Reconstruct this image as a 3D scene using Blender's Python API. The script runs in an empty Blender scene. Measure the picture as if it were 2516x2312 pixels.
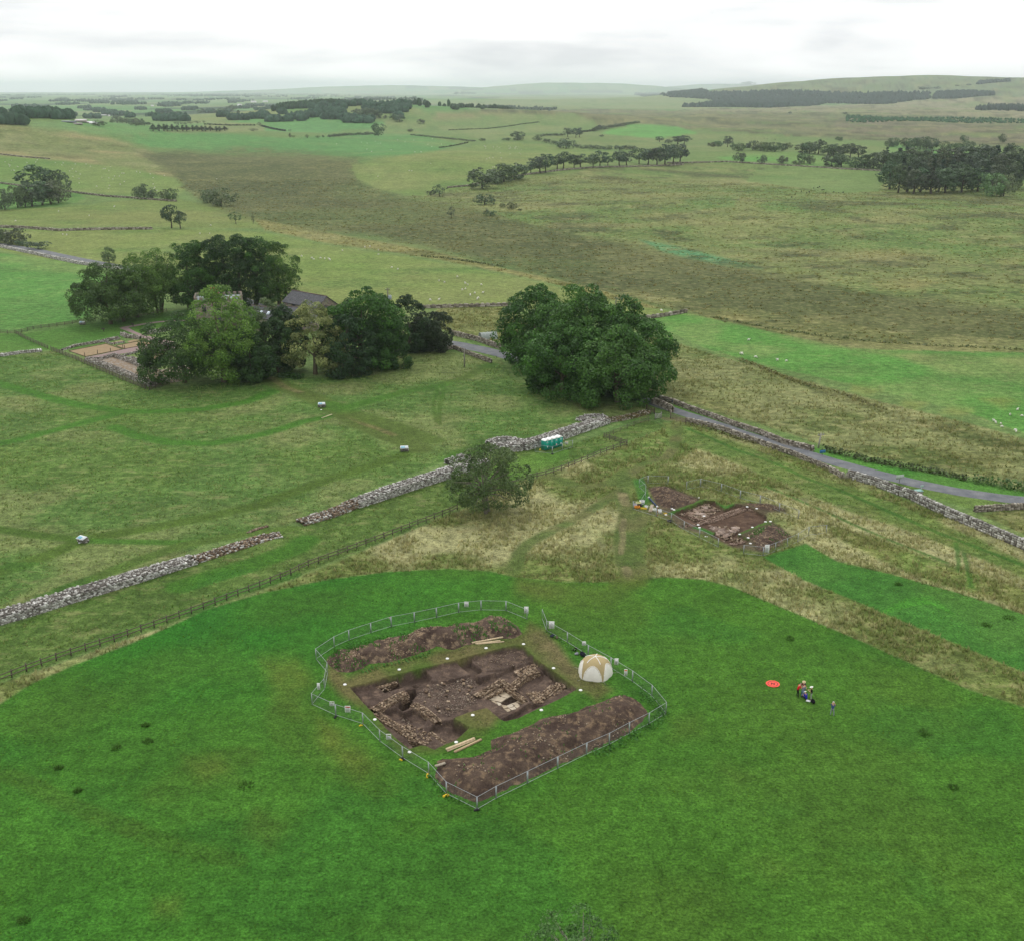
import bpy, bmesh, math, random, time
import numpy as np
from mathutils import Vector, Matrix
T0 = time.time()
R = math.radians
scene = bpy.context.scene
COL = scene.collection
rng = np.random.default_rng(7)
random.seed(7)

# ------------------------------------------------------------------ camera
CAM_H, FPX, PW, PH, HOR = 68.0, 2773.0, 2516.0, 2312.0, 221.0
PITCH = math.atan((PH / 2 - HOR) / FPX)
cam_data = bpy.data.cameras.new('camera')
cam_data.sensor_fit = 'HORIZONTAL'
cam_data.sensor_width = 36.0
cam_data.lens = 36.0 * FPX / PW
cam_data.clip_start = 1.0
cam_data.clip_end = 120000.0
cam = bpy.data.objects.new('camera', cam_data)
cam.location = (0, 0, CAM_H)
cam.rotation_euler = (math.pi / 2 - PITCH, 0, 0)
COL.objects.link(cam)
scene.camera = cam

# ------------------------------------------------------------------ sky (overcast), sun, exposure
SUN_EL, SUN_AZ = 50.0, -18.0
world = bpy.data.worlds.new('World')
scene.world = world
world.use_nodes = True
nt = world.node_tree
nt.nodes.clear()
def wn(t, **kw):
    n = nt.nodes.new(t)
    for k, v in kw.items():
        setattr(n, k, v)
    return n
sky = wn('ShaderNodeTexSky', sky_type='NISHITA', sun_disc=False)
sky.sun_elevation = R(SUN_EL); sky.sun_rotation = R(SUN_AZ)
sky.air_density = 1.0; sky.dust_density = 2.0
skys = wn('ShaderNodeVectorMath', operation='SCALE')
skys.inputs['Scale'].default_value = 0.10
nt.links.new(sky.outputs[0], skys.inputs[0])
tc = wn('ShaderNodeTexCoord')
mp = wn('ShaderNodeMapping'); mp.inputs['Scale'].default_value = (1.6, 1.6, 9.0)
nt.links.new(tc.outputs['Generated'], mp.inputs[0])
cn = wn('ShaderNodeTexNoise'); cn.inputs['Scale'].default_value = 2.3; cn.inputs['Detail'].default_value = 5.0
cn.inputs['Roughness'].default_value = 0.5; cn.inputs['Distortion'].default_value = 0.3
nt.links.new(mp.outputs[0], cn.inputs['Vector'])
cr = wn('ShaderNodeValToRGB')
cr.color_ramp.elements[0].position = 0.40; cr.color_ramp.elements[0].color = (0.86, 0.885, 0.92, 1)
cr.color_ramp.elements[1].position = 0.58; cr.color_ramp.elements[1].color = (1.30, 1.30, 1.30, 1)
nt.links.new(cn.outputs['Fac'], cr.inputs[0])
mixs = wn('ShaderNodeMix', data_type='RGBA'); mixs.inputs[0].default_value = 0.92
nt.links.new(skys.outputs[0], mixs.inputs[6]); nt.links.new(cr.outputs[0], mixs.inputs[7])
bg = wn('ShaderNodeBackground'); bg.inputs['Strength'].default_value = 1.0
nt.links.new(mixs.outputs[2], bg.inputs[0])
wo = wn('ShaderNodeOutputWorld'); nt.links.new(bg.outputs[0], wo.inputs[0])

sun_d = bpy.data.lights.new('sun', 'SUN')
sun_d.energy = 1.2; sun_d.angle = R(22.0); sun_d.color = (1.0, 0.97, 0.92)
sun = bpy.data.objects.new('sun', sun_d); COL.objects.link(sun)
sun.location = (0, 0, 300)
sun.rotation_euler = (-R(90 - SUN_EL), 0, -R(SUN_AZ))

vs = scene.view_settings
vs.view_transform = 'Standard'; vs.look = 'None'; vs.exposure = 0.0; vs.gamma = 1.0
vs.use_curve_mapping = False
scene.render.engine = 'CYCLES'
cy = scene.cycles
cy.max_bounces = 5; cy.diffuse_bounces = 3; cy.glossy_bounces = 2; cy.transmission_bounces = 3
cy.transparent_max_bounces = 8; cy.volume_bounces = 4
cy.use_denoising = True
cy.use_adaptive_sampling = True

# ------------------------------------------------------------------ survey helpers
# the site was surveyed from views of the photograph: each view is (x0, y0, photo pixels per view pixel)
VIEW = dict(F=(0, 0, 1.2511), N=(0, 0, 1.0), A1=(0, 150, .4177), A2=(800, 150, .4376), A3=(1640, 150, .4356),
            A4=(0, 550, .4177), A5=(800, 600, .4376), A6=(1600, 600, .4555), B1=(740, 1440, .2486),
            B2=(1140, 1440, .2586), B3=(740, 1640, .2486), B4=(1500, 1120, .29836), B5=(1850, 1640, .12432),
            B6=(1080, 1000, .28841), B7=(0, 1200, .37792), B8=(700, 1040, .34809), C1=(130, 760, .21382),
            C2=(460, 700, .19891), C4=(1560, 960, .14918), C5=(1520, 1150, .14918), C6=(1760, 1150, .14918),
            C7=(860, 1560, .16234), C8=(1120, 1560, .15912), E2=(1300, 900, .60467), E3=(0, 1600, .49727),
            E4=(1500, 1600, .50522), E5=(0, 850, .49727), E6=(1300, 1030, .08951))
def nat(view, pts):
    x0, y0, s = VIEW[view]
    return [(x0 + p[0] * s, y0 + p[1] * s) for p in pts]
SP, CP = math.sin(PITCH), math.cos(PITCH)
def smooth(a, b, x):
    t = np.clip((x - a) / (b - a), 0, 1)
    return t * t * (3 - 2 * t)
def rel(u, v):
    x = (u - PW / 2) / FPX; y = (v - PH / 2) / FPX
    return x, CP - y * SP, -SP - y * CP
def flat(u, v, z=0.0):
    dx, dy, dz = rel(u, v)
    t = (z - CAM_H) / dz
    return dx * t, dy * t
# terrain: level site, shallow mire, low hills, moor. each bump: photo column, distance, height, half widths
def colx(u, d):
    return (u - PW / 2) / FPX * d * (1.055)
BUMPS = [(colx(-40, 1500), 1500, 27, 330, 420), (colx(-300, 1400), 1400, 18, 300, 400),
         (colx(985, 2500), 2500, 30, 420, 330), (colx(760, 2500), 2550, 14, 450, 320),
         (colx(1120, 1150), 1150, 7, 190, 170), (colx(2110, 7200), 7200, 118, 1050, 1500),
         (colx(2750, 7400), 7400, 112, 1500, 1500), (colx(1800, 6900), 6900, 30, 700, 1100),
         (colx(1400, 21000), 21000, 190, 2200, 1500), (colx(1000, 24000), 24000, 150, 3000, 1500),
         (colx(1750, 26000), 26000, 190, 2500, 1500),
         (colx(1250, 6200), 6200, 22, 900, 500), (colx(2300, 640), 640, 4, 160, 120)]
def height(x, y):
    x = np.asarray(x, dtype=float); y = np.asarray(y, dtype=float)
    d = np.hypot(x, y)
    z = -4.5 * smooth(380, 620, d) * (1 - smooth(900, 1600, d))
    z = z + 1.8 * smooth(420, 900, d) * (np.sin(x / 71 + y / 133) + np.sin(y / 93 - x / 187 + 1.0))
    z = z + 5.5 * smooth(1100, 2200, d) * (np.sin(x / 310 + 0.7) * np.sin(y / 410 + 1.3))
    for bx, by, h, sx, sy in BUMPS:
        z = z + h * np.exp(-((x - bx) / sx) ** 2 - ((y - by) / sy) ** 2) * smooth(400, 900, d)
    return z
def hz(x, y):
    return float(height(x, y))
def G(u, v):
    """ground point seen at a photo pixel: march the line of sight to the terrain"""
    dx, dy, dz = rel(u, v)
    x, y = flat(u, v) if dz < -1e-4 else (0, 1e9)
    if 0 < y < 380:
        return Vector((x, y, 0.0))
    ts = np.geomspace(300, 34000, 2600)
    px, py, pz = dx * ts, dy * ts, CAM_H + dz * ts
    below = np.nonzero(pz < height(px, py))[0]
    i = below[0] if len(below) else len(ts) - 1
    a, b = ts[max(i - 1, 0)], ts[i]
    for _ in range(25):
        m = (a + b) / 2
        if CAM_H + dz * m < hz(dx * m, dy * m): b = m
        else: a = m
    return Vector((dx * b, dy * b, hz(dx * b, dy * b)))
def g(view, x, y):
    return G(*nat(view, [(x, y)])[0])
def gl(view, pts):
    return [G(*p) for p in nat(view, pts)]
def proj(x, y, z):
    dy = y * CP - (z - CAM_H) * SP
    dv = -(y * SP + (z - CAM_H) * CP)
    dy = np.maximum(dy, 1e-3)
    return PW / 2 + FPX * x / dy, PH / 2 + FPX * dv / dy
def mpp(p):
    """metres across one photo pixel at point p"""
    return (p[1] * CP - (p[2] - CAM_H) * SP) / FPX

# ------------------------------------------------------------------ numpy noise and polygons
def vnoise(x, y, s, seed=0):
    x = x / s + 1000.3 + seed * 17.17; y = y / s + 1000.7 + seed * 9.13
    xi = np.floor(x).astype(np.int64); yi = np.floor(y).astype(np.int64)
    fx = x - xi; fy = y - yi
    fx = fx * fx * (3 - 2 * fx); fy = fy * fy * (3 - 2 * fy)
    def h(a, b):
        n = (a * 374761393 + b * 668265263 + seed * 974711) & 0x7fffffff
        n = ((n ^ (n >> 13)) * 1274126177) & 0x7fffffff
        return ((n ^ (n >> 16)) & 0xffff) / 65535.0
    return (h(xi, yi) * (1 - fx) + h(xi + 1, yi) * fx) * (1 - fy) + (h(xi, yi + 1) * (1 - fx) + h(xi + 1, yi + 1) * fx) * fy
def fbm(x, y, s, seed=0, o=3):
    t = 0; a = 0.5; w = 0
    for k in range(o):
        t = t + a * vnoise(x, y, s / 2 ** k, seed + k * 31); w += a; a *= .5
    return t / w
def sdist(x, y, poly):
    """signed distance to a polygon, positive inside"""
    n = len(poly); d2 = np.full(x.shape, 1e18); ins = np.zeros(x.shape, bool)
    for i in range(n):
        ax, ay = poly[i][:2]; bx, by = poly[(i + 1) % n][:2]
        ex, ey = bx - ax, by - ay
        L = ex * ex + ey * ey + 1e-12
        t = np.clip(((x - ax) * ex + (y - ay) * ey) / L, 0, 1)
        d2 = np.minimum(d2, (x - ax - t * ex) ** 2 + (y - ay - t * ey) ** 2)
        c = (ay > y) != (by > y)
        ins ^= c & (x < ex * (y - ay) / (ey if abs(ey) > 1e-12 else 1e-12) + ax)
    d = np.sqrt(d2)
    return np.where(ins, d, -d)
def ldist(x, y, pl):
    d2 = np.full(x.shape, 1e18)
    for i in range(len(pl) - 1):
        ax, ay = pl[i][:2]; bx, by = pl[i + 1][:2]
        ex, ey = bx - ax, by - ay
        t = np.clip(((x - ax) * ex + (y - ay) * ey) / (ex * ex + ey * ey + 1e-12), 0, 1)
        d2 = np.minimum(d2, (x - ax - t * ex) ** 2 + (y - ay - t * ey) ** 2)
    return np.sqrt(d2)
def lin(c):
    c = np.asarray(c, float) / 255.0
    return np.where(c <= 0.04045, c / 12.92, ((c + 0.055) / 1.055) ** 2.4)

# ------------------------------------------------------------------ object helpers
def tag(o, label=None, cat=None, group=None, kind=None):
    if label: o['label'] = label
    if cat: o['category'] = cat
    if group: o['group'] = group
    if kind: o['kind'] = kind
    return o
def link(o, parent=None):
    COL.objects.link(o)
    if parent is not None: o.parent = parent
    return o
def empty(name, loc=(0, 0, 0), rz=0.0, label=None, cat=None, group=None):
    o = bpy.data.objects.new(name, None)
    o.location = loc; o.rotation_euler = (0, 0, rz); o.empty_display_size = 0.3
    link(o); tag(o, label, cat, group)
    return o
def mesh_np(name, v, f, mat=None, col=None, smooth_shade=False):
    """v (n,3); f (m,k) array of one face size or list of arrays; col per vertex rgb"""
    me = bpy.data.meshes.new(name)
    v = np.asarray(v, np.float32)
    fl = f if isinstance(f, list) else [f]
    fl = [np.asarray(a, np.int32) for a in fl if len(a)]
    me.vertices.add(len(v)); me.vertices.foreach_set('co', v.ravel())
    nl = sum(a.size for a in fl); nf = sum(len(a) for a in fl)
    me.loops.add(nl); me.polygons.add(nf)
    me.loops.foreach_set('vertex_index', np.concatenate([a.ravel() for a in fl]))
    tot = np.concatenate([np.full(len(a), a.shape[1], np.int32) for a in fl])
    st = np.concatenate([[0], np.cumsum(tot)[:-1]]).astype(np.int32)
    me.polygons.foreach_set('loop_start', st)
    if smooth_shade: me.polygons.foreach_set('use_smooth', np.ones(nf, bool))
    me.update(calc_edges=True)
    if col is not None:
        at = me.color_attributes.new('col', 'FLOAT_COLOR', 'POINT')
        c = np.ones((len(v), 4), np.float32); c[:, :3] = col
        at.data.foreach_set('color', c.ravel())
    if mat: me.materials.append(mat)
    return me
def obj(name, me, parent=None, loc=None):
    o = bpy.data.objects.new(name, me)
    if loc is not None: o.location = loc
    return link(o, parent)
class MB:
    """collects boxes, tubes and prisms with a colour each"""
    def __init__(s):
        s.v = []; s.q = []; s.t = []; s.c = []; s.n = 0; s.ng = []
    def add(s, v, q=(), t=(), c=(1, 1, 1), ng=()):
        v = np.asarray(v, float)
        s.v.append(v)
        if len(q): s.q.append(np.asarray(q, int) + s.n)
        if len(t): s.t.append(np.asarray(t, int) + s.n)
        s.c.append(np.tile(np.asarray(c, float), (len(v), 1)))
        s.n += len(v)
    BQ = np.array([[0, 3, 2, 1], [4, 5, 6, 7], [0, 1, 5, 4], [1, 2, 6, 5], [2, 3, 7, 6], [3, 0, 4, 7]])
    def box(s, c, size, rz=0.0, col=(1, 1, 1), jit=0.0, tilt=0.0, r=random, taper=1.0):
        hx, hy, hzz = size[0] / 2, size[1] / 2, size[2] / 2
        v = np.array([[-hx, -hy, -hzz], [hx, -hy, -hzz], [hx, hy, -hzz], [-hx, hy, -hzz],
                      [-hx * taper, -hy * taper, hzz], [hx * taper, -hy * taper, hzz], [hx * taper, hy * taper, hzz], [-hx * taper, hy * taper, hzz]])
        if jit: v = v + rng.uniform(-jit, jit, v.shape)
        if tilt:
            M = Matrix.Rotation(r.uniform(-tilt, tilt), 3, 'X') @ Matrix.Rotation(r.uniform(-tilt, tilt), 3, 'Y')
            v = v @ np.array(M).T
        ca, sa = math.cos(rz), math.sin(rz)
        v = np.stack([v[:, 0] * ca - v[:, 1] * sa, v[:, 0] * sa + v[:, 1] * ca, v[:, 2]], 1) + np.asarray(c, float)
        s.add(v, MB.BQ, c=col)
    def tube(s, pts, rad, seg=6, col=(1, 1, 1), cap=True):
        pts = [Vector(p) for p in pts]; n = len(pts)
        rad = [rad] * n if not hasattr(rad, '__len__') else rad
        vs_ = []
        for i, p in enumerate(pts):
            d = (pts[min(i + 1, n - 1)] - pts[max(i - 1, 0)]).normalized()
            a = d.orthogonal().normalized() if abs(d.z) > .9 else d.cross(Vector((0, 0, 1))).normalized()
            b = d.cross(a)
            for k in range(seg):
                t = 2 * math.pi * k / seg
                vs_.append(p + (a * math.cos(t) + b * math.sin(t)) * rad[i])
        q = []
        for i in range(n - 1):
            for k in range(seg):
                k2 = (k + 1) % seg
                q.append((i * seg + k, i * seg + k2, (i + 1) * seg + k2, (i + 1) * seg + k))
        t = []
        if cap:
            vs_ += [pts[0], pts[-1]]
            c0, c1 = n * seg, n * seg + 1
            for k in range(seg):
                k2 = (k + 1) % seg
                t.append((k2, k, c0)); t.append(((n - 1) * seg + k, (n - 1) * seg + k2, c1))
        s.add([tuple(p) for p in vs_], q, t, col)
    def mesh(s, name, mat, smooth_shade=False):
        f = []
        if s.q: f.append(np.concatenate(s.q))
        if s.t: f.append(np.concatenate(s.t))
        return mesh_np(name, np.concatenate(s.v), f, mat, np.concatenate(s.c), smooth_shade)
    def build(s, name, mat, parent=None, loc=None, smooth_shade=False):
        return obj(name, s.mesh(name, mat, smooth_shade), parent, loc)
def copy_tree(o, parent=None, data=None):
    c = o.copy(); COL.objects.link(c); c.parent = parent
    for ch in list(o.children): copy_tree(ch, c)
    return c
ORD = ('first second third fourth fifth sixth seventh eighth ninth tenth eleventh twelfth thirteenth fourteenth fifteenth sixteenth '
       'seventeenth eighteenth nineteenth twentieth').split()
TENS = {2: 'twenty', 3: 'thirty', 4: 'forty', 5: 'fifty', 6: 'sixty', 7: 'seventy', 8: 'eighty', 9: 'ninety'}
TENTH = {3: 'thirtieth', 4: 'fortieth', 5: 'fiftieth', 6: 'sixtieth', 7: 'seventieth', 8: 'eightieth', 9: 'ninetieth'}
def nth(i):
    i += 1
    if i <= 20: return ORD[i - 1]
    if i % 10 == 0: return TENTH[i // 10]
    return TENS[i // 10] + '-' + ORD[i % 10 - 1]

# ------------------------------------------------------------------ materials
def new_mat(name):
    m = bpy.data.materials.new(name); m.use_nodes = True
    n = m.node_tree; n.nodes.clear()
    return m, n
class NB:
    def __init__(s, name):
        s.m, s.t = new_mat(name)
        s.out = s.n('ShaderNodeOutputMaterial')
        s.geo = None
    def n(s, t, **kw):
        a = s.t.nodes.new(t)
        for k, v in kw.items(): setattr(a, k, v)
        return a
    def l(s, a, b): s.t.links.new(a, b)
    def pos(s):
        if s.geo is None: s.geo = s.n('ShaderNodeNewGeometry')
        return s.geo.outputs['Position']
    def ocoord(s):
        return s.n('ShaderNodeTexCoord').outputs['Object']
    def noise(s, scale, vec=None, detail=3.0, rough=0.55, lo=None, hi=None, a=0.3, b=0.7, dist=0.0):
        x = s.n('ShaderNodeTexNoise'); x.inputs['Scale'].default_value = scale; x.inputs['Detail'].default_value = detail
        x.inputs['Roughness'].default_value = rough; x.inputs['Distortion'].default_value = dist
        s.l(vec if vec is not None else s.pos(), x.inputs['Vector'])
        o = x.outputs['Fac']
        if lo is not None:
            r = s.n('ShaderNodeMapRange'); r.inputs[1].default_value = a; r.inputs[2].default_value = b
            r.inputs[3].default_value = lo; r.inputs[4].default_value = hi
            s.l(o, r.inputs[0]); o = r.outputs[0]
        return o
    def mul(s, a, b):
        x = s.n('ShaderNodeMath', operation='MULTIPLY')
        for i, q in enumerate((a, b)):
            if hasattr(q, 'links'): s.l(q, x.inputs[i])
            else: x.inputs[i].default_value = q
        return x.outputs[0]
    def cscale(s, c, f):
        x = s.n('ShaderNodeVectorMath', operation='SCALE')
        s.l(c, x.inputs[0])
        if hasattr(f, 'links'): s.l(f, x.inputs['Scale'])
        else: x.inputs['Scale'].default_value = f
        return x.outputs[0]
    def mix(s, fac, a, b, blend='MIX'):
        x = s.n('ShaderNodeMix', data_type='RGBA', blend_type=blend)
        if hasattr(fac, 'links'): s.l(fac, x.inputs[0])
        else: x.inputs[0].default_value = fac
        for i, q in ((6, a), (7, b)):
            if hasattr(q, 'links'): s.l(q, x.inputs[i])
            else: x.inputs[i].default_value = (*q, 1)
        return x.outputs[2]
    def attr(s, name, kind='GEOMETRY'):
        x = s.n('ShaderNodeAttribute', attribute_name=name, attribute_type=kind)
        return x
    def bump(s, h, strength=0.5, dist=0.1):
        x = s.n('ShaderNodeBump'); x.inputs['Strength'].default_value = strength; x.inputs['Distance'].default_value = dist
        s.l(h, x.inputs['Height'])
        return x.outputs[0]
    def finish(s, col, rough=0.9, spec=0.2, normal=None, metal=0.0, transl=0.0, alpha=None):
        p = s.n('ShaderNodeBsdfPrincipled')
        if hasattr(col, 'links'): s.l(col, p.inputs['Base Color'])
        else: p.inputs['Base Color'].default_value = (*col, 1)
        if hasattr(rough, 'links'): s.l(rough, p.inputs['Roughness'])
        else: p.inputs['Roughness'].default_value = rough
        p.inputs['Specular IOR Level'].default_value = spec
        p.inputs['Metallic'].default_value = metal
        if normal is not None: s.l(normal, p.inputs['Normal'])
        sh = p.outputs[0]
        if transl:
            tr = s.n('ShaderNodeBsdfTranslucent')
            if hasattr(col, 'links'): s.l(col, tr.inputs[0])
            else: tr.inputs[0].default_value = (*col, 1)
            mx = s.n('ShaderNodeMixShader'); mx.inputs[0].default_value = transl
            s.l(sh, mx.inputs[1]); s.l(tr.outputs[0], mx.inputs[2]); sh = mx.outputs[0]
        s.l(sh, s.out.inputs[0])
        return s.m
def simple(name, rgb, rough=0.7, spec=0.3, metal=0.0, var=0.25, scale=6.0, bump=0.0):
    b = NB(name)
    c = b.n('ShaderNodeRGB'); c.outputs[0].default_value = (*lin(rgb), 1)
    f = b.noise(scale, lo=1 - var, hi=1 + var)
    return b.finish(b.cscale(c.outputs[0], f), rough, spec, metal=metal,
                    normal=b.bump(b.noise(scale * 4), bump, .02) if bump else None)
def attr_mat(name, var=0.25, scale=5.0, rough=0.9, spec=0.15, bump=0.3, objcol=False, transl=0.0, bd=.03):
    b = NB(name)
    c = b.attr('col').outputs['Color']
    if objcol:
        oi = b.n('ShaderNodeObjectInfo'); c = b.mix(1.0, c, oi.outputs['Color'], 'MULTIPLY')
    f = b.noise(scale, lo=1 - var, hi=1 + var)
    return b.finish(b.cscale(c, f), rough, spec, transl=transl, normal=b.bump(b.noise(scale * 3), bump, bd) if bump else None)
M = {}
M['stone'] = attr_mat('weathered_stone', .35, 4.0, bump=.5)
M['leaf'] = attr_mat('leaves', .12, .6, .55, .3, 0, objcol=True, transl=.28)
M['bark'] = attr_mat('bark', .3, 8.0, bump=.5)
M['attr'] = attr_mat('painted', .1, 3.0, .6, .3, 0)
M['wool'] = attr_mat('wool', .1, 8.0, .95, .05, 0)
M['cloth'] = attr_mat('cloth', .18, 9.0, .9, .1, 0)
M['timber'] = attr_mat('timber', .25, 7.0, .85, .15, .2)
M['steel'] = simple('galvanised_steel', (165, 170, 172), .5, .5, .35, .15, 3)
M['wire'] = simple('mesh_wire', (112, 122, 116), .7, .3, .1, .1)
M['white'] = simple('white_plastic', (236, 236, 232), .5, .4, 0, .05)
M['paper'] = simple('sign_board', (228, 228, 222), .6, .3, 0, .06)
M['yellow'] = simple('yellow_plastic', (225, 190, 30), .5, .4, 0, .1)
M['black'] = simple('black_plastic', (28, 28, 32), .5, .4, 0, .2)
M['slate'] = None

# ================================================================== GROUND
def dist_of_row(v):
    a = PITCH + math.atan((v - PH / 2) / FPX)
    return CAM_H / math.tan(a) if a > 1e-5 else 1e9
radii = [0.0, 12, 24, 36, 46, 54, 60, 64]
v = 2520.0
d = dist_of_row(v)
while d < 36000:
    if d > radii[-1] + .05: radii.append(d)
    v -= 3.0
    dn = dist_of_row(v)
    if dn <= d or dn > d * 1.03: dn = d * 1.03
    while dn > dist_of_row(v): v -= 3.0
    d = dn
radii.append(36000.0)
radii = np.array(radii)
AZ = 35.0
az = np.concatenate([np.arange(-180, -AZ, 7.25), np.linspace(-AZ, AZ, 700), np.arange(180, AZ, -7.25)[::-1]])
az = np.unique(np.round(az, 5))
az = az[az > -179.99]
azr = np.radians(az)
NR, NA = len(radii), len(az)
RR, AA = np.meshgrid(radii, azr, indexing='ij')
GX = (RR * np.sin(AA)).ravel(); GY = (RR * np.cos(AA)).ravel()
GZ = height(GX, GY)
GU, GV = proj(GX, GY, GZ)
behind = (GY * CP - (GZ - CAM_H) * SP) < 5
GU = np.where(behind, 1258.0, GU); GV = np.where(behind, 2600.0, GV)
GU = np.clip(GU, -900, 3400); GV = np.clip(GV, 150, 2700)
KALB = 0.76
ALB = np.tile(lin((122, 140, 84)) * KALB, (len(GX), 1))
COV = np.full(len(GX), 4, np.int8)
W1 = vnoise(GX, GY, 9, 3) - .5; W2 = vnoise(GX, GY, 60, 5) - .5
N12 = fbm(GX, GY, 14, 11); N60 = fbm(GX, GY, 60, 21); N200 = fbm(GX, GY, 220, 41); N4 = fbm(GX, GY, 4.5, 61)
NS = {4: N4, 14: N12, 60: N60, 220: N200}
def blend(mask, c1, c2, s, lo=.3, hi=.7):
    t = smooth(lo, hi, NS[s])[mask][:, None]
    return (lin(c1) * (1 - t) + lin(c2) * t) * KALB
def paint(view, poly, c1, c2, s=60, feather=4.0, warp=3.0, cov=None, lo=.3, hi=.7, nat_poly=None, op=1.0):
    p = nat_poly or nat(view, poly)
    us = [q[0] for q in p]; vs_ = [q[1] for q in p]
    m = (GU > min(us) - 40) & (GU < max(us) + 40) & (GV > min(vs_) - 40) & (GV < max(vs_) + 40)
    if not m.any(): return
    uu = GU[m] + warp * 2 * W1[m] + warp * 1.5 * W2[m]; vv = GV[m] + warp * W2[m] + warp * W1[m]
    w = smooth(-feather, feather, sdist(uu, vv, p)) * op
    c = blend(m, c1, c2, s, lo, hi)
    ALB[m] = ALB[m] * (1 - w[:, None]) + c * w[:, None]
    if cov is not None:
        idx = np.nonzero(m)[0][w > .5]; COV[idx] = cov
def streak(view, pts, width, c1, c2=None, s=14, op=.8, cov=None, warp=.6, world=None):
    """a worn or mown line on the ground, width in metres"""
    pl = world or [tuple(q) for q in gl(view, pts)]
    xs = [q[0] for q in pl]; ys = [q[1] for q in pl]
    k = width * 2 + 4
    m = (GX > min(xs) - k) & (GX < max(xs) + k) & (GY > min(ys) - k) & (GY < max(ys) + k)
    if not m.any(): return
    dd = ldist(GX[m] + warp * 2 * W1[m], GY[m] + warp * 2 * W2[m], pl)
    w = (1 - smooth(width * .35, width * .75, dd)) * op
    c = blend(m, c1, c2 or c1, s)
    ALB[m] = ALB[m] * (1 - w[:, None]) + c * w[:, None]
    if cov is not None:
        idx = np.nonzero(m)[0][w > .3]; COV[idx] = cov
MOWN, MEADOW, TALL, MOSS, PAST, BARE, ROUGH, MIRE = 0, 1, 2, 3, 4, 5, 6, 7

# ---- far plain: a patchwork of fields
far = np.hypot(GX, GY) > 2300
cell = 420.0
cx = np.floor((GX + 90 * np.sin(GY / 310)) / cell); cyy = np.floor((GY + 120 * np.sin(GX / 270)) / (cell * 1.3))
hsh = (np.sin(cx * 12.9898 + cyy * 78.233) * 43758.5453) % 1.0
pal = np.array([lin(c) for c in ((112, 150, 92), (132, 150, 104), (150, 150, 112), (96, 138, 84), (60, 84, 66), (140, 156, 110), (120, 146, 96))]) * KALB
ALB[far] = pal[(hsh[far] * 7).astype(int)]
# ---- moor on the right skyline and the ground before it
paint('F', [(1300, 205), (1420, 172), (1500, 160), (1700, 140), (2100, 140), (2400, 140), (2400, 215), (2011, 212), (1800, 200), (1500, 205)], (132, 140, 104), (118, 132, 100), 220, 6, 3, MOSS)
paint('F', [(1000, 190), (1300, 186), (1500, 200), (1400, 216), (1000, 215), (860, 205)], (138, 152, 106), (150, 152, 112), 220, 4, 3, PAST)
paint('F', [(1330, 216), (1700, 205), (1960, 190), (2400, 190), (2400, 245), (2011, 240), (1650, 222), (1400, 222)], (168, 150, 124), (150, 138, 112), 220, 3, 3, MOSS)
paint('F', [(880, 216), (1150, 214), (1340, 218), (1660, 222), (2400, 244), (2400, 300), (1980, 290), (1690, 276), (1480, 262), (1180, 246), (1000, 232)], (112, 114, 82), (134, 126, 94), 220, 3, 3, MOSS)
paint('F', [(1640, 232), (1760, 240), (2400, 258), (2400, 290), (2011, 284), (1760, 274), (1640, 258)], (140, 122, 104), (120, 110, 92), 60, 3, 2, MOSS)
# ---- left farmland, middle distance
paint('F', [(120, 240), (260, 228), (420, 236), (440, 252), (250, 266), (110, 262), (-600, 262), (-600, 236)], (116, 152, 92), (132, 150, 100), 220, 3, 2, PAST)
paint('F', [(360, 228), (540, 216), (560, 226), (430, 240), (370, 244)], (140, 148, 100), (150, 150, 104), 60, 3, 2, PAST)
paint('F', [(560, 222), (640, 206), (740, 202), (800, 212), (870, 222), (960, 222), (1130, 224), (1170, 240), (1160, 262), (1030, 268), (960, 276), (880, 262), (720, 262), (690, 236)], (124, 142, 88), (142, 146, 98), 60, 3, 2, PAST)
paint('F', [(860, 222), (980, 218), (1010, 224), (900, 234), (850, 234)], (156, 142, 106), (146, 138, 98), 60, 3, 2, PAST)
paint('F', [(430, 238), (560, 228), (700, 230), (760, 238), (740, 252), (640, 262), (520, 258), (480, 246)], (112, 156, 94), (104, 148, 88), 60, 2, 1.5, PAST)
paint('F', [(300, 262), (440, 240), (520, 246), (520, 258), (400, 264)], (146, 146, 100), (136, 142, 94), 60, 2, 1.5, PAST)
paint('F', [(236, 272), (300, 262), (420, 262), (560, 272), (700, 263), (830, 266), (900, 284), (850, 300), (700, 309), (560, 302), (420, 298), (300, 290)], (106, 150, 86), (98, 142, 80), 60, 2.5, 2, PAST)
paint('F', [(960, 268), (1050, 256), (1170, 262), (1380, 262), (1490, 268), (1740, 290), (2400, 330), (2400, 350), (2011, 330), (1740, 312), (1480, 300), (1180, 292), (1050, 278)], (138, 142, 94), (124, 138, 86), 60, 3, 2, PAST)
paint('F', [(1180, 263), (1236, 243), (1330, 249), (1370, 262), (1290, 273)], (116, 166, 88), (108, 158, 82), 60, 2, 1, PAST)
paint('F', [(1400, 312), (1470, 302), (1560, 298), (1640, 312), (1690, 322), (1600, 326), (1500, 318)], (112, 160, 82), (126, 150, 86), 60, 2, 1, PAST)
paint('F', [(1750, 284), (1830, 292), (2011, 304), (2400, 320), (2400, 344), (2011, 326), (1880, 312), (1740, 300)], (108, 154, 84), (118, 152, 90), 60, 2, 1, PAST)
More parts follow.
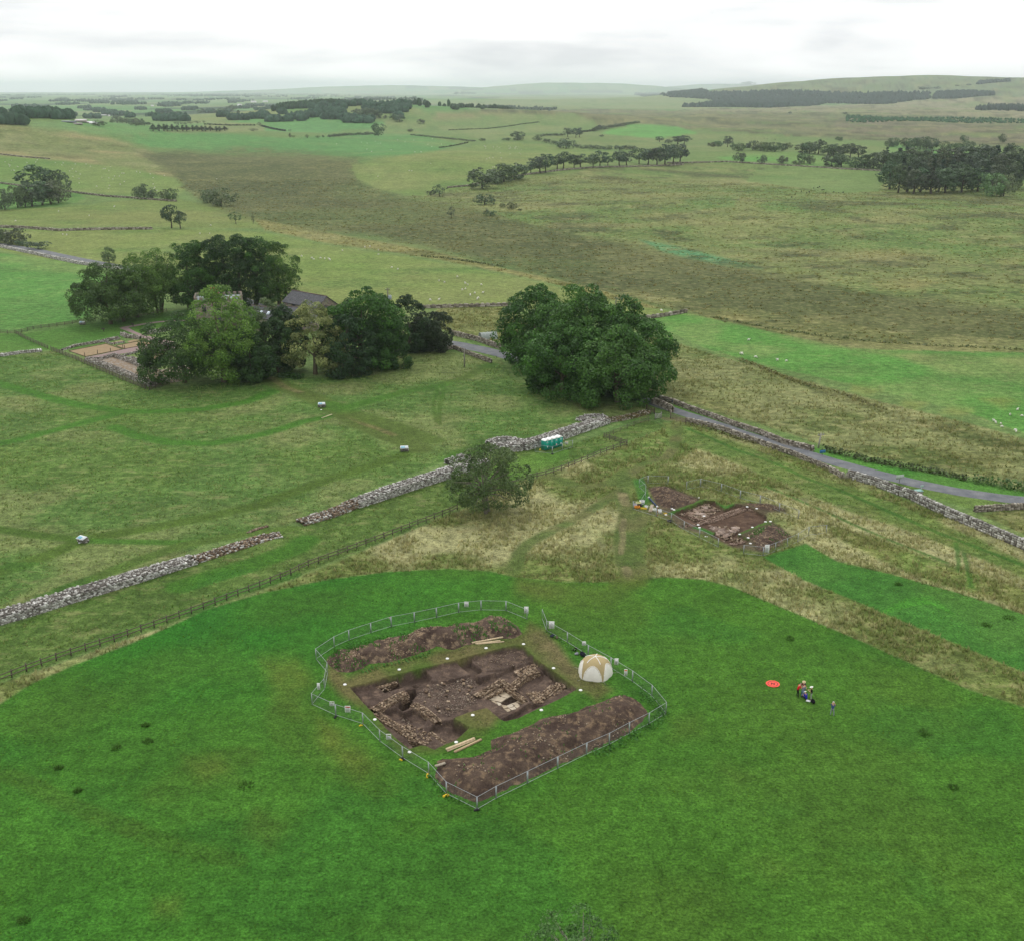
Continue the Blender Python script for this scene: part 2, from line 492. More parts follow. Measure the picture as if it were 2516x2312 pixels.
# ---- brown hill at the left edge
paint('F', [(-600, 240), (-50, 240), (0, 243), (60, 251), (140, 258), (210, 270), (262, 288), (300, 300), (345, 330), (360, 350), (250, 335), (130, 322), (0, 312), (-600, 305)], (170, 150, 108), (132, 136, 84), 60, 8, 8, ROUGH, .38, .62)
paint('F', [(-600, 300), (0, 306), (130, 316), (250, 330), (340, 350), (368, 368), (350, 388), (240, 384), (120, 370), (0, 352), (-600, 350)], (118, 142, 74), (134, 146, 84), 60, 4, 3, PAST)
paint('F', [(-600, 352), (0, 358), (90, 366), (150, 378), (170, 392), (120, 405), (40, 412), (-600, 420)], (100, 148, 74), (112, 148, 80), 60, 3, 2, PAST)
paint('F', [(120, 408), (240, 396), (350, 392), (420, 404), (500, 428), (570, 446), (430, 450), (240, 446), (0, 446), (-600, 452), (-600, 418), (40, 412)], (142, 142, 86), (128, 140, 78), 60, 3, 2, PAST)
# ---- the mire and rough grazing
paint('F', [(640, 400), (900, 370), (1000, 352), (1200, 330), (1400, 318), (1740, 350), (2400, 380), (2400, 720), (2011, 690), (1700, 686), (1500, 650), (1340, 612), (1100, 550), (850, 480)], (116, 132, 74), (138, 140, 88), 60, 10, 10, MOSS, .38, .62)
paint('F', [(272, 302), (340, 298), (480, 298), (620, 304), (705, 310), (688, 336), (715, 362), (800, 388), (900, 402), (1000, 432), (1100, 455), (1210, 478), (1330, 500), (1480, 530), (1700, 575), (2011, 610), (2400, 640), (2400, 700), (2011, 692), (1700, 688), (1500, 650), (1340, 615), (1150, 562), (1000, 528), (850, 490), (700, 462), (560, 446), (470, 424), (400, 398), (362, 372), (342, 345)], (94, 98, 60), (112, 110, 72), 60, 15, 13, 7, .3, .7)
paint('F', [(1180, 560), (1400, 600), (1700, 640), (2011, 668), (2300, 690), (2011, 694), (1700, 688), (1500, 650), (1340, 612)], (132, 126, 80), (116, 116, 72), 14, 8, 6, MOSS)
paint('F', [(500, 430), (700, 468), (850, 494), (1000, 530), (1150, 562), (1300, 606), (1260, 606), (1100, 560), (950, 528), (800, 500), (640, 478), (520, 452)], (156, 142, 92), (140, 132, 82), 14, 4, 3, ROUGH)
paint('F', [(690, 326), (740, 312), (880, 294), (1000, 280), (1080, 286), (1180, 298), (1260, 302), (1120, 330), (930, 366), (830, 386), (740, 372), (700, 352)], (146, 148, 92), (128, 142, 80), 60, 3, 2, PAST)
paint('F', [(960, 330), (1150, 300), (1250, 300), (1120, 326), (1000, 350)], (122, 140, 76), (136, 146, 86), 60, 6, 2, PAST)
paint('A3', [(440, 682), (520, 612), (730, 597), (1230, 622), (1200, 735), (1000, 745)], (124, 142, 84), (132, 146, 90), 60, 2, 1.5, PAST)
paint('A3', [(80, 790), (240, 762), (400, 770), (380, 820), (200, 835)], (108, 138, 72), (116, 138, 78), 60, 6, 4, MOSS)
paint('A3', [(640, 780), (800, 770), (900, 800), (800, 850), (560, 845), (500, 810)], (108, 138, 72), (116, 138, 78), 60, 8, 4, MOSS)
paint('A6', [(-60, -20), (120, 10), (330, 60), (520, 105), (600, 132), (420, 120), (200, 75), (60, 40)], (88, 148, 108), (104, 150, 104), 60, 5, 2, MOSS)
for a in ([(1100, 60), (1350, 30), (1500, 70), (1250, 100)], [(1200, 220), (1400, 190), (1560, 210), (1450, 260), (1250, 250)], [(100, 420), (400, 380), (600, 420), (300, 450)], [(1850, 95), (2000, 90), (1960, 125)]):
    paint('A6', a, (164, 146, 98), (150, 138, 90), 14, 14, 8, MOSS, op=.75)
# ---- pastures round the farm
paint('F', [(-600, 448), (0, 452), (240, 450), (430, 452), (520, 458), (640, 482), (800, 505), (950, 532), (1100, 565), (1240, 600), (1335, 616), (1210, 626), (1000, 606), (850, 604), (700, 600), (560, 600), (300, 560), (200, 530), (0, 492), (-600, 470)], (128, 146, 76), (142, 146, 86), 60, 3, 2, PAST, .3, .6)
paint('F', [(-600, 492), (0, 498), (120, 512), (240, 532), (190, 570), (180, 622), (40, 652), (-600, 670)], (100, 150, 72), (114, 152, 80), 60, 3, 1.5, PAST)
paint('F', [(-600, 640), (40, 656), (180, 634), (420, 600), (520, 610), (420, 640), (300, 650), (150, 686), (60, 690), (-600, 700)], (88, 126, 56), (100, 132, 62), 14, 3, 1.5, MOWN)
paint('F', [(1255, 632), (1340, 614), (1500, 650), (1650, 682), (1750, 688), (2400, 700), (2400, 1000), (2011, 850), (1900, 810), (1700, 762), (1500, 716), (1400, 690), (1320, 655)], (104, 150, 72), (128, 152, 86), 14, 3, 2, PAST)
paint('F', [(1560, 668), (1750, 700), (1900, 740), (2011, 756), (2300, 760), (2300, 712), (2011, 702), (1750, 692)], (134, 146, 88), (150, 146, 96), 14, 8, 4, PAST, op=.8)
for a in ([(1780, 840), (1900, 830), (2000, 850), (1900, 880)], [(1380, 850), (1500, 860), (1440, 900), (1330, 890)], [(1100, 770), (1250, 790), (1180, 820), (1080, 800)], [(1600, 880), (1720, 890), (1660, 920), (1560, 905)]):
    paint('A6', a, (164, 156, 88), (150, 150, 84), 4, 10, 8, PAST, op=.55)
paint('F', [(860, 606), (1000, 606), (1060, 640), (1010, 680), (900, 660), (850, 640)], (136, 132, 82), (122, 124, 72), 14, 4, 3, ROUGH)
paint('F', [(1270, 656), (1420, 702), (1560, 742), (1750, 795), (1900, 830), (2011, 862), (2400, 1000), (2400, 1080), (2011, 960), (1850, 925), (1650, 885), (1500, 835), (1350, 790), (1240, 760), (1200, 700)], (112, 120, 68), (150, 146, 100), 14, 4, 4, ROUGH, .35, .62)
for a in ([(60, 690), (250, 720), (330, 770), (180, 760)], [(120, 790), (420, 850), (640, 930), (700, 990), (400, 930), (180, 850)], [(920, 900), (1250, 950), (1350, 1000), (1100, 970)], [(1450, 1080), (1800, 1130), (1950, 1180), (1650, 1190)], [(1500, 950), (1750, 1000), (2000, 1090), (1800, 1080)]):
    paint('A6', a, (104, 106, 58), (116, 112, 62), 14, 18, 10, ROUGH, op=.7)
paint('A6', [(380, 590), (700, 700), (950, 790), (1300, 900), (1700, 1010), (2000, 1080), (2100, 1130), (1900, 1110), (1500, 1000), (1200, 900), (900, 800), (620, 680)], (112, 108, 66), (98, 104, 60), 14, 6, 3, ROUGH)
# verge and road banks
paint('A6', [(-50, 850), (120, 870), (350, 950), (560, 1020), (900, 1100), (1250, 1190), (1700, 1270), (2011, 1330), (2200, 1360), (2200, 1420), (2011, 1372), (1600, 1325), (1250, 1250), (900, 1150), (600, 1050), (300, 960), (0, 875)], (84, 136, 58), (98, 138, 64), 14, 3, 2, MOWN)
paint('A6', [(1020, 1210), (1250, 1262), (1600, 1345), (2011, 1410), (2200, 1440), (2200, 1500), (1900, 1440), (1720, 1427), (1440, 1340), (1200, 1280)], (108, 132, 66), (120, 136, 74), 14, 3, 2, MOWN)
paint('E2', [(1830, 600), (2011, 580), (2200, 600), (2200, 720), (2011, 680), (1880, 620)], (112, 116, 62), (132, 128, 78), 4, 4, 4, ROUGH)
# ---- fort meadow west of the wall
paint('F', [(-600, 690), (0, 700), (110, 690), (300, 765), (430, 752), (560, 742), (640, 742), (780, 700), (860, 690), (980, 700), (1010, 745), (1130, 790), (1290, 800), (1270, 822), (1190, 822), (1000, 870), (880, 905), (780, 940), (600, 1020), (400, 1070), (200, 1160), (0, 1225), (-600, 1420)], (100, 126, 64), (132, 138, 86), 14, 3, 2, MEADOW, .42, .7)
for a in ([(0, 880), (200, 860), (420, 900), (300, 960), (0, 960)], [(520, 880), (700, 860), (850, 900), (700, 950), (540, 930)], [(150, 780), (300, 800), (500, 830), (300, 850), (60, 820)]):
    paint('F', a, (110, 130, 64), (98, 126, 58), 14, 26, 14, MEADOW, op=.7)
# ---- strip between wall and rail fence
paint('F', [(-600, 1440), (0, 1235), (250, 1150), (400, 1085), (600, 1030), (800, 945), (890, 912), (1000, 885), (1100, 880), (1270, 825), (1310, 836), (1200, 880), (1050, 935), (900, 1000), (750, 1062), (560, 1140), (300, 1235), (0, 1338), (-600, 1570)], (106, 124, 64), (94, 116, 56), 14, 3, 2, MEADOW)
# ---- tall rough grass between fence, road and mown field
paint('F', [(-600, 1580), (0, 1342), (300, 1240), (560, 1145), (750, 1066), (900, 1003), (1050, 938), (1200, 884), (1310, 838), (1330, 825), (1480, 870), (1650, 930), (1850, 1010), (2011, 1072), (2500, 1250), (2500, 1600), (2011, 1388), (1900, 1352), (1700, 1262), (1560, 1202), (1440, 1152), (1380, 1137), (1300, 1132), (1230, 1142), (1110, 1142), (1010, 1132), (960, 1120), (880, 1115), (760, 1122), (640, 1137), (520, 1162), (400, 1197), (260, 1262), (150, 1302), (60, 1342), (0, 1382), (-600, 1600)], (120, 128, 70), (184, 170, 128), 14, 3, 2, TALL, .38, .62)
paint('F', [(1150, 905), (1300, 860), (1370, 880), (1330, 910), (1250, 900), (1190, 930)], (112, 130, 66), (126, 134, 74), 14, 6, 4, TALL)
# close-cut rides beside the road
paint('E2', [(540, 225), (640, 240), (900, 330), (1200, 450), (1500, 560), (1800, 690), (2100, 830), (2100, 900), (1850, 790), (1600, 690), (1300, 590), (1000, 460), (800, 380), (640, 320), (560, 280)], (110, 128, 66), (122, 130, 72), 4, 6, 4, MEADOW)
paint('E2', [(1200, 640), (1400, 690), (1700, 800), (2011, 900), (2200, 960), (2200, 1060), (1900, 950), (1650, 880), (1450, 800), (1240, 690)], (134, 134, 78), (118, 132, 68), 4, 8, 6, TALL)
for pts, wd in (([(640, 255), (900, 360), (1120, 450), (1400, 560), (1700, 690), (2011, 810)], 1.0), ([(960, 490), (1200, 590), (1330, 650), (1500, 720), (1700, 800)], .8), ([(1740, 720), (1750, 840)], .7), ([(1770, 760), (1800, 900)], .7)):
    streak('E2', pts, wd, (70, 108, 44), (84, 116, 50), 4, .8, MOWN)
# trodden paths
for pts, wd, op in (([(600, 240), (600, 330), (570, 370), (470, 400), (400, 450), (375, 520), (385, 640), (385, 740), (400, 850)], 2.2, .75), ([(450, 560), (440, 700), (440, 860)], 3.0, .6),
                    ([(380, 500), (280, 560), (150, 640), (0, 720), (-40, 760), (-60, 860)], 2.2, .6), ([(430, 480), (400, 430), (330, 480), (200, 490), (60, 440)], 2.6, .45)):
    streak('E2', pts, wd, (102, 114, 62), (122, 116, 76), 4, min(1, op * 1.5), MOWN)
for pts, wd in (([(375, 520), (385, 560)], 1.6), ([(378, 620), (390, 700), (385, 760)], .9), ([(400, 820), (405, 860)], 1.2), ([(620, 220), (560, 215)], 2.5)):
    streak('E2', pts, wd, (160, 140, 108), (148, 130, 100), 4, .7, BARE)
# fort paths
for pts, wd, c in (([(-60, 170), (0, 185), (200, 245), (400, 295), (600, 325), (800, 325), (1000, 315), (1200, 280), (1380, 215)], 2.6, (92, 136, 52)), ([(-60, 500), (150, 450), (400, 380), (600, 330)], 2.4, (92, 136, 52)),
                   ([(560, 400), (700, 450), (850, 480), (1050, 485), (1300, 440), (1500, 375), (1640, 345)], 2.4, (92, 136, 52)), ([(-60, 1130), (200, 1040), (420, 950), (700, 905), (1000, 850), (1300, 780), (1600, 670), (1900, 570), (1990, 540)], 2.6, (104, 124, 56)),
                   ([(-60, 895), (150, 930), (420, 955)], 2.0, (104, 128, 58)), ([(450, 960), (700, 965), (950, 970)], 1.6, (96, 132, 54)), ([(1340, 165), (1400, 200), (1500, 240), (1650, 310), (1800, 390), (1960, 460), (2060, 510)], 4.2, (112, 124, 64)),
                   ([(1700, 305), (1850, 265), (2011, 225)], 2.6, (94, 132, 54)), ([(300, 1200), (600, 1090), (900, 985), (1200, 930), (1430, 900)], 2.0, (112, 132, 64)), ([(900, 1185), (1150, 1110), (1450, 1000), (1500, 960)], 3.4, (90, 132, 50))):
    streak('E5', pts, wd * 1.25, tuple(q * .9 for q in c), None, 14, 1.0, MOWN)
for pts, wd in (([(1340, 160), (1420, 210), (1480, 230)], 1.8), ([(1700, 330), (1800, 380), (1950, 440)], 1.6)):
    streak('E5', pts, wd, (138, 116, 84), (124, 112, 76), 4, .6, BARE)
for pts, wd in (([(0, 900), (150, 950), (350, 1010), (600, 1100)], 5, ), ([(930, 670), (800, 740), (650, 790), (400, 840), (150, 910)], 3), ([(620, 800), (608, 900), (620, 1000)], .9), ([(655, 800), (645, 900), (640, 1010)], .9)):
    streak('A5', pts, wd, (84, 118, 48), (98, 112, 54), 14, .9, MOWN)
for pts, wd in (([(0, 1230), (300, 1120), (700, 990), (1000, 880), (1300, 780), (1500, 690), (1900, 560)], 2.0), ([(300, 700), (700, 620), (1100, 500)], 3.0)):
    streak('B7', pts, wd, (88, 116, 52), None, 14, .55, MOWN)
paint('B8', [(1100, 270), (1180, 190), (1400, 150), (1450, 200), (1250, 240), (1180, 290)], (84, 118, 48), (98, 122, 56), 14, 8, 4, MOWN)
paint('B8', [(1300, 420), (1450, 300), (1900, 190), (2011, 190), (2011, 260), (1750, 350), (1500, 420), (1300, 480)], (112, 140, 64), (100, 134, 58), 14, 8, 4, MOWN, op=.8)
# ---- mown field
paint('F', [(-700, 1650), (-50, 1408), (0, 1383), (60, 1343), (150, 1303), (260, 1263), (400, 1198), (520, 1163), (640, 1138), (760, 1123), (880, 1116), (960, 1121), (1010, 1133), (1110, 1143), (1230, 1143), (1300, 1133), (1380, 1138), (1440, 1153), (1560, 1203), (1700, 1263), (1900, 1353), (2011, 1388), (2600, 1600), (2600, 2200), (-700, 2200)], (60, 118, 40), (82, 121, 44), 60, 2.5, 2.5, MOWN, .3, .75)
sel = (COV == MOWN) & (GV > 1380)
t = smooth(.52, .75, fbm(GX, GY, 22, 77))[:, None] * .6
ALB[sel] = ALB[sel] * (1 - .5 * t[sel]) + lin((92, 110, 46)) * KALB * .5 * t[sel]
t = smooth(.55, .72, fbm(GX, GY, 13, 99))[:, None] * .6
ALB[sel] = ALB[sel] * (1 - .6 * t[sel]) + lin((58, 112, 44)) * KALB * .6 * t[sel]
paint('E2', [(950, 775), (1120, 716), (1250, 790), (1500, 850), (1750, 920), (2011, 1005), (2300, 1110), (2300, 1350), (2011, 1242), (1700, 1112), (1300, 942), (1100, 862), (980, 792)], (76, 124, 52), (90, 130, 58), 14, 2.5, 2, MOWN)
for k in range(5):
    streak('E2', [(1450 + k * 26, 1000 - k * 8), (1540 + k * 24, 948 + k * 4), (1640 + k * 20, 940 + k * 16)], .7, (86, 148, 52), None, 14, .5)
paint('E2', [(-40, 860), (130, 880), (320, 900), (480, 866), (430, 910), (330, 990), (200, 1000), (60, 960), (-60, 920)], (104, 110, 54), (90, 116, 46), 14, 24, 8, MOWN, op=.85)
paint('E2', [(330, 850), (480, 850), (470, 890), (320, 900)], (112, 112, 56), (100, 108, 50), 4, 14, 6, MOWN, op=.7)
for pts, wd in (([(20, 620), (130, 660), (300, 740), (480, 820), (640, 880)], 2.2), ([(640, 880), (800, 940), (1000, 990), (1200, 1030)], 2.0), ([(1400, 300), (1450, 420), (1600, 520), (1900, 660)], 4), ([(1200, 520), (1000, 560), (800, 700)], 4)):
    streak('E3', pts, wd, (84, 106, 42), (78, 108, 40), 14, .4)
for a, o_ in (([(1280, 40), (1440, 20), (1540, 160), (1520, 330), (1380, 300)], .5), ([(1560, 300), (1750, 420), (1900, 560), (1800, 640), (1600, 480)], .55), ([(900, 520), (1080, 520), (1150, 620), (960, 640)], .35), ([(1250, 780), (1420, 860), (1380, 1000), (1200, 900)], .35), ([(760, 1230), (900, 1220), (900, 1310), (760, 1300)], .35)):
    paint('E3', a, (118, 112, 54), (98, 112, 48), 4, 30, 20, MOWN, op=o_)
for a, o_ in (([(640, 1000), (760, 980), (900, 1060), (800, 1120)], .3), ([(560, 560), (700, 620), (640, 680)], .3), ([(300, 330), (420, 300), (480, 420), (330, 440)], .35)):
    paint('E4', a, (108, 114, 54), (98, 116, 50), 4, 34, 20, MOWN, op=o_)
# worn ground inside the fence round the trench
paint('B1', [(250, 740), (480, 900), (900, 760), (1300, 640), (1640, 560), (2011, 500), (2240, 560), (2500, 760), (2700, 900), (2740, 1000), (2400, 1100), (2011, 1300), (1800, 1500), (1400, 1640), (1000, 1700), (700, 1300), (400, 1080), (240, 900)], (122, 110, 72), (92, 108, 50), 4, 16, 8, MOWN)
paint('B2', [(620, 340), (760, 420), (900, 560), (1050, 740), (1300, 900), (1400, 980), (1250, 1080), (1080, 960), (860, 760), (640, 600), (480, 560), (100, 600), (0, 620), (0, 570), (400, 500), (560, 440)], (130, 112, 82), (108, 106, 62), 4, 12, 6, MOWN)
paint('B4', [(200, 440), (330, 410), (520, 470), (640, 580), (850, 640), (1100, 700), (1250, 740), (1180, 780), (1000, 720), (700, 620), (480, 540)], (128, 112, 82), (112, 112, 66), 4, 6, 4, MOWN)
paint('B4', [(60, 300), (130, 310), (120, 370), (70, 360)], (150, 132, 102), (140, 122, 92), 4, 6, 3, BARE)
paint('B4', [(190, 200), (280, 170), (300, 260), (330, 360), (260, 420), (220, 340)], (82, 126, 58), (94, 126, 60), 4, 6, 3, MOWN)

paint('B4', [(300, 262), (360, 244), (480, 250), (780, 362), (900, 400), (960, 430), (1040, 380), (1260, 385), (1430, 425), (1460, 460), (1290, 470), (1300, 520), (1400, 580), (1495, 660), (1250, 795), (1010, 750), (830, 660), (560, 590), (500, 500), (370, 410)], (112, 92, 76), (98, 82, 68), 4, 4, 3, BARE)
for pts, wd in (([(500, 470), (640, 415), (770, 362)], 1.0), ([(1040, 645), (1150, 595), (1290, 545)], 1.0), ([(1140, 690), (1050, 640)], .6), ([(720, 590), (850, 640)], 1.2), ([(860, 372), (950, 425), (1010, 400)], .8)):
    streak('B4', pts, wd, (72, 118, 50), (96, 116, 58), 4, 1.0, MOWN, .2)
# ---- trench footprints: the sheet is opened where the ground has been dug away
PIT = nat('C7', [(0, 790), (560, 640), (1100, 500), (1640, 375)]) + nat('C8', [(240, 320), (560, 240), (850, 168), (1030, 165), (1130, 270), (1240, 375), (1560, 600), (1870, 832), (1600, 985), (1380, 1085), (1150, 1190), (950, 1285), (760, 1332), (690, 1300), (590, 1210), (500, 1130), (470, 1122), (200, 1190), (0, 1262)]) + nat('C7', [(1560, 1265), (1690, 1330), (1800, 1402), (1720, 1485), (1600, 1590), (1440, 1650), (1280, 1735), (1170, 1680), (1080, 1662), (900, 1722), (700, 1560), (540, 1400), (430, 1270), (330, 1150), (200, 1020), (100, 900)])
PITW = [flat(u, v_) for u, v_ in PIT]
PIT2 = nat('B4', [(510, 468), (640, 420), (780, 362), (860, 372), (940, 440), (1030, 395), (1130, 410), (1200, 450), (1290, 500), (1270, 545), (1170, 590), (1050, 640), (1150, 695), (1080, 735), (1010, 745), (920, 700), (830, 655), (870, 625), (760, 590), (700, 580), (610, 590), (585, 575), (640, 555), (590, 520)])
PIT2W = [flat(u, v_) for u, v_ in PIT2]
near = np.hypot(GX, GY) < 260
sd1 = np.full(len(GX), -99.0); sd2 = sd1.copy()
sd1[near] = sdist(GX[near], GY[near], PITW); sd2[near] = sdist(GX[near], GY[near], PIT2W)
hole = (sd1 > -.35) | (sd2 > -.35)
ii, jj = np.meshgrid(np.arange(NR - 1), np.arange(NA), indexing='ij')
j2 = (jj + 1) % NA
F4 = np.stack([ii * NA + jj, (ii + 1) * NA + jj, (ii + 1) * NA + j2, ii * NA + j2], -1).reshape(-1, 4)[:, ::-1]
F4 = F4[~hole[F4].all(1)]
# fine relief of the rough cover
GZr = GZ + np.where((COV == TALL) & (GV < 1420), .30 * (fbm(GX, GY, 3.0, 5) - .5), 0) + np.where(COV == MEADOW, .18 * (fbm(GX, GY, 3, 6) - .5), 0)
# heather, bleached grass and rush patches over the moor; straw-toned swathes in the pastures
for cv, lst in ((MOSS, (((84, 84, 56), 28, 5, .54, .70, .75), ((162, 150, 104), 34, 6, .57, .75, .5), ((112, 138, 74), 46, 7, .56, .72, .6), ((74, 78, 52), 9, 8, .58, .75, .6), ((170, 158, 112), 11, 9, .62, .78, .5))),
                (MIRE, (((80, 84, 52), 40, 35, .52, .72, .45), ((128, 122, 80), 30, 36, .56, .74, .4), ((100, 116, 64), 50, 37, .55, .72, .4), ((150, 138, 94), 14, 38, .66, .8, .4))), (PAST, (((152, 150, 98), 38, 15, .56, .76, .4), ((88, 124, 62), 30, 16, .58, .76, .4))), (ROUGH, (((92, 98, 54), 16, 25, .56, .74, .6), ((164, 154, 112), 20, 26, .55, .72, .5)))):
    mk_ = COV == cv
    for rgb_, sc_, sd_, lo_, hi_, op_ in lst:
        t = smooth(lo_, hi_, fbm(GX[mk_] * .55, GY[mk_] * .8, sc_, sd_ * 13, 4))[:, None] * op_
        ALB[mk_] = ALB[mk_] * (1 - t) + lin(rgb_) * KALB * t
ALB[:] = ALB * np.array([.85, 1.0, .87])
gm = mesh_np('ground', np.stack([GX, GY, GZr], 1), F4, None, ALB, True)
roughness_cov = np.choose(np.clip(COV, 0, 7), [0.0, .5, 1.0, .9, .35, .4, .9, .7]).astype(np.float32)
ra = gm.attributes.new('rough_cover', 'FLOAT', 'POINT'); ra.data.foreach_set('value', roughness_cov)
b = NB('grassland')
base = b.attr('col').outputs['Color']; rc = b.attr('rough_cover').outputs['Fac']
n_f = b.noise(3.6, detail=6, rough=.75); n_m = b.noise(.55, detail=3, rough=.6); n_l = b.noise(.09, detail=3)
mpn = b.n('ShaderNodeMapping'); mpn.inputs['Scale'].default_value = (.22, .36, .3); b.l(b.pos(), mpn.inputs[0])
n_s = b.noise(1.0, vec=mpn.outputs[0], detail=5, rough=.62)
def rng_map(o, lo, hi, a=.28, c=.72):
    r = b.n('ShaderNodeMapRange'); r.inputs[1].default_value = a; r.inputs[2].default_value = c
    r.inputs[3].default_value = lo; r.inputs[4].default_value = hi; b.l(o, r.inputs[0]); return r.outputs[0]
mvar = b.n('ShaderNodeMix', data_type='FLOAT'); b.l(b.mul(rc, 1.0), mvar.inputs[0]); b.l(rng_map(n_m, .8, 1.2, .34, .66), mvar.inputs[2]); b.l(rng_map(n_m, .62, 1.38, .34, .66), mvar.inputs[3])
col1 = b.cscale(base, b.mul(rng_map(n_f, .5, 1.5, .37, .63), mvar.outputs[0]))
straw = b.mix(b.mul(rng_map(n_m, 0, .45, .52, .75), rc), col1, tuple(lin((164, 156, 110)) * .78))
dark = b.mix(b.mul(rng_map(n_s, .85, 0, .32, .48), rc), straw, b.cscale(base, .58))
pale = b.mix(b.mul(rng_map(n_s, 0, .6, .54, .68), rc), dark, tuple(lin((176, 168, 118)) * .78))
n_k = b.noise(1.5, detail=3, rough=.6)
fin = b.cscale(pale, b.mul(rng_map(n_l, .84, 1.16), rng_map(n_k, .82, 1.18, .36, .64)))
hgt = b.n('ShaderNodeMath', operation='ADD'); b.l(n_f, hgt.inputs[0]); b.l(n_m, hgt.inputs[1])
b.finish(fin, .95, .1, normal=b.bump(hgt.outputs[0], .55, .22))
gm.materials.append(b.m)
ground = obj('ground', gm); tag(ground, 'rolling green and brown grassland of fields, meadow and mire', 'ground', kind='structure')
print('ground', len(GX), len(F4), time.time() - T0)

def cover_at(x, y):
    r = np.hypot(x, y); a = np.degrees(np.arctan2(x, y))
    i = np.clip(np.searchsorted(radii, r), 0, NR - 1); j = np.clip(np.searchsorted(az, a), 0, NA - 1)
    k = i * NA + j
    return k
# ---- grass tufts, one mass per kind of cover
def tufts(name, label, r0, r1, dens, covs, hgt_, wid, nb, mixc, seed):
    rg = np.random.default_rng(seed)
    area = R(2 * 33) / 2 * (r1 ** 2 - r0 ** 2)
    n = int(area * dens)
    r = np.sqrt(rg.uniform(r0 ** 2, r1 ** 2, n)); a = rg.uniform(-R(33), R(33), n)
    x, y = r * np.sin(a), r * np.cos(a)
    k = cover_at(x, y)
    clump = fbm(x, y, 5.0, seed)
    ok = np.isin(COV[k], covs) & (rg.uniform(0, 1, n) < smooth(.25, .6, clump) * .9 + .1) & (sd1[k] < -.8) & (sd2[k] < -.5)
    x, y, k = x[ok], y[ok], k[ok]; n = len(x)
    z = height(x, y) + (GZr - GZ)[k]
    base = ALB[k]
    h = hgt_ * rg.uniform(.55, 1.25, n) * (0.7 + .6 * clump[ok])
    V = np.zeros((n, nb, 3, 3)); C = np.zeros((n, nb, 3, 3))
    t = rg.uniform(0, 1, n) ** 1.3
    lo_c, hi_c = lin(mixc[0]), lin(mixc[1])
    tc = (base * .45 + (lo_c * (1 - t[:, None]) + hi_c * t[:, None]) * KALB * .55) * 1.55
    for q in range(nb):
        ang = rg.uniform(0, 2 * math.pi, n); ca, sa = np.cos(ang), np.sin(ang)
        ofs = rg.uniform(0, wid * 1.6, n); w = wid * rg.uniform(.5, 1.0, n)
        bx, by = x + ca * ofs * .6, y + sa * ofs * .6
        hh = h * rg.uniform(.6, 1.1, n); le = hh * rg.uniform(.15, .6, n)
        V[:, q, 0] = np.stack([bx - sa * w / 2, by + ca * w / 2, z - .03], 1)
        V[:, q, 1] = np.stack([bx + sa * w / 2, by - ca * w / 2, z - .03], 1)
        V[:, q, 2] = np.stack([bx + ca * le, by + sa * le, z + hh], 1)
        C[:, q] = (tc * rg.uniform(.75, 1.25, (n, 1)))[:, None, :]
    me = mesh_np(name, V.reshape(-1, 3), np.arange(n * nb * 3).reshape(-1, 3), M['tuft'], C.reshape(-1, 3))
    o = obj(name, me); tag(o, label, 'grass', kind='stuff')
    print(name, n * nb)
M['tuft'] = attr_mat('grass_blades', .2, .4, .9, .1, 0, transl=.3)
tufts('tall_grass', 'tall straw coloured grass between rail fence, trenches and road', 70, 270, 3.6, [TALL], .62, .17, 6, ((112, 122, 66), (180, 166, 126)), 1)
tufts('mown_tufts', 'small uneven tufts left in the close-mown field', 66, 215, .9, [MOWN], .13, .16, 3, ((58, 104, 34), (128, 146, 60)), 7)
tufts('meadow_grass', 'shorter uneven meadow grass on both sides of the ruined wall', 90, 330, 1.1, [MEADOW], .34, .2, 4, ((92, 122, 56), (160, 158, 106)), 2)
tufts('rough_grass', 'rough pale and dark grass on the slope across the road', 190, 420, .8, [ROUGH], .6, .3, 4, ((104, 112, 62), (168, 156, 112)), 3)
tufts('moor_tussocks', 'tussocks of rush and moor grass over the brown mire', 330, 1000, .07, [MOSS, ROUGH, MIRE], .45, 1.1, 4, ((104, 104, 62), (156, 142, 96)), 4)

# ================================================================== HAZE
def haze_box():
    me = bpy.data.meshes.new('haze')
    s, z0, z1 = 37500.0, -12.0, 262.0
    vv = [(-s, -s, z0), (s, -s, z0), (s, s, z0), (-s, s, z0), (-s, -s, z1), (s, -s, z1), (s, s, z1), (-s, s, z1)]
    me.from_pydata(vv, [], [tuple(int(i) for i in q) for q in MB.BQ])
    m, t = new_mat('haze_air')
    out = t.nodes.new('ShaderNodeOutputMaterial')
    pv = t.nodes.new('ShaderNodeVolumePrincipled')
    pv.inputs['Color'].default_value = (0.88, 0.955, 1.0, 1)
    pv.inputs['Density'].default_value = HAZE_DENSITY
    pv.inputs['Anisotropy'].default_value = 0.35
    t.links.new(pv.outputs[0], out.inputs['Volume'])
    me.materials.append(m)
    o = obj('haze', me); tag(o, 'thin pale haze in the air over the land', 'haze', kind='stuff')
HAZE_DENSITY = 0.000055
haze_box()

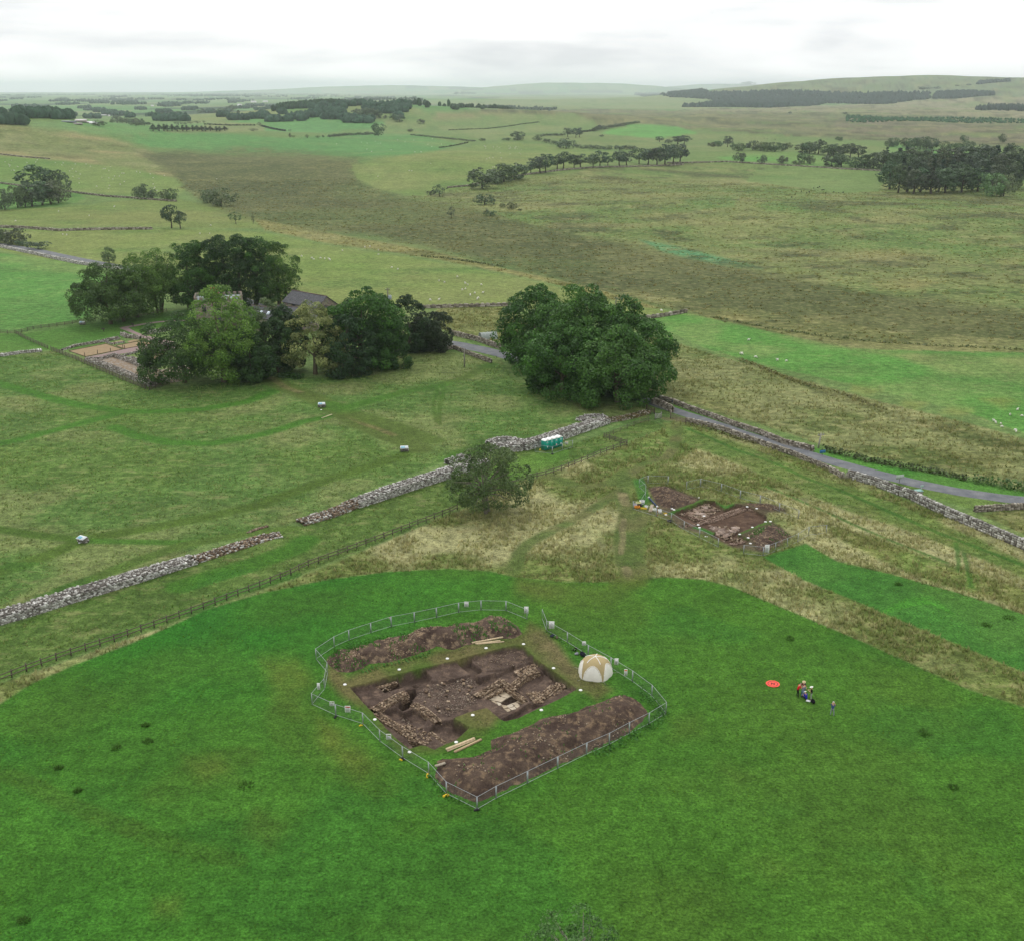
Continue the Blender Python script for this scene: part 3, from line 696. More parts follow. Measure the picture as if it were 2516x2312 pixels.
# ================================================================== ROAD
def ribbon(pl, widths, step=2.0):
    """resample a world polyline; return points, normals, widths"""
    P, Wd = [], []
    for i in range(len(pl) - 1):
        a, b_ = Vector(pl[i]), Vector(pl[i + 1])
        n = max(1, int((b_ - a).length / step))
        for k in range(n):
            t = k / n
            P.append(a.lerp(b_, t)); Wd.append(widths[i] * (1 - t) + widths[i + 1] * t)
    P.append(Vector(pl[-1])); Wd.append(widths[-1])
    for _ in range(6):
        Q = P[:]
        for i in range(1, len(P) - 1): Q[i] = (P[i - 1] + P[i] * 2 + P[i + 1]) / 4
        P = Q
    Nn = []
    for i in range(len(P)):
        d = P[min(i + 1, len(P) - 1)] - P[max(i - 1, 0)]
        Nn.append(Vector((-d.y, d.x, 0)).normalized())
    return P, Nn, Wd
def sheet(name, pl, widths, mat, lift, label, cat, step=2.0, camber=.03, kind='structure'):
    P, Nn, Wd = ribbon(pl, widths, step)
    V, Q = [], []
    for i, (p, n, w) in enumerate(zip(P, Nn, Wd)):
        for k, s in enumerate((-1, -.5, 0, .5, 1)):
            q = p + n * (w / 2 * s * (1 + .03 * math.sin(i * 1.7 + k)))
            V.append((q.x, q.y, hz(q.x, q.y) + lift + camber * (1 - s * s)))
        if i:
            for k in range(4):
                a = (i - 1) * 5 + k
                Q.append((a, a + 1, a + 6, a + 5))
    o = obj(name, mesh_np(name, V, np.array(Q)[:, ::-1], mat, None, True)); tag(o, label, cat, kind=kind)
    return o
b = NB('asphalt')
c = b.mix(b.noise(.5, lo=0, hi=1), tuple(lin((96, 99, 104))), tuple(lin((124, 125, 126))))
c = b.cscale(c, b.noise(9, lo=.8, hi=1.2))
M['asphalt'] = b.finish(c, .9, .2, normal=b.bump(b.noise(30), .3, .02))
road_pl = gl('A4', [(-160, 100), (-60, 112), (200, 152), (450, 206), (690, 250), (1000, 330)]) + gl('N', [(560, 722), (720, 790), (860, 818), (985, 828)]) + gl('A5', [(690, 555), (830, 582), (975, 615), (1300, 720), (1700, 845)]) + \
    gl('A6', [(130, 900), (330, 963), (560, 1043), (760, 1105), (950, 1165), (1180, 1230), (1400, 1285), (1650, 1337), (2011, 1385), (2250, 1405)])
sheet('road', road_pl, [5, 5, 5, 5, 5, 5, 5, 5, 5, 5.5, 6, 6, 5.6, 4.6, 3.8, 3.4, 3.4, 3.4, 3.6, 3.8, 4, 4.2, 4.2, 4.4, 4.4], M['asphalt'], .02, 'narrow grey asphalt country lane between stone walls', 'road')

# ================================================================== TREES
def make_crown(seed, H, W, lowfrac, puffs, leaves, leaf, rgb, var=.28, rgb2=None, shape='round', gap=0.0, up=.35, prad=(.15, .24), lobes=0):
    rg = np.random.default_rng(seed)
    zc = H * (1 + lowfrac) / 2; c = H * (1 - lowfrac) / 2; a = W / 2
    out = []
    cent = []
    lum = rg.uniform(0, 2 * math.pi, 6)
    for i in range(puffs):
        for _ in range(30):
            d = rg.normal(size=3); d /= np.linalg.norm(d)
            if d[2] > -.85: break
        az_ = math.atan2(d[1], d[0])
        rr = (.66 + .24 * rg.random()) if rg.random() < .85 else rg.uniform(.2, .6)
        rr *= 1 + .13 * math.sin(3 * az_ + lum[0]) + .10 * math.sin(5 * az_ + 4 * d[2] + lum[1])
        wz = 1.0
        if shape == 'cone': wz = max(.12, 1 - (d[2] + 1) / 2.1)
        elif shape == 'flat': wz = 1.0 + .25 * d[2]
        elif shape == 'egg': wz = 1.0 - .22 * d[2]
        elif shape == 'full': wz = (1 - abs(d[2]) ** 3) ** .33 / max(.25, math.hypot(d[0], d[1])) * (1 - .15 * d[2])
        p = np.array([d[0] * a * rr * wz, d[1] * a * rr * wz, zc + d[2] * c * (.88 if rr > .6 else rr)])
        if lobes and i % 10 < 7:
            if i == 0:
                LB = []
                for q in range(lobes):
                    dd = rg.normal(size=3); dd[2] = abs(dd[2]) * 1.25 - .95; dd /= np.linalg.norm(dd)
                    if q == 0: dd = np.array([0, 0, 1.0])
                    wl = (1 - abs(dd[2]) ** 3) ** .33 / max(.3, math.hypot(dd[0], dd[1])) if q else 1.0
                    k_ = rg.uniform(.52, .72)
                    LB.append((np.array([dd[0] * a * k_ * wl, dd[1] * a * k_ * wl, zc + dd[2] * c * k_]), rg.uniform(.4, .56)))
            lc, lr = LB[i % lobes]
            ow_ = lc - np.array([0, 0, zc]); ow_ = ow_ / (np.linalg.norm(ow_) + 1e-6)
            d = rg.normal(size=3) + ow_ * .8; d /= np.linalg.norm(d)
            p = lc + d * np.array([a, a, (a + c) / 2]) * lr * rg.uniform(.75, 1.0)
        pr = W * rg.uniform(*prad) * (1.0 if shape != 'cone' else (.35 + .8 * wz))
        cent.append((p, pr))
    V, C = [], []
    c1 = lin(rgb); c2 = lin(rgb2) if rgb2 is not None else c1 * 1.35
    for p, pr in cent:
        n = int(leaves * rg.uniform(.7, 1.3))
        ow = p - np.array([0, 0, zc]); ow = ow / (np.linalg.norm(ow) + 1e-6)
        d = rg.normal(size=(n, 3)) + ow * .75; d[:, 2] += up
        d /= np.linalg.norm(d, axis=1)[:, None]
        rad = pr * rg.uniform(.72, 1.08, (n, 1))
        if gap: keep = rg.random(n) > gap; d, rad = d[keep], rad[keep]; n = len(d)
        q = p + d * rad * np.array([1, 1, .78])
        nn = d + rg.normal(size=(n, 3)) * .55; nn /= np.linalg.norm(nn, axis=1)[:, None]
        t1 = np.cross(nn, rg.normal(size=(n, 3))); t1 /= np.linalg.norm(t1, axis=1)[:, None]
        t2 = np.cross(nn, t1)
        s1 = leaf * rg.uniform(.6, 1.25, (n, 1)); s2 = s1 * rg.uniform(.5, .9, (n, 1))
        V.append(np.stack([q - t1 * s1 / 2, q - t2 * s2 / 2, q + t1 * s1 / 2, q + t2 * s2 / 2], 1).reshape(-1, 3))
        m = np.clip(rg.uniform(0, 1) * .6 + rg.uniform(0, .4, (n, 1)), 0, 1)
        cc = (c1 * (1 - m) + c2 * m) * rg.uniform(1 - var, 1 + var, (n, 1)) * rg.uniform(.85, 1.15)
        C.append(np.repeat(cc, 4, 0))
    V = np.concatenate(V); C = np.concatenate(C)
    V[:, 2] = np.maximum(V[:, 2], .15)
    me = mesh_np('crown', V, np.arange(len(V)).reshape(-1, 4), M['leaf'], C)
    return me, cent
def make_trunk(seed, H, W, cent, frac=.55, r0=None, limbs=9, rgb=(92, 84, 70), stems=1):
    rg = random.Random(seed)
    r0 = r0 or .022 * H + .012 * W
    mb = MB()
    col = lin(rgb)
    for sidx in range(stems):
        ox, oy = (rg.uniform(-.05, .05) * W, rg.uniform(-.05, .05) * W) if stems > 1 else (0, 0)
        top = Vector((ox * 3 + rg.uniform(-.04, .04) * W, oy * 3 + rg.uniform(-.04, .04) * W, H * frac))
        base_ = Vector((ox, oy, -.3))
        pts = [base_, Vector((ox, oy, .25)), base_.lerp(top, .35) + Vector((rg.uniform(-.02, .02) * W, rg.uniform(-.02, .02) * W, 0)), base_.lerp(top, .7), top]
        rr = r0 / math.sqrt(stems)
        mb.tube(pts, [rr * 1.5, rr * 1.1, rr * .85, rr * .6, rr * .3], 8, col)
        ends = sorted(cent, key=lambda q: rg.random())[:limbs]
        for p, pr in ends:
            p = Vector(p)
            t = min(.95, max(.5, (p.z / H) * .55 / frac))
            s = base_.lerp(top, t)
            mid = s.lerp(p, .5) + Vector((0, 0, .04 * H))
            mb.tube([s, mid, p], [rr * .42, rr * .26, rr * .07], 5, col, cap=False)
    return mb.mesh('trunk', M['bark'], True)
TREES = {}
def tree(name, base, H, W, label, seed, rgb, rgb2=None, low=.2, puffs=70, leaves=130, leaf=.5, group=None, trunk=(92, 84, 70), cat='tree', limbs=9, frac=.55, stems=1, **kw):
    e = empty(name, base, 0, label, cat, group)
    me, cent = make_crown(seed, H, W, low, puffs, leaves, leaf, rgb, rgb2=rgb2, **kw)
    tm = make_trunk(seed, H, W, cent, frac, limbs=limbs, rgb=trunk, stems=stems)
    obj('trunk', tm, e); obj('crown', me, e)
    return e
def vspan(view, x, yb, yt):
    """base point and real height of something standing at a photo position"""
    b_ = g(view, x, yb)
    u, vt = nat(view, [(x, yt)])[0]
    dx, dy, dz = rel(u, vt)
    t = b_.y / dy
    return b_, (CAM_H + dz * t) - b_.z
SYC, SYC2 = (44, 80, 32), (82, 126, 48)
LIM, LIM2 = (66, 98, 42), (108, 140, 62)
DRK, DRK2 = (38, 64, 34), (64, 94, 46)
near_trees = [
    # view, base x, base y, top y, crown width (view px), low, colours, label, options
    ('A4', 640, 598, 292, 285, .16, (58, 86, 40), (92, 118, 58), 'round mid-green tree at the end of the tall row by the rail fence', {}),
    ('A4', 800, 556, 242, 250, .18, LIM, LIM2, 'light green tree second from the open end of the tall row', {}),
    ('A4', 930, 532, 182, 235, .34, LIM, LIM2, 'open light green tree with bare forked trunks in the tall row', dict(stems=3, gap=.25)),
    ('A4', 1105, 512, 112, 250, .3, DRK, SYC2, 'tall dark sycamore with a straight pale trunk beside the towered farmhouse', {}),
    ('A4', 1320, 500, 92, 260, .12, DRK, DRK2, 'very dark tall tree directly behind the farmhouse roof', {}),
    ('A4', 1500, 492, 110, 250, .08, DRK, SYC2, 'dark tall tree between the farmhouse and the slate barn', {}),
    ('A4', 1640, 490, 118, 215, .08, (54, 86, 38), (96, 128, 52), 'yellow-green tall tree at the barn end of the tall row', {}),
    ('A4', 1075, 945, 600, 350, .08, (46, 74, 36), (82, 110, 52), 'dark broad tree overhanging the corner of the excavated gateway', dict(puffs=90)),
    ('A4', 1310, 940, 432, 345, .12, (74, 112, 44), (122, 156, 66), 'tall bright green ash rising in front of the farmhouse', dict(puffs=100)),
    ('A4', 1480, 935, 690, 200, .06, (42, 72, 38), (72, 102, 50), 'small dark round tree at the foot of the bright green ash', {}),
    ('A4', 1560, 870, 462, 210, .15, (72, 92, 62), (110, 128, 84), 'thin grey-green tree through which the stone gable shows', dict(gap=.45, puffs=60)),
    ('A4', 1690, 860, 515, 190, .1, (44, 72, 44), (78, 106, 60), 'dark green tree squeezed beside the pale flowering one', {}),
    ('A4', 1850, 893, 508, 260, .04, (76, 100, 48), (176, 180, 116), 'rounded tree covered in pale cream flowers', dict(puffs=90)),
    ('A5', 120, 745, 400, 240, .04, (40, 66, 40), (66, 94, 54), 'low dark tree in front of the big domed sycamore by the barn', {}),
    ('A5', 215, 705, 288, 380, .06, SYC, SYC2, 'big domed dark green sycamore between the barn and the lane', dict(puffs=120)),
    ('A5', 470, 612, 325, 230, .12, (40, 62, 38), (62, 86, 48), 'dark yew beside the utility pole at the lane', {}),
    ('A5', 590, 602, 385, 205, .05, (48, 62, 44), (70, 84, 54), 'spreading dull yew with drooping tips nearest the lane', dict(shape='flat')),
    ('A4', 1420, 925, 640, 190, .0, (52, 80, 38), (92, 120, 58), 'mid-green tree filling the gap between the bright ash and the small dark one', {}),
    ('A4', 1630, 880, 590, 170, .0, (48, 74, 42), (80, 108, 58), 'grey-green tree in the gap before the pale flowering one', {}),
    ('A5', 345, 700, 440, 200, .0, (42, 74, 36), (74, 112, 48), 'lower sycamore at the lane side of the big domed one', {}),
    ('A4', 1210, 505, 130, 200, .1, DRK, SYC2, 'dark tree just behind the farmhouse chimney', {}),
    ('A4', 1415, 496, 105, 220, .05, DRK, DRK2, 'dark tree in the middle of the mass behind the farm', {}),
    ('A4', 720, 580, 300, 200, .1, (60, 92, 42), (100, 130, 60), 'light tree between the first two of the tall row', {}),
    ('A5', 1190, 690, 295, 400, .03, SYC, SYC2, 'lane-side sycamore of the huge clump, over the road', dict(puffs=120)),
    ('A5', 1430, 770, 285, 470, .05, SYC, (92, 134, 54), 'tallest domed sycamore of the huge clump by the lane', dict(puffs=150)),
    ('A5', 1720, 800, 425, 400, .03, SYC, SYC2, 'sycamore at the road-gate end of the huge clump', dict(puffs=120)),
    ('A5', 1330, 850, 480, 420, .02, SYC, SYC2, 'low front sycamore of the huge clump facing the ruined wall', dict(puffs=120)),
    ('A5', 1640, 900, 535, 430, .02, (50, 86, 36), (90, 130, 54), 'spreading front sycamore of the huge clump above the stone gate', dict(puffs=130)),
]
for i, (vw, bx, by, ty, wpx, low, c1, c2, label, kw) in enumerate(near_trees):
    bp, H = vspan(vw, bx, by, ty)
    Wm = wpx * VIEW[vw][2] * mpp(bp)
    bp = bp + Vector((0, Wm * .12, 0)); bp.z = hz(bp.x, bp.y)
    H *= .98 if vw == 'A5' else 1.03
    kw = dict(kw); kw.setdefault('puffs', 84); kw.setdefault('shape', 'full')
    low = {'open': .3}.get(label[:4], low * .6 - .10)
    kw['puffs'] = int(kw['puffs'] * 1.5)
    yew = 'yew' in label
    tree('yew_tree' if yew else ('sycamore_tree' if 'sycamore' in label else 'broadleaf_tree'), bp, H, Wm * (1.24 if vw == 'A4' else 1.12), label, 100 + i, c1, c2, low, leaves=kw.pop('leaves', 150), leaf=max(.45, .034 * Wm), lobes=14, prad=(.075, .135), **kw)
# the ash standing by the rail fence
bp, H = vspan('B8', 1440, 622, 185)
tree('ash_tree', bp, H * 1.04, 14.6, 'lone ash with twisted bare limbs standing at the rail fence by the wall', 301, (66, 90, 48), (112, 132, 78), .04, puffs=120, leaves=120, leaf=.36, gap=.05, trunk=(122, 116, 104), limbs=26, frac=.72, stems=2, prad=(.05, .11))
# crown of a tree standing below the bottom edge of the picture
tree('hawthorn_tree', Vector((5.2, 69.5, 0)), 9.2, 7.6, 'thin-topped green tree with bare twigs in the mown field, at the bottom edge', 302, (58, 96, 44), (104, 142, 76), .15, puffs=44, leaves=110, leaf=.24, gap=.35, trunk=(140, 136, 122), limbs=30, frac=.8, prad=(.08, .16))
print('near trees', time.time() - T0)

# ---- trees and bushes of the middle and far distance: shared shapes, each one its own object
def proto(seed, kind):
    if kind == 'round': a = dict(H=10, W=9, low=.02, puffs=34, leaves=34, leaf=.9)
    elif kind == 'wide': a = dict(H=8, W=11, low=.06, puffs=34, leaves=34, leaf=.9, shape='flat')
    elif kind == 'tall': a = dict(H=13, W=8, low=.04, puffs=38, leaves=34, leaf=.9, shape='egg')
    elif kind == 'pine': a = dict(H=12, W=10, low=.25, puffs=30, leaves=34, leaf=.9, shape='flat')
    elif kind == 'spruce': a = dict(H=13, W=6.5, low=.03, puffs=40, leaves=30, leaf=.8, shape='cone')
    elif kind == 'bush': a = dict(H=4, W=5.2, low=.0, puffs=22, leaves=30, leaf=.5)
    elif kind == 'thorn': a = dict(H=5, W=5.0, low=.12, puffs=20, leaves=28, leaf=.5, gap=.15, shape='flat')
    H, W, low = a.pop('H'), a.pop('W'), a.pop('low')
    me, cent = make_crown(seed, H, W, low, rgb=(120, 128, 112), rgb2=(168, 172, 150), prad=(.13, .22), **a)
    tm = make_trunk(seed, H, W, cent, .6, limbs=6 if kind in ('pine', 'thorn') else 3, rgb=(74, 68, 58))
    return me, tm, H, W
PROTO = {k: [proto(500 + 10 * i + j, k) for j in range(3)] for i, k in enumerate(('round', 'wide', 'tall', 'pine', 'spruce', 'bush', 'thorn'))}
TINT = {'round': (.42, .58, .36), 'wide': (.42, .56, .36), 'tall': (.38, .54, .35), 'pine': (.27, .38, .29), 'spruce': (.22, .34, .26), 'bush': (.38, .52, .34), 'thorn': (.40, .52, .34)}
far_count = 0
rt = random.Random(21)
def far_tree(kind, bp, H, W, label, group=None, parts=True, name=None, tint=1.0):
    global far_count
    far_count += 1
    me, tm, h0, w0 = PROTO[kind][rt.randrange(3)]
    nm = name or {'bush': 'bush', 'thorn': 'thorn_tree', 'pine': 'pine_tree', 'spruce': 'spruce_tree'}.get(kind, 'broadleaf_tree')
    e = empty(nm, bp, rt.uniform(0, 6.28), label, 'bush' if kind == 'bush' else 'tree', group)
    e.scale = (W / w0, W / w0, H / h0)
    t = [x * tint * rt.uniform(.88, 1.15) for x in TINT[kind]]
    cr_ = obj('crown', me, e); cr_.color = (*t, 1)
    tr_ = obj('trunk', tm, e)
    return e
def row(kind, view, pts, spans, label, group, tint=1.0, name=None):
    """each item: x, y base, y top, width in view pixels; label has a %s for the place in the row counted from the left"""
    items = sorted(pts)
    for i, it in enumerate(items):
        x, yb = it[0], it[1]
        hp, wp = (it[2], it[3]) if len(it) > 3 else spans
        bp, H = vspan(view, x, yb, yb - hp)
        W = wp * VIEW[view][2] * mpp(bp) * 1.3
        H *= 1.08
        k = it[4] if len(it) > 4 else kind
        far_tree(k, bp, max(H, .8), W, label % nth(i), group, tint=tint, name=name)
# left side, A1 view
row('tall', 'A1', [(30, 880, 100, 75, 'wide'), (105, 866, 112, 85, 'wide'), (150, 862, 95, 60), (190, 858, 128, 110), (250, 850, 130, 100), (300, 845, 120, 90), (345, 838, 110, 110, 'wide')], None, '%s of the low front trees in the copse on the left hillside', 'front trees of the hillside copse')
row('tall', 'A1', [(212, 800, 170, 140), (300, 790, 145, 60), (355, 792, 138, 85)], None, '%s of the three tall dark trees behind the hillside copse', 'tall trees of the hillside copse', .8)
row('wide', 'A1', [(812, 808, 55, 50), (850, 815, 72, 75), (902, 812, 45, 42), (968, 820, 52, 48), (1015, 825, 62, 60)], None, '%s small tree from the left along the wall below the sheep pasture', 'small trees on the pasture wall')
row('bush', 'A1', [(1220, 838, 68, 70, 'wide'), (1300, 855, 88, 125, 'wide')], None, '%s of the two dark sallows at the edge of the mire', 'sallows at the mire edge')
row('pine', 'A1', [(1010, 985, 118, 80), (1062, 988, 90, 62)], None, '%s of two wind-shaped pines standing on the pasture bank', 'wind-shaped pines')
row('thorn', 'A1', [(1388, 960, 60, 48), (1490, 962, 55, 14)], None, '%s thin thorn on the pasture bank beside the mire', 'thorns beside the mire')
row('bush', 'A1', [(70, 1078, 85, 130), (225, 1108, 42, 100), (20, 1075, 75, 60), (135, 1088, 30, 60)], None, '%s bush from the left along the walled lane', 'bushes on the lane verge', .8)
row('round', 'A1', [(642, 1190, 85, 62)], None, '%s, only young tree on the pasture above the walled lane', None)
row('spruce', 'A1', [(905 + 28 * i + rt.uniform(-6, 6), 416 - rt.uniform(0, 4), 42 - i * 1.1, 42) for i in range(16)], None, '%s spruce from the left in the dark shelter belt on the green field', 'spruces of the shelter belt')
row('tall', 'A1', [(722, 368, 28, 30), (745, 370, 30, 34), (775, 372, 30, 34), (800, 372, 32, 34), (830, 370, 28, 30), (690, 366, 42, 46), (660, 366, 18, 22), (585, 384, 30, 60, 'bush'), (800, 384, 20, 60, 'bush'), (850, 382, 22, 60, 'bush')], None, '%s tree from the left in the clump beside the far farm', 'trees beside the far farm', .75)
row('thorn', 'A1', [(1705, 455, 26, 18), (1726, 455, 14, 12), (1806, 458, 22, 16), (1870, 455, 14, 20), (1900, 454, 14, 16), (1938, 452, 16, 18), (1968, 450, 16, 20), (1995, 448, 18, 24), (1526, 384, 20, 26), (1492, 416, 16, 36), (1704, 416, 10, 14), (1752, 327, 9, 12), (1050, 380, 20, 30), (1088, 378, 16, 22), (1120, 374, 16, 22), (1160, 370, 14, 26), (1200, 366, 12, 12)], None, '%s small thorn from the left across the far green fields', 'small thorns of the far fields', .7)
row('round', 'A1', [(1090, 335, 14, 20), (1180, 308, 26, 32), (1220, 306, 20, 36), (1260, 306, 24, 40), (1300, 304, 26, 36), (1335, 300, 28, 36), (1372, 296, 34, 40), (1400, 312, 20, 16), (960, 330, 24, 34), (1000, 328, 22, 30), (1040, 326, 26, 40)], None, '%s tree from the left in the far hedge line below the hilltop wood', 'trees of the far hedge line', .7)
# centre, A2 view
row('pine', 'A2', [(1150 + 0, 635, 60, 60), (1205, 632, 88, 80), (1235, 628, 95, 70), (1300, 610, 72, 70), (1335, 606, 85, 75), (1395, 606, 70, 60), (1430, 604, 72, 75), (1500, 602, 66, 60), (1540, 598, 82, 70), (1585, 590, 50, 52), (1650, 592, 75, 70), (1690, 588, 72, 70), (1760, 580, 82, 70), (1810, 584, 80, 80), (1860, 590, 86, 80), (1905, 590, 110, 90), (1950, 582, 96, 80), (1990, 574, 90, 80)], None, '%s pine from the left in the long row across the rough grazing', 'pines of the long row')
row('round', 'A2', [(880, 718, 105, 130), (950, 690, 72, 90), (1000, 680, 92, 100), (1060, 668, 85, 110)], None, '%s of the four rounded trees at the near end of the pine row', 'rounded trees ending the pine row', .8)
row('bush', 'A2', [(590, 760, 30, 36), (893, 810, 55, 90), (1045, 834, 38, 40), (995, 825, 22, 30), (1092, 845, 14, 18), (925, 872, 28, 50)], None, '%s dark bush from the left along the edge of the mire', 'bushes along the mire edge', .8)
row('thorn', 'A2', [(640, 762, 58, 60), (706, 884, 55, 32), (422, 892, 14, 10), (905, 860, 26, 26)], None, '%s scrubby thorn from the left standing out on the mire', 'thorns out on the mire')
row('round', 'A2', [(175, 315, 42, 42), (210, 322, 48, 50), (245, 325, 55, 56), (275, 322, 52, 40), (300, 322, 34, 30), (380, 332, 32, 34), (415, 342, 38, 48), (332, 324, 16, 20), (536, 355, 26, 34)], None, '%s tree from the left in the clumps on the slope under the hilltop wood', 'slope clumps under the hilltop wood', .75)
row('round', 'A2', [(296, 422, 66, 56), (475, 398, 14, 26), (880, 450, 14, 30), (1015, 448, 14, 36), (1080, 446, 46, 60)], None, '%s scattered tree from the left along the green field boundary', 'scattered boundary trees', .75)
row('bush', 'A2', [(20 + i * 17, 428 - i * .9, 14 + rt.uniform(-3, 4), 20) for i in range(15)] + [(490 + i * 26, 420 + i * 2.6, 9, 26) for i in range(14)], None, '%s hedge bush from the left along the far green field', 'bushes of the far field hedge', .6)
row('pine', 'A2', [(1358, 428, 46, 44), (1405, 432, 48, 40), (1425, 430, 46, 36), (1875, 458, 30, 36), (1975, 468, 40, 50)], None, '%s flat-topped pine from the left by the far straw-coloured strip', 'flat-topped pines by the strip')
row('bush', 'A2', [(1195, 448, 30, 40), (1240, 462, 24, 40), (1280, 470, 20, 40), (1318, 488, 36, 50), (1350, 494, 52, 80), (1410, 490, 20, 36), (1450, 494, 20, 40), (1500, 498, 24, 50), (1540, 498, 18, 40), (1580, 500, 22, 46), (1650, 506, 30, 50), (1690, 500, 24, 40), (1725, 502, 22, 40), (1548, 428, 12, 20), (1925, 465, 22, 36)], None, '%s bush from the left in the scrub line behind the pine row', 'scrub line behind the pine row', .75)
row('bush', 'A2', [(1505 + i * 22, 398 - i * 4.2, 24 - i, 30) for i in range(12)] + [(1220 + i * 22, 424 - i * .6, 13, 24) for i in range(6)], None, '%s bush from the left in the dark hedge beside the bright green field', 'bushes of the bright field hedge', .65)
# right, A3 view
row('wide', 'A3', [(60, 470, 40, 44, 'pine'), (95, 470, 44, 52, 'pine'), (250, 486, 22, 40), (285, 486, 28, 40), (338, 488, 55, 44, 'pine'), (368, 490, 24, 30), (400, 510, 36, 60), (480, 505, 46, 55), (525, 508, 40, 50), (560, 512, 44, 50), (605, 514, 46, 56), (645, 510, 38, 44), (678, 498, 30, 34)], None, '%s tree from the left along the hedge beyond the pale green strip', 'trees of the hedge beyond the strip', .8)
row('wide', 'A3', [(410, 572, 46, 54), (532, 580, 38, 42), (650, 580, 36, 46), (728, 588, 22, 36), (805, 585, 42, 36), (770, 580, 56, 60, 'round')], None, '%s bush from the left along the wall above the mown pale field', 'bushes on the pale field wall', .85)
row('round', 'A3', [(760, 520, 50, 70), (800, 524, 60, 70), (850, 528, 75, 80), (905, 536, 56, 70), (935, 535, 60, 60), (990, 545, 66, 60, 'pine'), (1030, 548, 70, 60, 'pine'), (1075, 552, 66, 64, 'pine')], None, '%s tree from the left in the upper dark clump of the hedgerow', 'upper hedgerow clump', .8)
row('round', 'A3', [(925, 596, 58, 80), (980, 600, 76, 70), (1060, 606, 56, 70), (1110, 608, 70, 70), (1160, 608, 80, 80), (1215, 612, 96, 90), (1235, 560, 70, 46, 'spruce'), (1345, 580, 90, 70, 'spruce'), (1310, 580, 70, 60)], None, '%s tree from the left in the lower clump next to the conifer block', 'lower clump next to the conifer block', .8)
row('wide', 'A3', [(1250, 486, 30, 40), (1275, 486, 44, 50), (1345, 490, 44, 50), (1385, 494, 50, 60), (1425, 496, 56, 60), (1460, 498, 56, 60), (1495, 500, 54, 50), (1565, 508, 46, 44), (1620, 512, 40, 44), (1690, 505, 44, 60), (1650, 506, 34, 40), (1775, 518, 22, 36), (1832, 516, 30, 24), (1735, 510, 20, 30), (1915, 522, 20, 50), (968, 452, 20, 36), (1672, 458, 30, 34), (1888, 462, 40, 34)], None, '%s tree from the left along the top boundary of the green fields', 'trees of the top green boundary', .8)
blk = []
rb = random.Random(5)
for r_ in range(3):
    for i in range(17):
        x = 1250 + i * 46 + r_ * 20 + rb.uniform(-10, 10)
        yb = 742 - max(0, (x - 1480)) * .05 - r_ * 55 + (10 if i % 2 else 0) - max(0, 1330 - x) * .2
        blk.append((x, yb, rb.uniform(120, 150) - r_ * 6, rb.uniform(80, 105), 'spruce' if rb.random() < .45 else 'tall'))
row('tall', 'A3', blk, None, '%s tree from the left in the dense dark conifer block at the right edge', 'trees of the conifer block', .72)
row('wide', 'A3', [(1830, 765, 112, 120), (1895, 765, 105, 90)], None, '%s of two pale grey-green sallows before the conifer block', 'sallows before the conifer block', 1.25)
row('tall', 'A2', [(735, 190, 14, 24), (770, 189, 14, 26), (800, 188, 12, 30), (830, 188, 10, 24)], None, '%s tree from the left in the tiny clump on the pale skyline ridge', 'tiny ridge clump', .7)
row('round', 'A3', [(440, 136, 14, 40), (470, 135, 16, 46), (335, 142, 10, 26), (1450, 160, 14, 60), (1520, 158, 12, 30), (1700, 140, 10, 24), (1635, 144, 8, 20), (690, 298, 10, 16), (1000, 302, 12, 22)], None, '%s small tree from the left scattered over the moor', 'small trees on the moor', .7)
print('far trees', far_count, time.time() - T0)

# ---- woods that read as one mass
def wood(name, label, polys, n, Hr, Wr, tint, seed, cone=True):
    """many small trees joined into one mass; each tree a lumpy little crown"""
    rg = np.random.default_rng(seed)
    V, Q, C = [], [], []
    nv = 0
    for poly, share in polys:
        pw = [tuple(G(u, v_)) for u, v_ in poly]
        xs = [p[0] for p in pw]; ys = [p[1] for p in pw]
        k = 0; need = int(n * share); tries = 0
        while k < need and tries < 40:
            tries += 1
            x = rg.uniform(min(xs), max(xs), need * 3); y = rg.uniform(min(ys), max(ys), need * 3)
            ok = sdist(x, y, pw) > 0
            x, y = x[ok][:need - k], y[ok][:need - k]
            m = len(x)
            if not m: continue
            k += m
            h = rg.uniform(*Hr, m); w = rg.uniform(*Wr, m); z = height(x, y)
            rings = [(0, .75), (.28, 1.0), (.62, .62), (1.0, .04)] if cone else [(.02, .7), (.4, 1.0), (.78, .75), (1.0, .15)]
            sg = 6
            pts = np.zeros((m, len(rings) * sg, 3))
            for a, (fz, fr) in enumerate(rings):
                for q in range(sg):
                    t = 2 * math.pi * q / sg + rg.uniform(0, .6, m)
                    rr = w / 2 * fr * rg.uniform(.7, 1.25, m)
                    pts[:, a * sg + q] = np.stack([x + np.cos(t) * rr, y + np.sin(t) * rr, z + h * np.clip(fz + rg.uniform(-.05, .05, m), 0, 1.1)], 1)
            fq = []
            for a in range(len(rings) - 1):
                for q in range(sg): fq.append((a * sg + q, a * sg + (q + 1) % sg, (a + 1) * sg + (q + 1) % sg, (a + 1) * sg + q))
            fq = np.array(fq)
            ids = nv + (np.arange(m) * len(rings) * sg)[:, None, None] + fq[None]
            V.append(pts.reshape(-1, 3)); Q.append(ids.reshape(-1, 4)); nv += m * len(rings) * sg
            C.append(np.repeat(lin(tint) * rg.uniform(.7, 1.35, (m, 1)), len(rings) * sg, 0))
    o = obj(name, mesh_np(name, np.concatenate(V), np.concatenate(Q), M['wood'], np.concatenate(C)))
    tag(o, label, 'wood', kind='stuff')
    return o
M['wood'] = attr_mat('wood_foliage', .3, .25, .9, .1, 0)
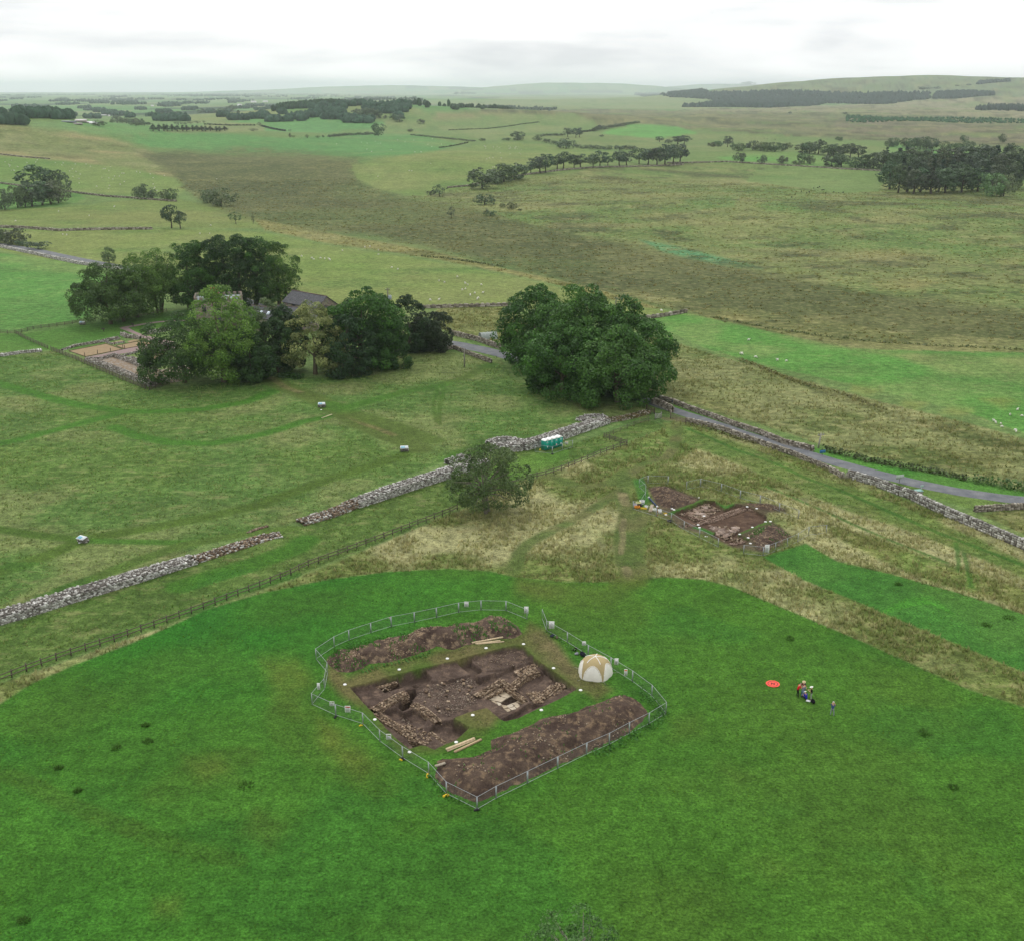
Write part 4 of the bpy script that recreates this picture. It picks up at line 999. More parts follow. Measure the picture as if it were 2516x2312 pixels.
wood('hilltop_wood', 'dark broadleaved wood along the green hilltop', [(nat('A2', [(-60, 262), (80, 232), (250, 225), (350, 232), (470, 240), (500, 262), (540, 292), (700, 276), (700, 262), (560, 232), (300, 210), (100, 222), (-200, 250)]), .8), (nat('A1', [(1590, 300), (1700, 285), (1900, 275), (2011, 262), (1900, 262), (1640, 285)]), .2)], 900, (9, 15), (8, 13), (50, 72, 48), 31, False)
wood('scrub_wood', 'low dark scrub running along the ridge beside the hilltop wood', [(nat('A2', [(700, 272), (900, 258), (1100, 262), (1280, 268), (1300, 272), (1000, 274), (720, 276)]), 1)], 700, (5, 10), (8, 14), (54, 72, 52), 32, False)
wood('moor_plantation', 'long dark conifer plantation spread below the moor', [(nat('A3', [(80, 262), (300, 240), (220, 215), (0, 205), (0, 180), (230, 185), (600, 178), (1000, 188), (1480, 186), (1480, 215), (1240, 245), (900, 240), (700, 258), (500, 265)]), .8), (nat('A3', [(1500, 216), (1510, 190), (1700, 180), (1840, 188), (1840, 198), (1640, 214)]), .12), (nat('A2', [(1735, 192), (1735, 180), (2011, 180), (2011, 205), (1900, 198)]), .08)], 9000, (13, 19), (14, 24), (40, 62, 50), 33)
wood('edge_plantation', 'dark conifer wood at the right edge below the moor', [(nat('A3', [(1720, 280), (1800, 262), (2011, 258), (2250, 258), (2250, 286), (2011, 286)]), 1)], 700, (12, 18), (8, 13), (38, 58, 46), 34)
wood('skyline_plantation', 'small dark plantation high on the moor skyline', [(nat('A3', [(1750, 136), (1930, 118), (1930, 110), (1750, 126)]), 1)], 160, (12, 18), (14, 22), (40, 60, 50), 35)
wood('young_plantation', 'strip of young green conifers across the brown moor', [(nat('A3', [(1010, 345), (1010, 308), (1300, 322), (2011, 335), (2300, 340), (2300, 356), (2011, 352), (1500, 345), (1080, 352)]), 1)], 900, (3.5, 6), (5, 9), (52, 88, 54), 36)
plain = []
rp = random.Random(3)
for i in range(130):
    x = rp.uniform(-60, 1000); yy = 236 + rp.random() ** 1.3 * 66
    w_ = rp.uniform(8, 70); h_ = rp.uniform(.5, 2.6)
    plain.append(([(x, yy), (x + w_, yy - h_ * .4), (x + w_, yy + h_), (x, yy + h_ * 1.1)], 1 / 130))
for i in range(12):
    x = rp.uniform(-100, 800); yy = 229 + rp.random() * 8
    plain.append(([(x, yy), (x + 160, yy - .6), (x + 160, yy + 1.2), (x, yy + 1.5)], 1 / 40))
wood('distant_woods', 'scattered blue-green woods and hedges across the distant plain', plain, 4200, (8, 13), (9, 16), (56, 80, 62), 37, False)
wood('valley_wood', 'dark wood in the valley at the far left edge', [(nat('A1', [(-300, 345), (0, 350), (160, 382), (60, 376), (-300, 372)]), .35), (nat('A1', [(-200, 310), (60, 295), (300, 300), (310, 318), (-200, 330)]), .4), (nat('A1', [(250, 345), (380, 342), (380, 325), (250, 325)]), .25)], 420, (9, 14), (9, 14), (58, 80, 62), 38, False)
print('woods', time.time() - T0)

# ================================================================== STONEWORK
STONE = [(204, 201, 194), (186, 183, 175), (166, 163, 155), (146, 142, 134), (120, 115, 108), (220, 218, 212)]
BROWNST = [(158, 140, 118), (138, 120, 100), (120, 102, 84), (168, 152, 132), (104, 88, 74), (148, 128, 106)]
def stone_col(pal, r=random):
    return lin(r.choice(pal)) * r.uniform(.72, 1.12)
def path_pts(pl, step):
    """points along a polyline with tangent, at even steps"""
    out = []
    pl = [Vector(p) for p in pl]
    acc = 0.0; nxt = 0.0
    for a, b_ in zip(pl, pl[1:]):
        L = (b_ - a).length
        if L < 1e-6: continue
        t = (b_ - a) / L
        while nxt <= acc + L:
            out.append((a + t * (nxt - acc), t, nxt)); nxt += step
        acc += L
    return out, acc
def ruined_wall(name, pl, width, hprof, label, cat='stone wall', pal=STONE, group=None, z0=None, course=.22, block=.38, top_den=9.0, seed=1, core=(118, 112, 104), ragged=.15):
    """a thick wall: rubble core, coursed facing on both sides and the ends, loose stones on the top"""
    r = random.Random(seed)
    pl = [Vector((p[0], p[1], 0)) for p in pl]
    pts, L = path_pts(pl, .5)
    zb = (lambda p: hz(p.x, p.y)) if z0 is None else (lambda p: z0)
    def hh(s):
        t = s / max(L, .01) * (len(hprof) - 1); i = min(int(t), len(hprof) - 2) if len(hprof) > 1 else 0
        if len(hprof) == 1: return hprof[0]
        return hprof[i] * (1 - (t - i)) + hprof[i + 1] * (t - i)
    org = pts[0][0].copy(); org.z = zb(org)
    e = empty(name, org, 0, label, cat, group)
    # core
    V, Q = [], []
    for k, (p, t, s) in enumerate(pts):
        n = Vector((-t.y, t.x, 0)); h = hh(s) - .06
        for sx, up in ((-.44, -.3), (-.43, h), (-.15, h + .03), (.15, h - .02), (.43, h), (.44, -.3)):
            q = p + n * (sx * width)
            V.append((q.x - org.x + r.uniform(-.03, .03), q.y - org.y + r.uniform(-.03, .03), zb(p) - org.z + up + (r.uniform(-.08, .08) if up > 0 else 0)))
        if k:
            a = (k - 1) * 6
            for c_ in range(5): Q.append((a + c_, a + c_ + 1, a + c_ + 7, a + c_ + 6))
    nE = len(pts) - 1
    Q.append((0, 1, 4, 5)); Q.append((nE * 6 + 5, nE * 6 + 4, nE * 6 + 1, nE * 6))
    obj('core', mesh_np('core', V, np.array(Q), M['stone'], np.tile(lin(core) * .6, (len(V), 1))), e)
    # facing
    mb = MB()
    fp, _ = path_pts(pl, block)
    nc = int(max(hprof) / course) + 1
    for side in (-1, 1):
        for (p, t, s) in fp:
            n = Vector((-t.y, t.x, 0)); h = hh(s) * r.uniform(1 - ragged, 1.03)
            for c_ in range(nc):
                zt = (c_ + 1) * course
                if zt > h + course * .5: break
                q = p + n * side * width * .46 + t * (block * (.5 if c_ % 2 else 0) + r.uniform(-.04, .04))
                mb.box((q.x - org.x, q.y - org.y, zb(p) - org.z + (c_ + .5) * course - .04), (block * r.uniform(.78, .97), width * .13 + r.uniform(.1, .2), course * .9), math.atan2(t.y, t.x), stone_col(pal, r), .02)
    o = mb.build('facing_stones', M['stone'], e); o['kind'] = 'stuff'
    # top rubble
    mb = MB()
    n_top = int(L * width * top_den)
    for _ in range(n_top):
        k = r.randrange(len(pts)); p, t, s = pts[k]
        n = Vector((-t.y, t.x, 0))
        q = p + n * r.uniform(-.44, .44) * width + t * r.uniform(-.25, .25)
        sz = r.uniform(.11, .27)
        mb.box((q.x - org.x, q.y - org.y, zb(p) - org.z + hh(s) - .03 + r.uniform(-.05, .07)), (sz * r.uniform(.9, 1.5), sz, sz * r.uniform(.45, .8)), r.uniform(0, 3.1), stone_col(pal, r), sz * .12, .35, r)
    if n_top:
        o = mb.build('rubble_stones', M['stone'], e); o['kind'] = 'stuff'
    return e
HW = gl('B7', [(-160, 905), (0, 862), (200, 805), (420, 735), (650, 665), (900, 590), (1130, 515), (1250, 478)])
ruined_wall('ruined_wall', HW, 2.5, [1.15, 1.25, 1.25, 1.25, 1.2, 1.15, 1.0, .8], 'long thick Roman wall of grey stones running in from the left edge', seed=11, top_den=8, core=(118, 112, 104))
HW2 = gl('B7', [(1270, 470), (1360, 440), (1500, 395), (1640, 350), (1760, 312), (1830, 300)])
ruined_wall('ruined_wall', HW2, 2.3, [.55, .5, .45, .45, .4, .25], 'low tumbled brown stretch of wall before the gap in the line', pal=BROWNST + STONE[:3], seed=12, top_den=9, core=(96, 82, 68), ragged=.4)
HW3 = gl('B8', [(115, 705), (200, 680), (300, 655), (410, 615), (500, 578)])
ruined_wall('ruined_wall', HW3, 2.5, [.5, .6, .65, .8, 1.1], 'low wall end on the far side of the gap, stones stepped down', pal=BROWNST + STONE[:4], seed=13, top_den=10, core=(98, 86, 72), ragged=.3)
HW4 = gl('B8', [(500, 585), (700, 520), (900, 455), (1080, 398), (1210, 352)])
ruined_wall('ruined_wall', HW4, 2.3, [1.15, 1.45, 1.5, 1.5, 1.45], 'tall straight stretch of stone wall leading towards the ash tree', seed=14, top_den=8, ragged=.08)
HW5 = gl('B8', [(1150, 290), (1205, 272)])
ruined_wall('ruined_wall', HW5, 1.6, [.9, 1.0], 'detached block of old masonry west of the ash tree', seed=15, top_den=10)
HW6 = gl('B8', [(1230, 345), (1330, 318), (1420, 290)])
ruined_wall('ruined_wall', HW6, 2.2, [1.3, 1.2, 1.2], 'broken wall stretch half hidden by the ash branches', seed=16)
HW6b = gl('B8', [(1225, 260), (1320, 275), (1400, 280)])
ruined_wall('ruined_wall', HW6b, 1.3, [1.2, 1.0, .9], 'short cross wall of the old gateway behind the ash', seed=26)
HW7 = gl('B6', [(420, 345), (470, 320), (540, 302), (620, 305), (700, 325), (740, 320)])
ruined_wall('ruined_wall', HW7, 1.5, [1.3, 1.3, 1.2, 1.1, 1.0, 1.0], 'rounded turret wall bowing out beside the portable toilets', seed=17)
HW8 = gl('B6', [(430, 372), (560, 372), (700, 362), (870, 318), (1040, 262), (1180, 212), (1320, 165), (1410, 135)])
ruined_wall('ruined_wall', HW8, 2.4, [1.3, 1.5, 1.6, 1.6, 1.6, 1.5, 1.4, 1.1], 'tall grey wall stretch directly behind the portable toilets', seed=18, top_den=8)
HW9 = gl('B6', [(1430, 128), (1560, 108), (1680, 78), (1770, 50)])
ruined_wall('ruined_wall', HW9, 1.7, [.8, .65, .6, .6], 'low mossy end of the wall running up to the road gate', pal=[(150, 142, 126), (110, 100, 68), (96, 92, 56), (168, 160, 146), (122, 104, 76)], seed=19, core=(88, 84, 56), ragged=.3)
HW10 = gl('B6', [(1175, 110), (1230, 122), (1300, 112)])
ruined_wall('ruined_wall', HW10, 1.0, [.5, .5, .5], 'thin low turret footing north of the wall, lower arm', seed=20)
HW11 = gl('B6', [(1200, 100), (1290, 88), (1380, 86), (1415, 100)])
ruined_wall('ruined_wall', HW11, .9, [.5, .6, .6, .5], 'thin low turret footing north of the wall, upper arm', seed=21)
HW12 = gl('B7', [(1610, 288), (1680, 262), (1740, 246)])
ruined_wall('ruined_wall', HW12, .45, [.12, .16, .12], 'single line of kerb stones in the grass beside the wall gap', pal=BROWNST, seed=22, top_den=4)

def field_wall(name, pl, w, h, label, group=None, seed=1, pal=None, far=False):
    """dry-stone field wall: tapering body, courses of stones and a row of cope stones"""
    r = random.Random(seed); pal = pal or [(154, 146, 130), (132, 124, 110), (170, 162, 148), (110, 102, 90), (186, 178, 164)]
    pts, L = path_pts([Vector((p[0], p[1], 0)) for p in pl], 1.0 if not far else 3.0)
    org = pts[0][0].copy(); org.z = hz(org.x, org.y)
    e = empty(name, org, 0, label, 'field wall', group)
    V, Q = [], []
    for k, (p, t, s) in enumerate(pts):
        n = Vector((-t.y, t.x, 0)); z = hz(p.x, p.y) - org.z
        hk = h * (1 + .12 * math.sin(s * .7 + seed) * r.random())
        for sx, up in ((-.5, -.3), (-.36, hk), (.36, hk), (.5, -.3)):
            q = p + n * sx * w * .9
            V.append((q.x - org.x, q.y - org.y, z + up))
        if k:
            a = (k - 1) * 4
            for c_ in range(3): Q.append((a + c_, a + c_ + 1, a + c_ + 5, a + c_ + 4))
    Q.append((0, 1, 2, 3)); m_ = (len(pts) - 1) * 4; Q.append((m_ + 3, m_ + 2, m_ + 1, m_))
    obj('core', mesh_np('core', V, np.array(Q), M['stone'], np.tile(lin((110, 102, 90)) * .8, (len(V), 1))), e)
    mb = MB()
    step = .55 if not far else 1.8
    fp, _ = path_pts([Vector((p[0], p[1], 0)) for p in pl], step)
    nc = 4 if not far else 2
    for (p, t, s) in fp:
        n = Vector((-t.y, t.x, 0)); z = hz(p.x, p.y) - org.z; rz = math.atan2(t.y, t.x)
        for side in (-1, 1):
            for c_ in range(nc):
                f = (c_ + .5) / nc
                q = p + n * side * w * (.44 - .1 * f) + t * r.uniform(-.2, .2) * step
                mb.box((q.x - org.x, q.y - org.y, z + f * h), (step * r.uniform(.7, 1.0), w * .2, h / nc * .92), rz, stone_col(pal, r), .025)
        mb.box((p.x - org.x, p.y - org.y, z + h + .08), (step * r.uniform(.4, .8), w * .7, .26 * r.uniform(.7, 1.2)), rz + r.uniform(-.2, .2), stone_col(pal, r), .04, .2, r)
    o = mb.build('wall_stones', M['stone'], e); o['kind'] = 'stuff'
    return e
field_wall('field_wall', gl('C4', [(300, 215), (430, 265), (560, 330), (630, 372)]), .7, 1.35, 'dark stone wall pier beside the road gate under the sycamores', seed=31)
field_wall('field_wall', gl('C4', [(860, 520), (1100, 575), (1400, 650), (1700, 760), (2011, 870)]) + gl('A6', [(760, 1140), (940, 1215), (1035, 1262)]), .6, .85, 'low overgrown stone wall on the near side of the lane', seed=32)
field_wall('field_wall', gl('A6', [(1065, 1262), (1200, 1300), (1330, 1350), (1440, 1385)]) + gl('E2', [(1560, 545), (1700, 610), (1850, 672), (2011, 742), (2160, 810)]), .75, 1.45, 'tall pale stone wall along the lane at the right edge', seed=33, pal=STONE[:5])
field_wall('field_wall', gl('C4', [(330, 130), (640, 215), (900, 320), (1250, 440), (1600, 570), (2011, 700)]) + gl('A6', [(720, 1080), (880, 1118)]), .7, .9, 'dark stone wall on the far side of the lane', seed=34)
field_wall('field_wall', gl('A5', [(700, 508), (850, 545), (1010, 600)]), .7, 1.2, 'stone wall bordering the lane in front of the small polytunnel', seed=35)
field_wall('field_wall', gl('A5', [(640, 600), (720, 590), (840, 635), (930, 668)]), .6, .9, 'overgrown stone wall on the fort side of the lane by the yews', seed=36)
field_wall('field_wall', gl('A5', [(545, 362), (700, 358), (900, 352), (1090, 348)]), .7, 1.0, 'straight field wall behind the yews, below the sheep pasture', seed=37, far=True)
field_wall('field_wall', gl('A5', [(1600, 395), (1690, 412), (1800, 422), (1920, 405), (2030, 385)]), .7, 1.0, 'curving field wall at the foot of the sheep pasture beyond the sycamores', seed=38, far=True)
field_wall('field_wall', gl('A4', [(-80, 22), (120, 28), (350, 45), (600, 38), (900, 35)]), .8, 1.2, 'long dark field wall winding across the left pasture', seed=39, far=True)
field_wall('field_wall', gl('A1', [(-60, 715), (120, 738), (400, 772), (620, 800), (800, 812), (1040, 830)]), .8, 1.1, 'far field wall passing behind the hillside copse', seed=40, far=True)
field_wall('field_wall', gl('E2', [(1815, 590), (1900, 585), (2020, 578), (2150, 575)]), .6, .9, 'short pale wall beyond the lane wall at the right edge', seed=41)
field_wall('field_wall', gl('A4', [(-120, 130), (0, 138), (200, 180), (450, 235), (690, 272)]), 1.6, 1.0, 'broad pale stone wall beside the lane at the upper left', seed=42, pal=STONE)
field_wall('field_wall', gl('A4', [(-100, 790), (0, 782), (130, 762), (240, 752)]), 1.4, .5, 'low stone wall stub running in at the left edge to the ruins', seed=43, pal=STONE)
field_wall('field_wall', gl('A2', [(690, 715), (800, 705), (820, 700)]) + gl('A2', [(1140, 640), (1500, 602), (2011, 585)]) + gl('A3', [(0, 578), (330, 572), (740, 596), (1230, 625)]), .8, 1.1, 'far field wall under the pine row and the pale field', seed=44, far=True)
field_wall('field_wall', gl('A1', [(-60, 548), (0, 552), (140, 568), (300, 580)]), .8, 1.0, 'thin distant wall on the left hillside above the sheep', seed=45, far=True)
print('walls', time.time() - T0)

# ================================================================== EXCAVATION
def soil_mat(name, c1, c2, c3):
    b = NB(name)
    c = b.mix(b.noise(.45, lo=0, hi=1, a=.38, b=.62, detail=4), tuple(lin(c1) * .8), tuple(lin(c2) * .8))
    c = b.mix(b.noise(1.3, lo=0, hi=.9, a=.5, b=.68, detail=4), c, tuple(lin(c3) * .8))
    c = b.cscale(c, b.noise(6, lo=.6, hi=1.4, detail=5, rough=.7))
    return b.finish(c, .95, .1, normal=b.bump(b.noise(5, detail=6, rough=.7), .8, .12))
M['soil'] = soil_mat('dark_soil', (88, 72, 62), (110, 92, 80), (130, 108, 92))
M['spoil'] = soil_mat('spoil_soil', (74, 60, 53), (104, 88, 76), (160, 138, 112))
M['spoil2'] = soil_mat('spoil_soil_dark', (76, 62, 55), (100, 84, 72), (142, 120, 96))
def z_at(view, pts, z):
    return [flat(u, v_, z) for u, v_ in nat(view, pts)]
def dig(name, label, polyw, feats, step, base, mat, wall_w=.07):
    """soil surface of a trench: a fine sheet stepped down inside the footprint; feats = (world polygon, level)"""
    xs = [p[0] for p in polyw]; ys = [p[1] for p in polyw]
    x0, y0 = min(xs) - 1.4, min(ys) - 1.4
    nx, ny = int((max(xs) - x0 + 1.4) / step) + 1, int((max(ys) - y0 + 1.4) / step) + 1
    X, Y = np.meshgrid(x0 + np.arange(nx) * step, y0 + np.arange(ny) * step, indexing='ij')
    X, Y = X.ravel(), Y.ravel()
    sd = sdist(X, Y, polyw)
    Z = base + .16 * (fbm(X, Y, 2.2, 3) - .5) + .10 * (fbm(X, Y, .6, 9) - .5)
    for fp, lv in feats:
        w = smooth(-wall_w, wall_w, sdist(X, Y, fp))
        Z = Z * (1 - w) + (lv + .08 * (fbm(X, Y, .7, 13) - .5)) * w
    w = smooth(-.02, .16, sd + .10 * (vnoise(X, Y, .5, 4) - .5))
    edge = .006 + .05 * np.exp(-((sd + .12) / .14) ** 2) - .03 * smooth(-.95, -1.2, sd)
    Z = edge * (1 - w) + Z * w
    keep = sd > -1.25
    q = np.arange(nx * ny).reshape(nx, ny)
    Q = np.stack([q[:-1, :-1], q[1:, :-1], q[1:, 1:], q[:-1, 1:]], -1).reshape(-1, 4)
    Q = Q[keep[Q].all(1)]
    lipm = (1 - smooth(-.06, .10, sd + .16 * (vnoise(X, Y, .8, 8) - .5)))
    used = np.unique(Q); remap = -np.ones(len(X), int); remap[used] = np.arange(len(used))
    me = mesh_np('soil', np.stack([X, Y, Z], 1)[used], remap[Q], mat, ALB[cover_at(X, Y)][used], False)
    at = me.attributes.new('lip', 'FLOAT', 'POINT'); at.data.foreach_set('value', lipm[used].astype(np.float32))
    return me
def soil_lip_mat(name, c1, c2, c3):
    b = NB(name)
    c = b.mix(b.noise(.45, lo=0, hi=1, a=.38, b=.62, detail=4), tuple(lin(c1) * .8), tuple(lin(c2) * .8))
    c = b.mix(b.noise(1.1, lo=0, hi=.8, a=.5, b=.68, detail=4), c, tuple(lin(c3) * .8))
    c = b.cscale(c, b.noise(6, lo=.62, hi=1.38, detail=5, rough=.7))
    gcol = b.cscale(b.attr('col').outputs['Color'], b.noise(2.2, lo=.42, hi=1.58, a=.3, b=.7, detail=6, rough=.78))
    c = b.mix(b.attr('lip').outputs['Fac'], c, gcol)
    return b.finish(c, .95, .1, normal=b.bump(b.noise(5, detail=6, rough=.7), .8, .1))
M['pit'] = soil_lip_mat('trench_soil', (84, 70, 62), (106, 90, 80), (132, 112, 96))
LV = -.8
f1 = [(z_at('C7', [(1235, 690), (1110, 535), (1640, 410), (1840, 590), (1480, 690)], -.5), -.5), (z_at('C7', [(60, 840), (400, 760), (540, 880), (720, 900), (380, 1100), (250, 1060)], -.6), -.58),
      (z_at('C7', [(0, 790), (560, 640), (1100, 505), (1640, 380), (1640, 440), (1100, 560), (560, 700), (60, 830)], -.35), -.42),
      (z_at('C7', [(400, 790), (700, 695), (800, 790), (520, 880)], -.85), -1.45),
      (z_at('C7', [(700, 660), (1100, 530), (1235, 690), (1095, 775), (985, 690), (890, 770), (800, 780)], -.85), -1.4),
      (z_at('C7', [(900, 760), (985, 700), (1090, 775), (1000, 820)], -.95), -1.75),
      (z_at('C7', [(480, 1160), (690, 1095), (815, 1190), (700, 1275)], -.85), -1.4),
      (z_at('C7', [(830, 1205), (960, 1130), (1190, 1255), (1110, 1370), (980, 1330)], -.95), -1.35),
      (z_at('C7', [(690, 1270), (830, 1200), (990, 1345), (880, 1370)], -1.1), -1.6),
      (z_at('C7', [(1190, 1460), (1260, 1350), (1420, 1290), (1560, 1270), (1800, 1402), (1660, 1560), (1440, 1640)], -.7), -1.35),
      (z_at('C7', [(880, 1590), (1000, 1570), (1170, 1640), (1080, 1662), (960, 1700)], -.85), -1.3),
      (z_at('C8', [(0, 450), (230, 415), (430, 555), (310, 620), (410, 740), (360, 790), (250, 650), (80, 520)], -.85), -1.3),
      (z_at('C8', [(240, 330), (850, 175), (1030, 170), (1240, 380), (900, 490), (430, 555), (240, 420)], -.5), -.55),
      (z_at('C8', [(310, 610), (430, 555), (620, 560), (640, 610), (400, 690)], -.45), -.5),
      (z_at('C8', [(400, 700), (640, 620), (900, 500), (960, 620), (880, 700), (700, 650), (460, 790)], -.9), -1.15),
      (z_at('C8', [(380, 950), (720, 740), (1010, 960), (1090, 1060), (930, 1175), (810, 1225), (560, 1080)], -1.2), -1.15),
      (z_at('C8', [(480, 990), (735, 845), (970, 985), (1080, 1062), (930, 1172), (815, 1220), (640, 1080)], -1.35), -1.35),
      (z_at('C8', [(690, 1035), (850, 938), (965, 1000), (780, 1078)], -1.35), -1.9),
      (z_at('C8', [(900, 790), (1060, 650), (1280, 570), (1360, 620), (1330, 720), (1130, 880), (960, 890)], -1.0), -1.2),
      (z_at('C8', [(1280, 450), (1560, 610), (1840, 820), (1600, 860), (1500, 700), (1370, 600)], -.85), -1.3),
      (z_at('C8', [(700, 1300), (960, 1180), (1130, 1060), (1330, 1090), (950, 1280), (760, 1330)], -.85), -1.3),
      (z_at('C7', [(690, 1115), (850, 1000), (865, 880), (985, 870), (1010, 960), (930, 1040), (965, 1110), (810, 1195)], -1.25), -3.0)]
te = empty('excavation_trench', (0, 0, 0), 0, 'large open excavation with bath-house walls inside the mesh fence on the mown field', 'trench')
obj('soil', dig('trench', '', PITW, f1, .11, LV, M['pit']), te)
def wall_in(parent, name, pl, w, zb, zt, seed, pal=BROWNST, course=.14, block=.27, den=15):
    """masonry left standing in a trench: core and joined small stones, one part with one sub-part"""
    r = random.Random(seed)
    pl = [Vector((p[0], p[1], 0)) for p in pl]
    pts, L = path_pts(pl, .4)
    pts.append((pl[-1], (pl[-1] - pl[-2]).normalized(), L))
    V, Q = [], []
    for k, (p, t, s) in enumerate(pts):
        n = Vector((-t.y, t.x, 0))
        for sx, up in ((-.45, zb - .2), (-.44, zt - .05), (.44, zt - .05), (.45, zb - .2)):
            q = p + n * sx * w; V.append((q.x, q.y, up + (r.uniform(-.04, .04) if up > zb else 0)))
        if k:
            a = (k - 1) * 4
            for c_ in range(3): Q.append((a + c_, a + c_ + 1, a + c_ + 5, a + c_ + 4))
    m_ = (len(pts) - 1) * 4; Q.append((0, 1, 2, 3)); Q.append((m_ + 3, m_ + 2, m_ + 1, m_))
    o = obj(name, mesh_np(name, V, np.array(Q), M['stone'], np.tile(lin((104, 88, 72)) * .7, (len(V), 1))), parent)
    mb = MB(); H = zt - zb; nc = max(1, int(H / course))
    fp, _ = path_pts(pl, block)
    for (p, t, s) in fp:
        n = Vector((-t.y, t.x, 0)); rz = math.atan2(t.y, t.x)
        for side in (-1, 1):
            for c_ in range(nc):
                q = p + n * side * w * .45 + t * (block * .5 * (c_ % 2) + r.uniform(-.03, .03))
                mb.box((q.x, q.y, zt - (c_ + .5) * course), (block * r.uniform(.75, .95), .16, course * .88), rz, stone_col(pal, r), .02)
    for _ in range(int(L * w * den)):
        p, t, s = r.choice(pts); n = Vector((-t.y, t.x, 0))
        q = p + n * r.uniform(-.42, .42) * w + t * r.uniform(-.2, .2); sz = r.uniform(.09, .2)
        mb.box((q.x, q.y, zt - .01 + r.uniform(-.03, .05)), (sz * r.uniform(1, 1.7), sz, sz * .6), r.uniform(0, 3.1), stone_col(pal, r), sz * .1, .2, r)
    s_ = mb.build('wall_stones', M['stone'], o); s_['kind'] = 'stuff'
    return o
PALEBR = [(160, 140, 116), (140, 120, 98), (122, 102, 84), (172, 152, 130), (106, 88, 72)]
for vw, pts, w, zb, zt in (('C7', [(360, 1130), (520, 1030), (700, 930), (830, 870)], 1.15, -1.5, -.35), ('C7', [(960, 1040), (1100, 1110), (1240, 1220), (1330, 1310)], 1.0, -1.3, -.6),
                           ('C7', [(380, 1170), (560, 1290), (720, 1380), (860, 1480), (960, 1540)], 1.0, -1.2, -.6), ('C7', [(1230, 1470), (1340, 1560), (1440, 1640)], .35, -1.2, -.85),
                           ('C7', [(420, 790), (700, 700)], .3, -1.1, -.55), ('C7', [(900, 1600), (1000, 1580), (1160, 1640)], .45, -1.3, -.7),
                           ('C8', [(330, 930), (520, 815), (710, 700)], .95, -1.4, -.6), ('C8', [(440, 955), (600, 880), (730, 815)], .3, -1.4, -.85), ('C8', [(700, 690), (820, 770), (900, 830)], .5, -1.3, -.55), ('C8', [(770, 790), (900, 880), (1020, 960), (1090, 1020)], .45, -1.4, -.75),
                           ('C8', [(340, 950), (480, 1030), (640, 1130), (780, 1215)], .5, -1.4, -1.0), ('C8', [(880, 770), (990, 680), (1060, 620), (1150, 570), (1260, 545)], .8, -1.3, -.55),
                           ('C8', [(1320, 960), (1420, 880), (1540, 770), (1660, 770)], 1.2, -1.2, -.65), ('C8', [(1060, 700), (1190, 640)], .45, -1.3, -1.0), ('C8', [(1360, 990), (1500, 920), (1680, 830)], .5, -1.1, -.8)):
    wall_in(te, 'masonry_wall', z_at(vw, pts, zt), w, zb, zt, int(pts[0][0]), PALEBR)
# pale flagstones on the bath floor: each slab a piece
M['flag'] = attr_mat('pale_flagstone', .18, 2.5, .85, .2, .25)
def slab(parent, poly, z, th, rgb, name='flagstone'):
    n = len(poly)
    cx_, cy_ = sum(p[0] for p in poly) / n, sum(p[1] for p in poly) / n
    V = [(cx_ + (p[0] - cx_) * .97, cy_ + (p[1] - cy_) * .97, z - th) for p in poly] + [(cx_ + (p[0] - cx_) * .95, cy_ + (p[1] - cy_) * .95, z) for p in poly]
    bm_ = bpy.data.meshes.new(name)
    fc = [tuple(range(n, 2 * n))] + [(i, (i + 1) % n, n + (i + 1) % n, n + i) for i in range(n)]
    bm_.from_pydata(V, [], fc)
    at = bm_.color_attributes.new('col', 'FLOAT_COLOR', 'POINT')
    at.data.foreach_set('color', np.tile(np.append(lin(rgb), 1), 2 * n).astype(np.float32))
    bm_.materials.append(M['flag'])
    # make sure the top faces up
    b2 = bmesh.new(); b2.from_mesh(bm_); bmesh.ops.recalc_face_normals(b2, faces=b2.faces); b2.to_mesh(bm_); b2.free()
    return obj(name, bm_, parent)
for poly in ([(640, 900), (740, 850), (800, 880), (700, 940)], [(700, 940), (800, 880), (860, 935), (790, 970)], [(500, 990), (600, 920), (640, 905), (700, 965), (610, 1010)], [(610, 1010), (700, 945), (785, 972), (700, 1030)],
             [(540, 1010), (600, 1015), (640, 1060), (590, 1060)], [(620, 1025), (690, 1040), (710, 1070), (660, 1085)], [(700, 1080), (780, 1080), (810, 1110), (740, 1130)], [(780, 1085), (860, 1050), (900, 1090), (820, 1120)],
             [(860, 1050), (920, 1030), (980, 1060), (920, 1085)], [(920, 1085), (985, 1070), (985, 1110), (965, 1135), (900, 1100)], [(820, 1125), (900, 1100), (945, 1140), (930, 1170), (860, 1150)], [(975, 1000), (1030, 1010), (1085, 1060), (1010, 1055), (980, 1030)],
             [(740, 1135), (820, 1125), (850, 1160), (800, 1180)], [(920, 1030), (975, 1005), (990, 1040)], [(560, 1060), (640, 1070), (680, 1110), (620, 1110)], [(800, 1185), (860, 1160), (890, 1180), (820, 1215)]):
    slab(te, z_at('C8', poly, -1.28), -1.28 + random.uniform(-.02, .03), .12, random.choice(((182, 168, 146), (172, 156, 132), (164, 146, 124), (190, 178, 158))))
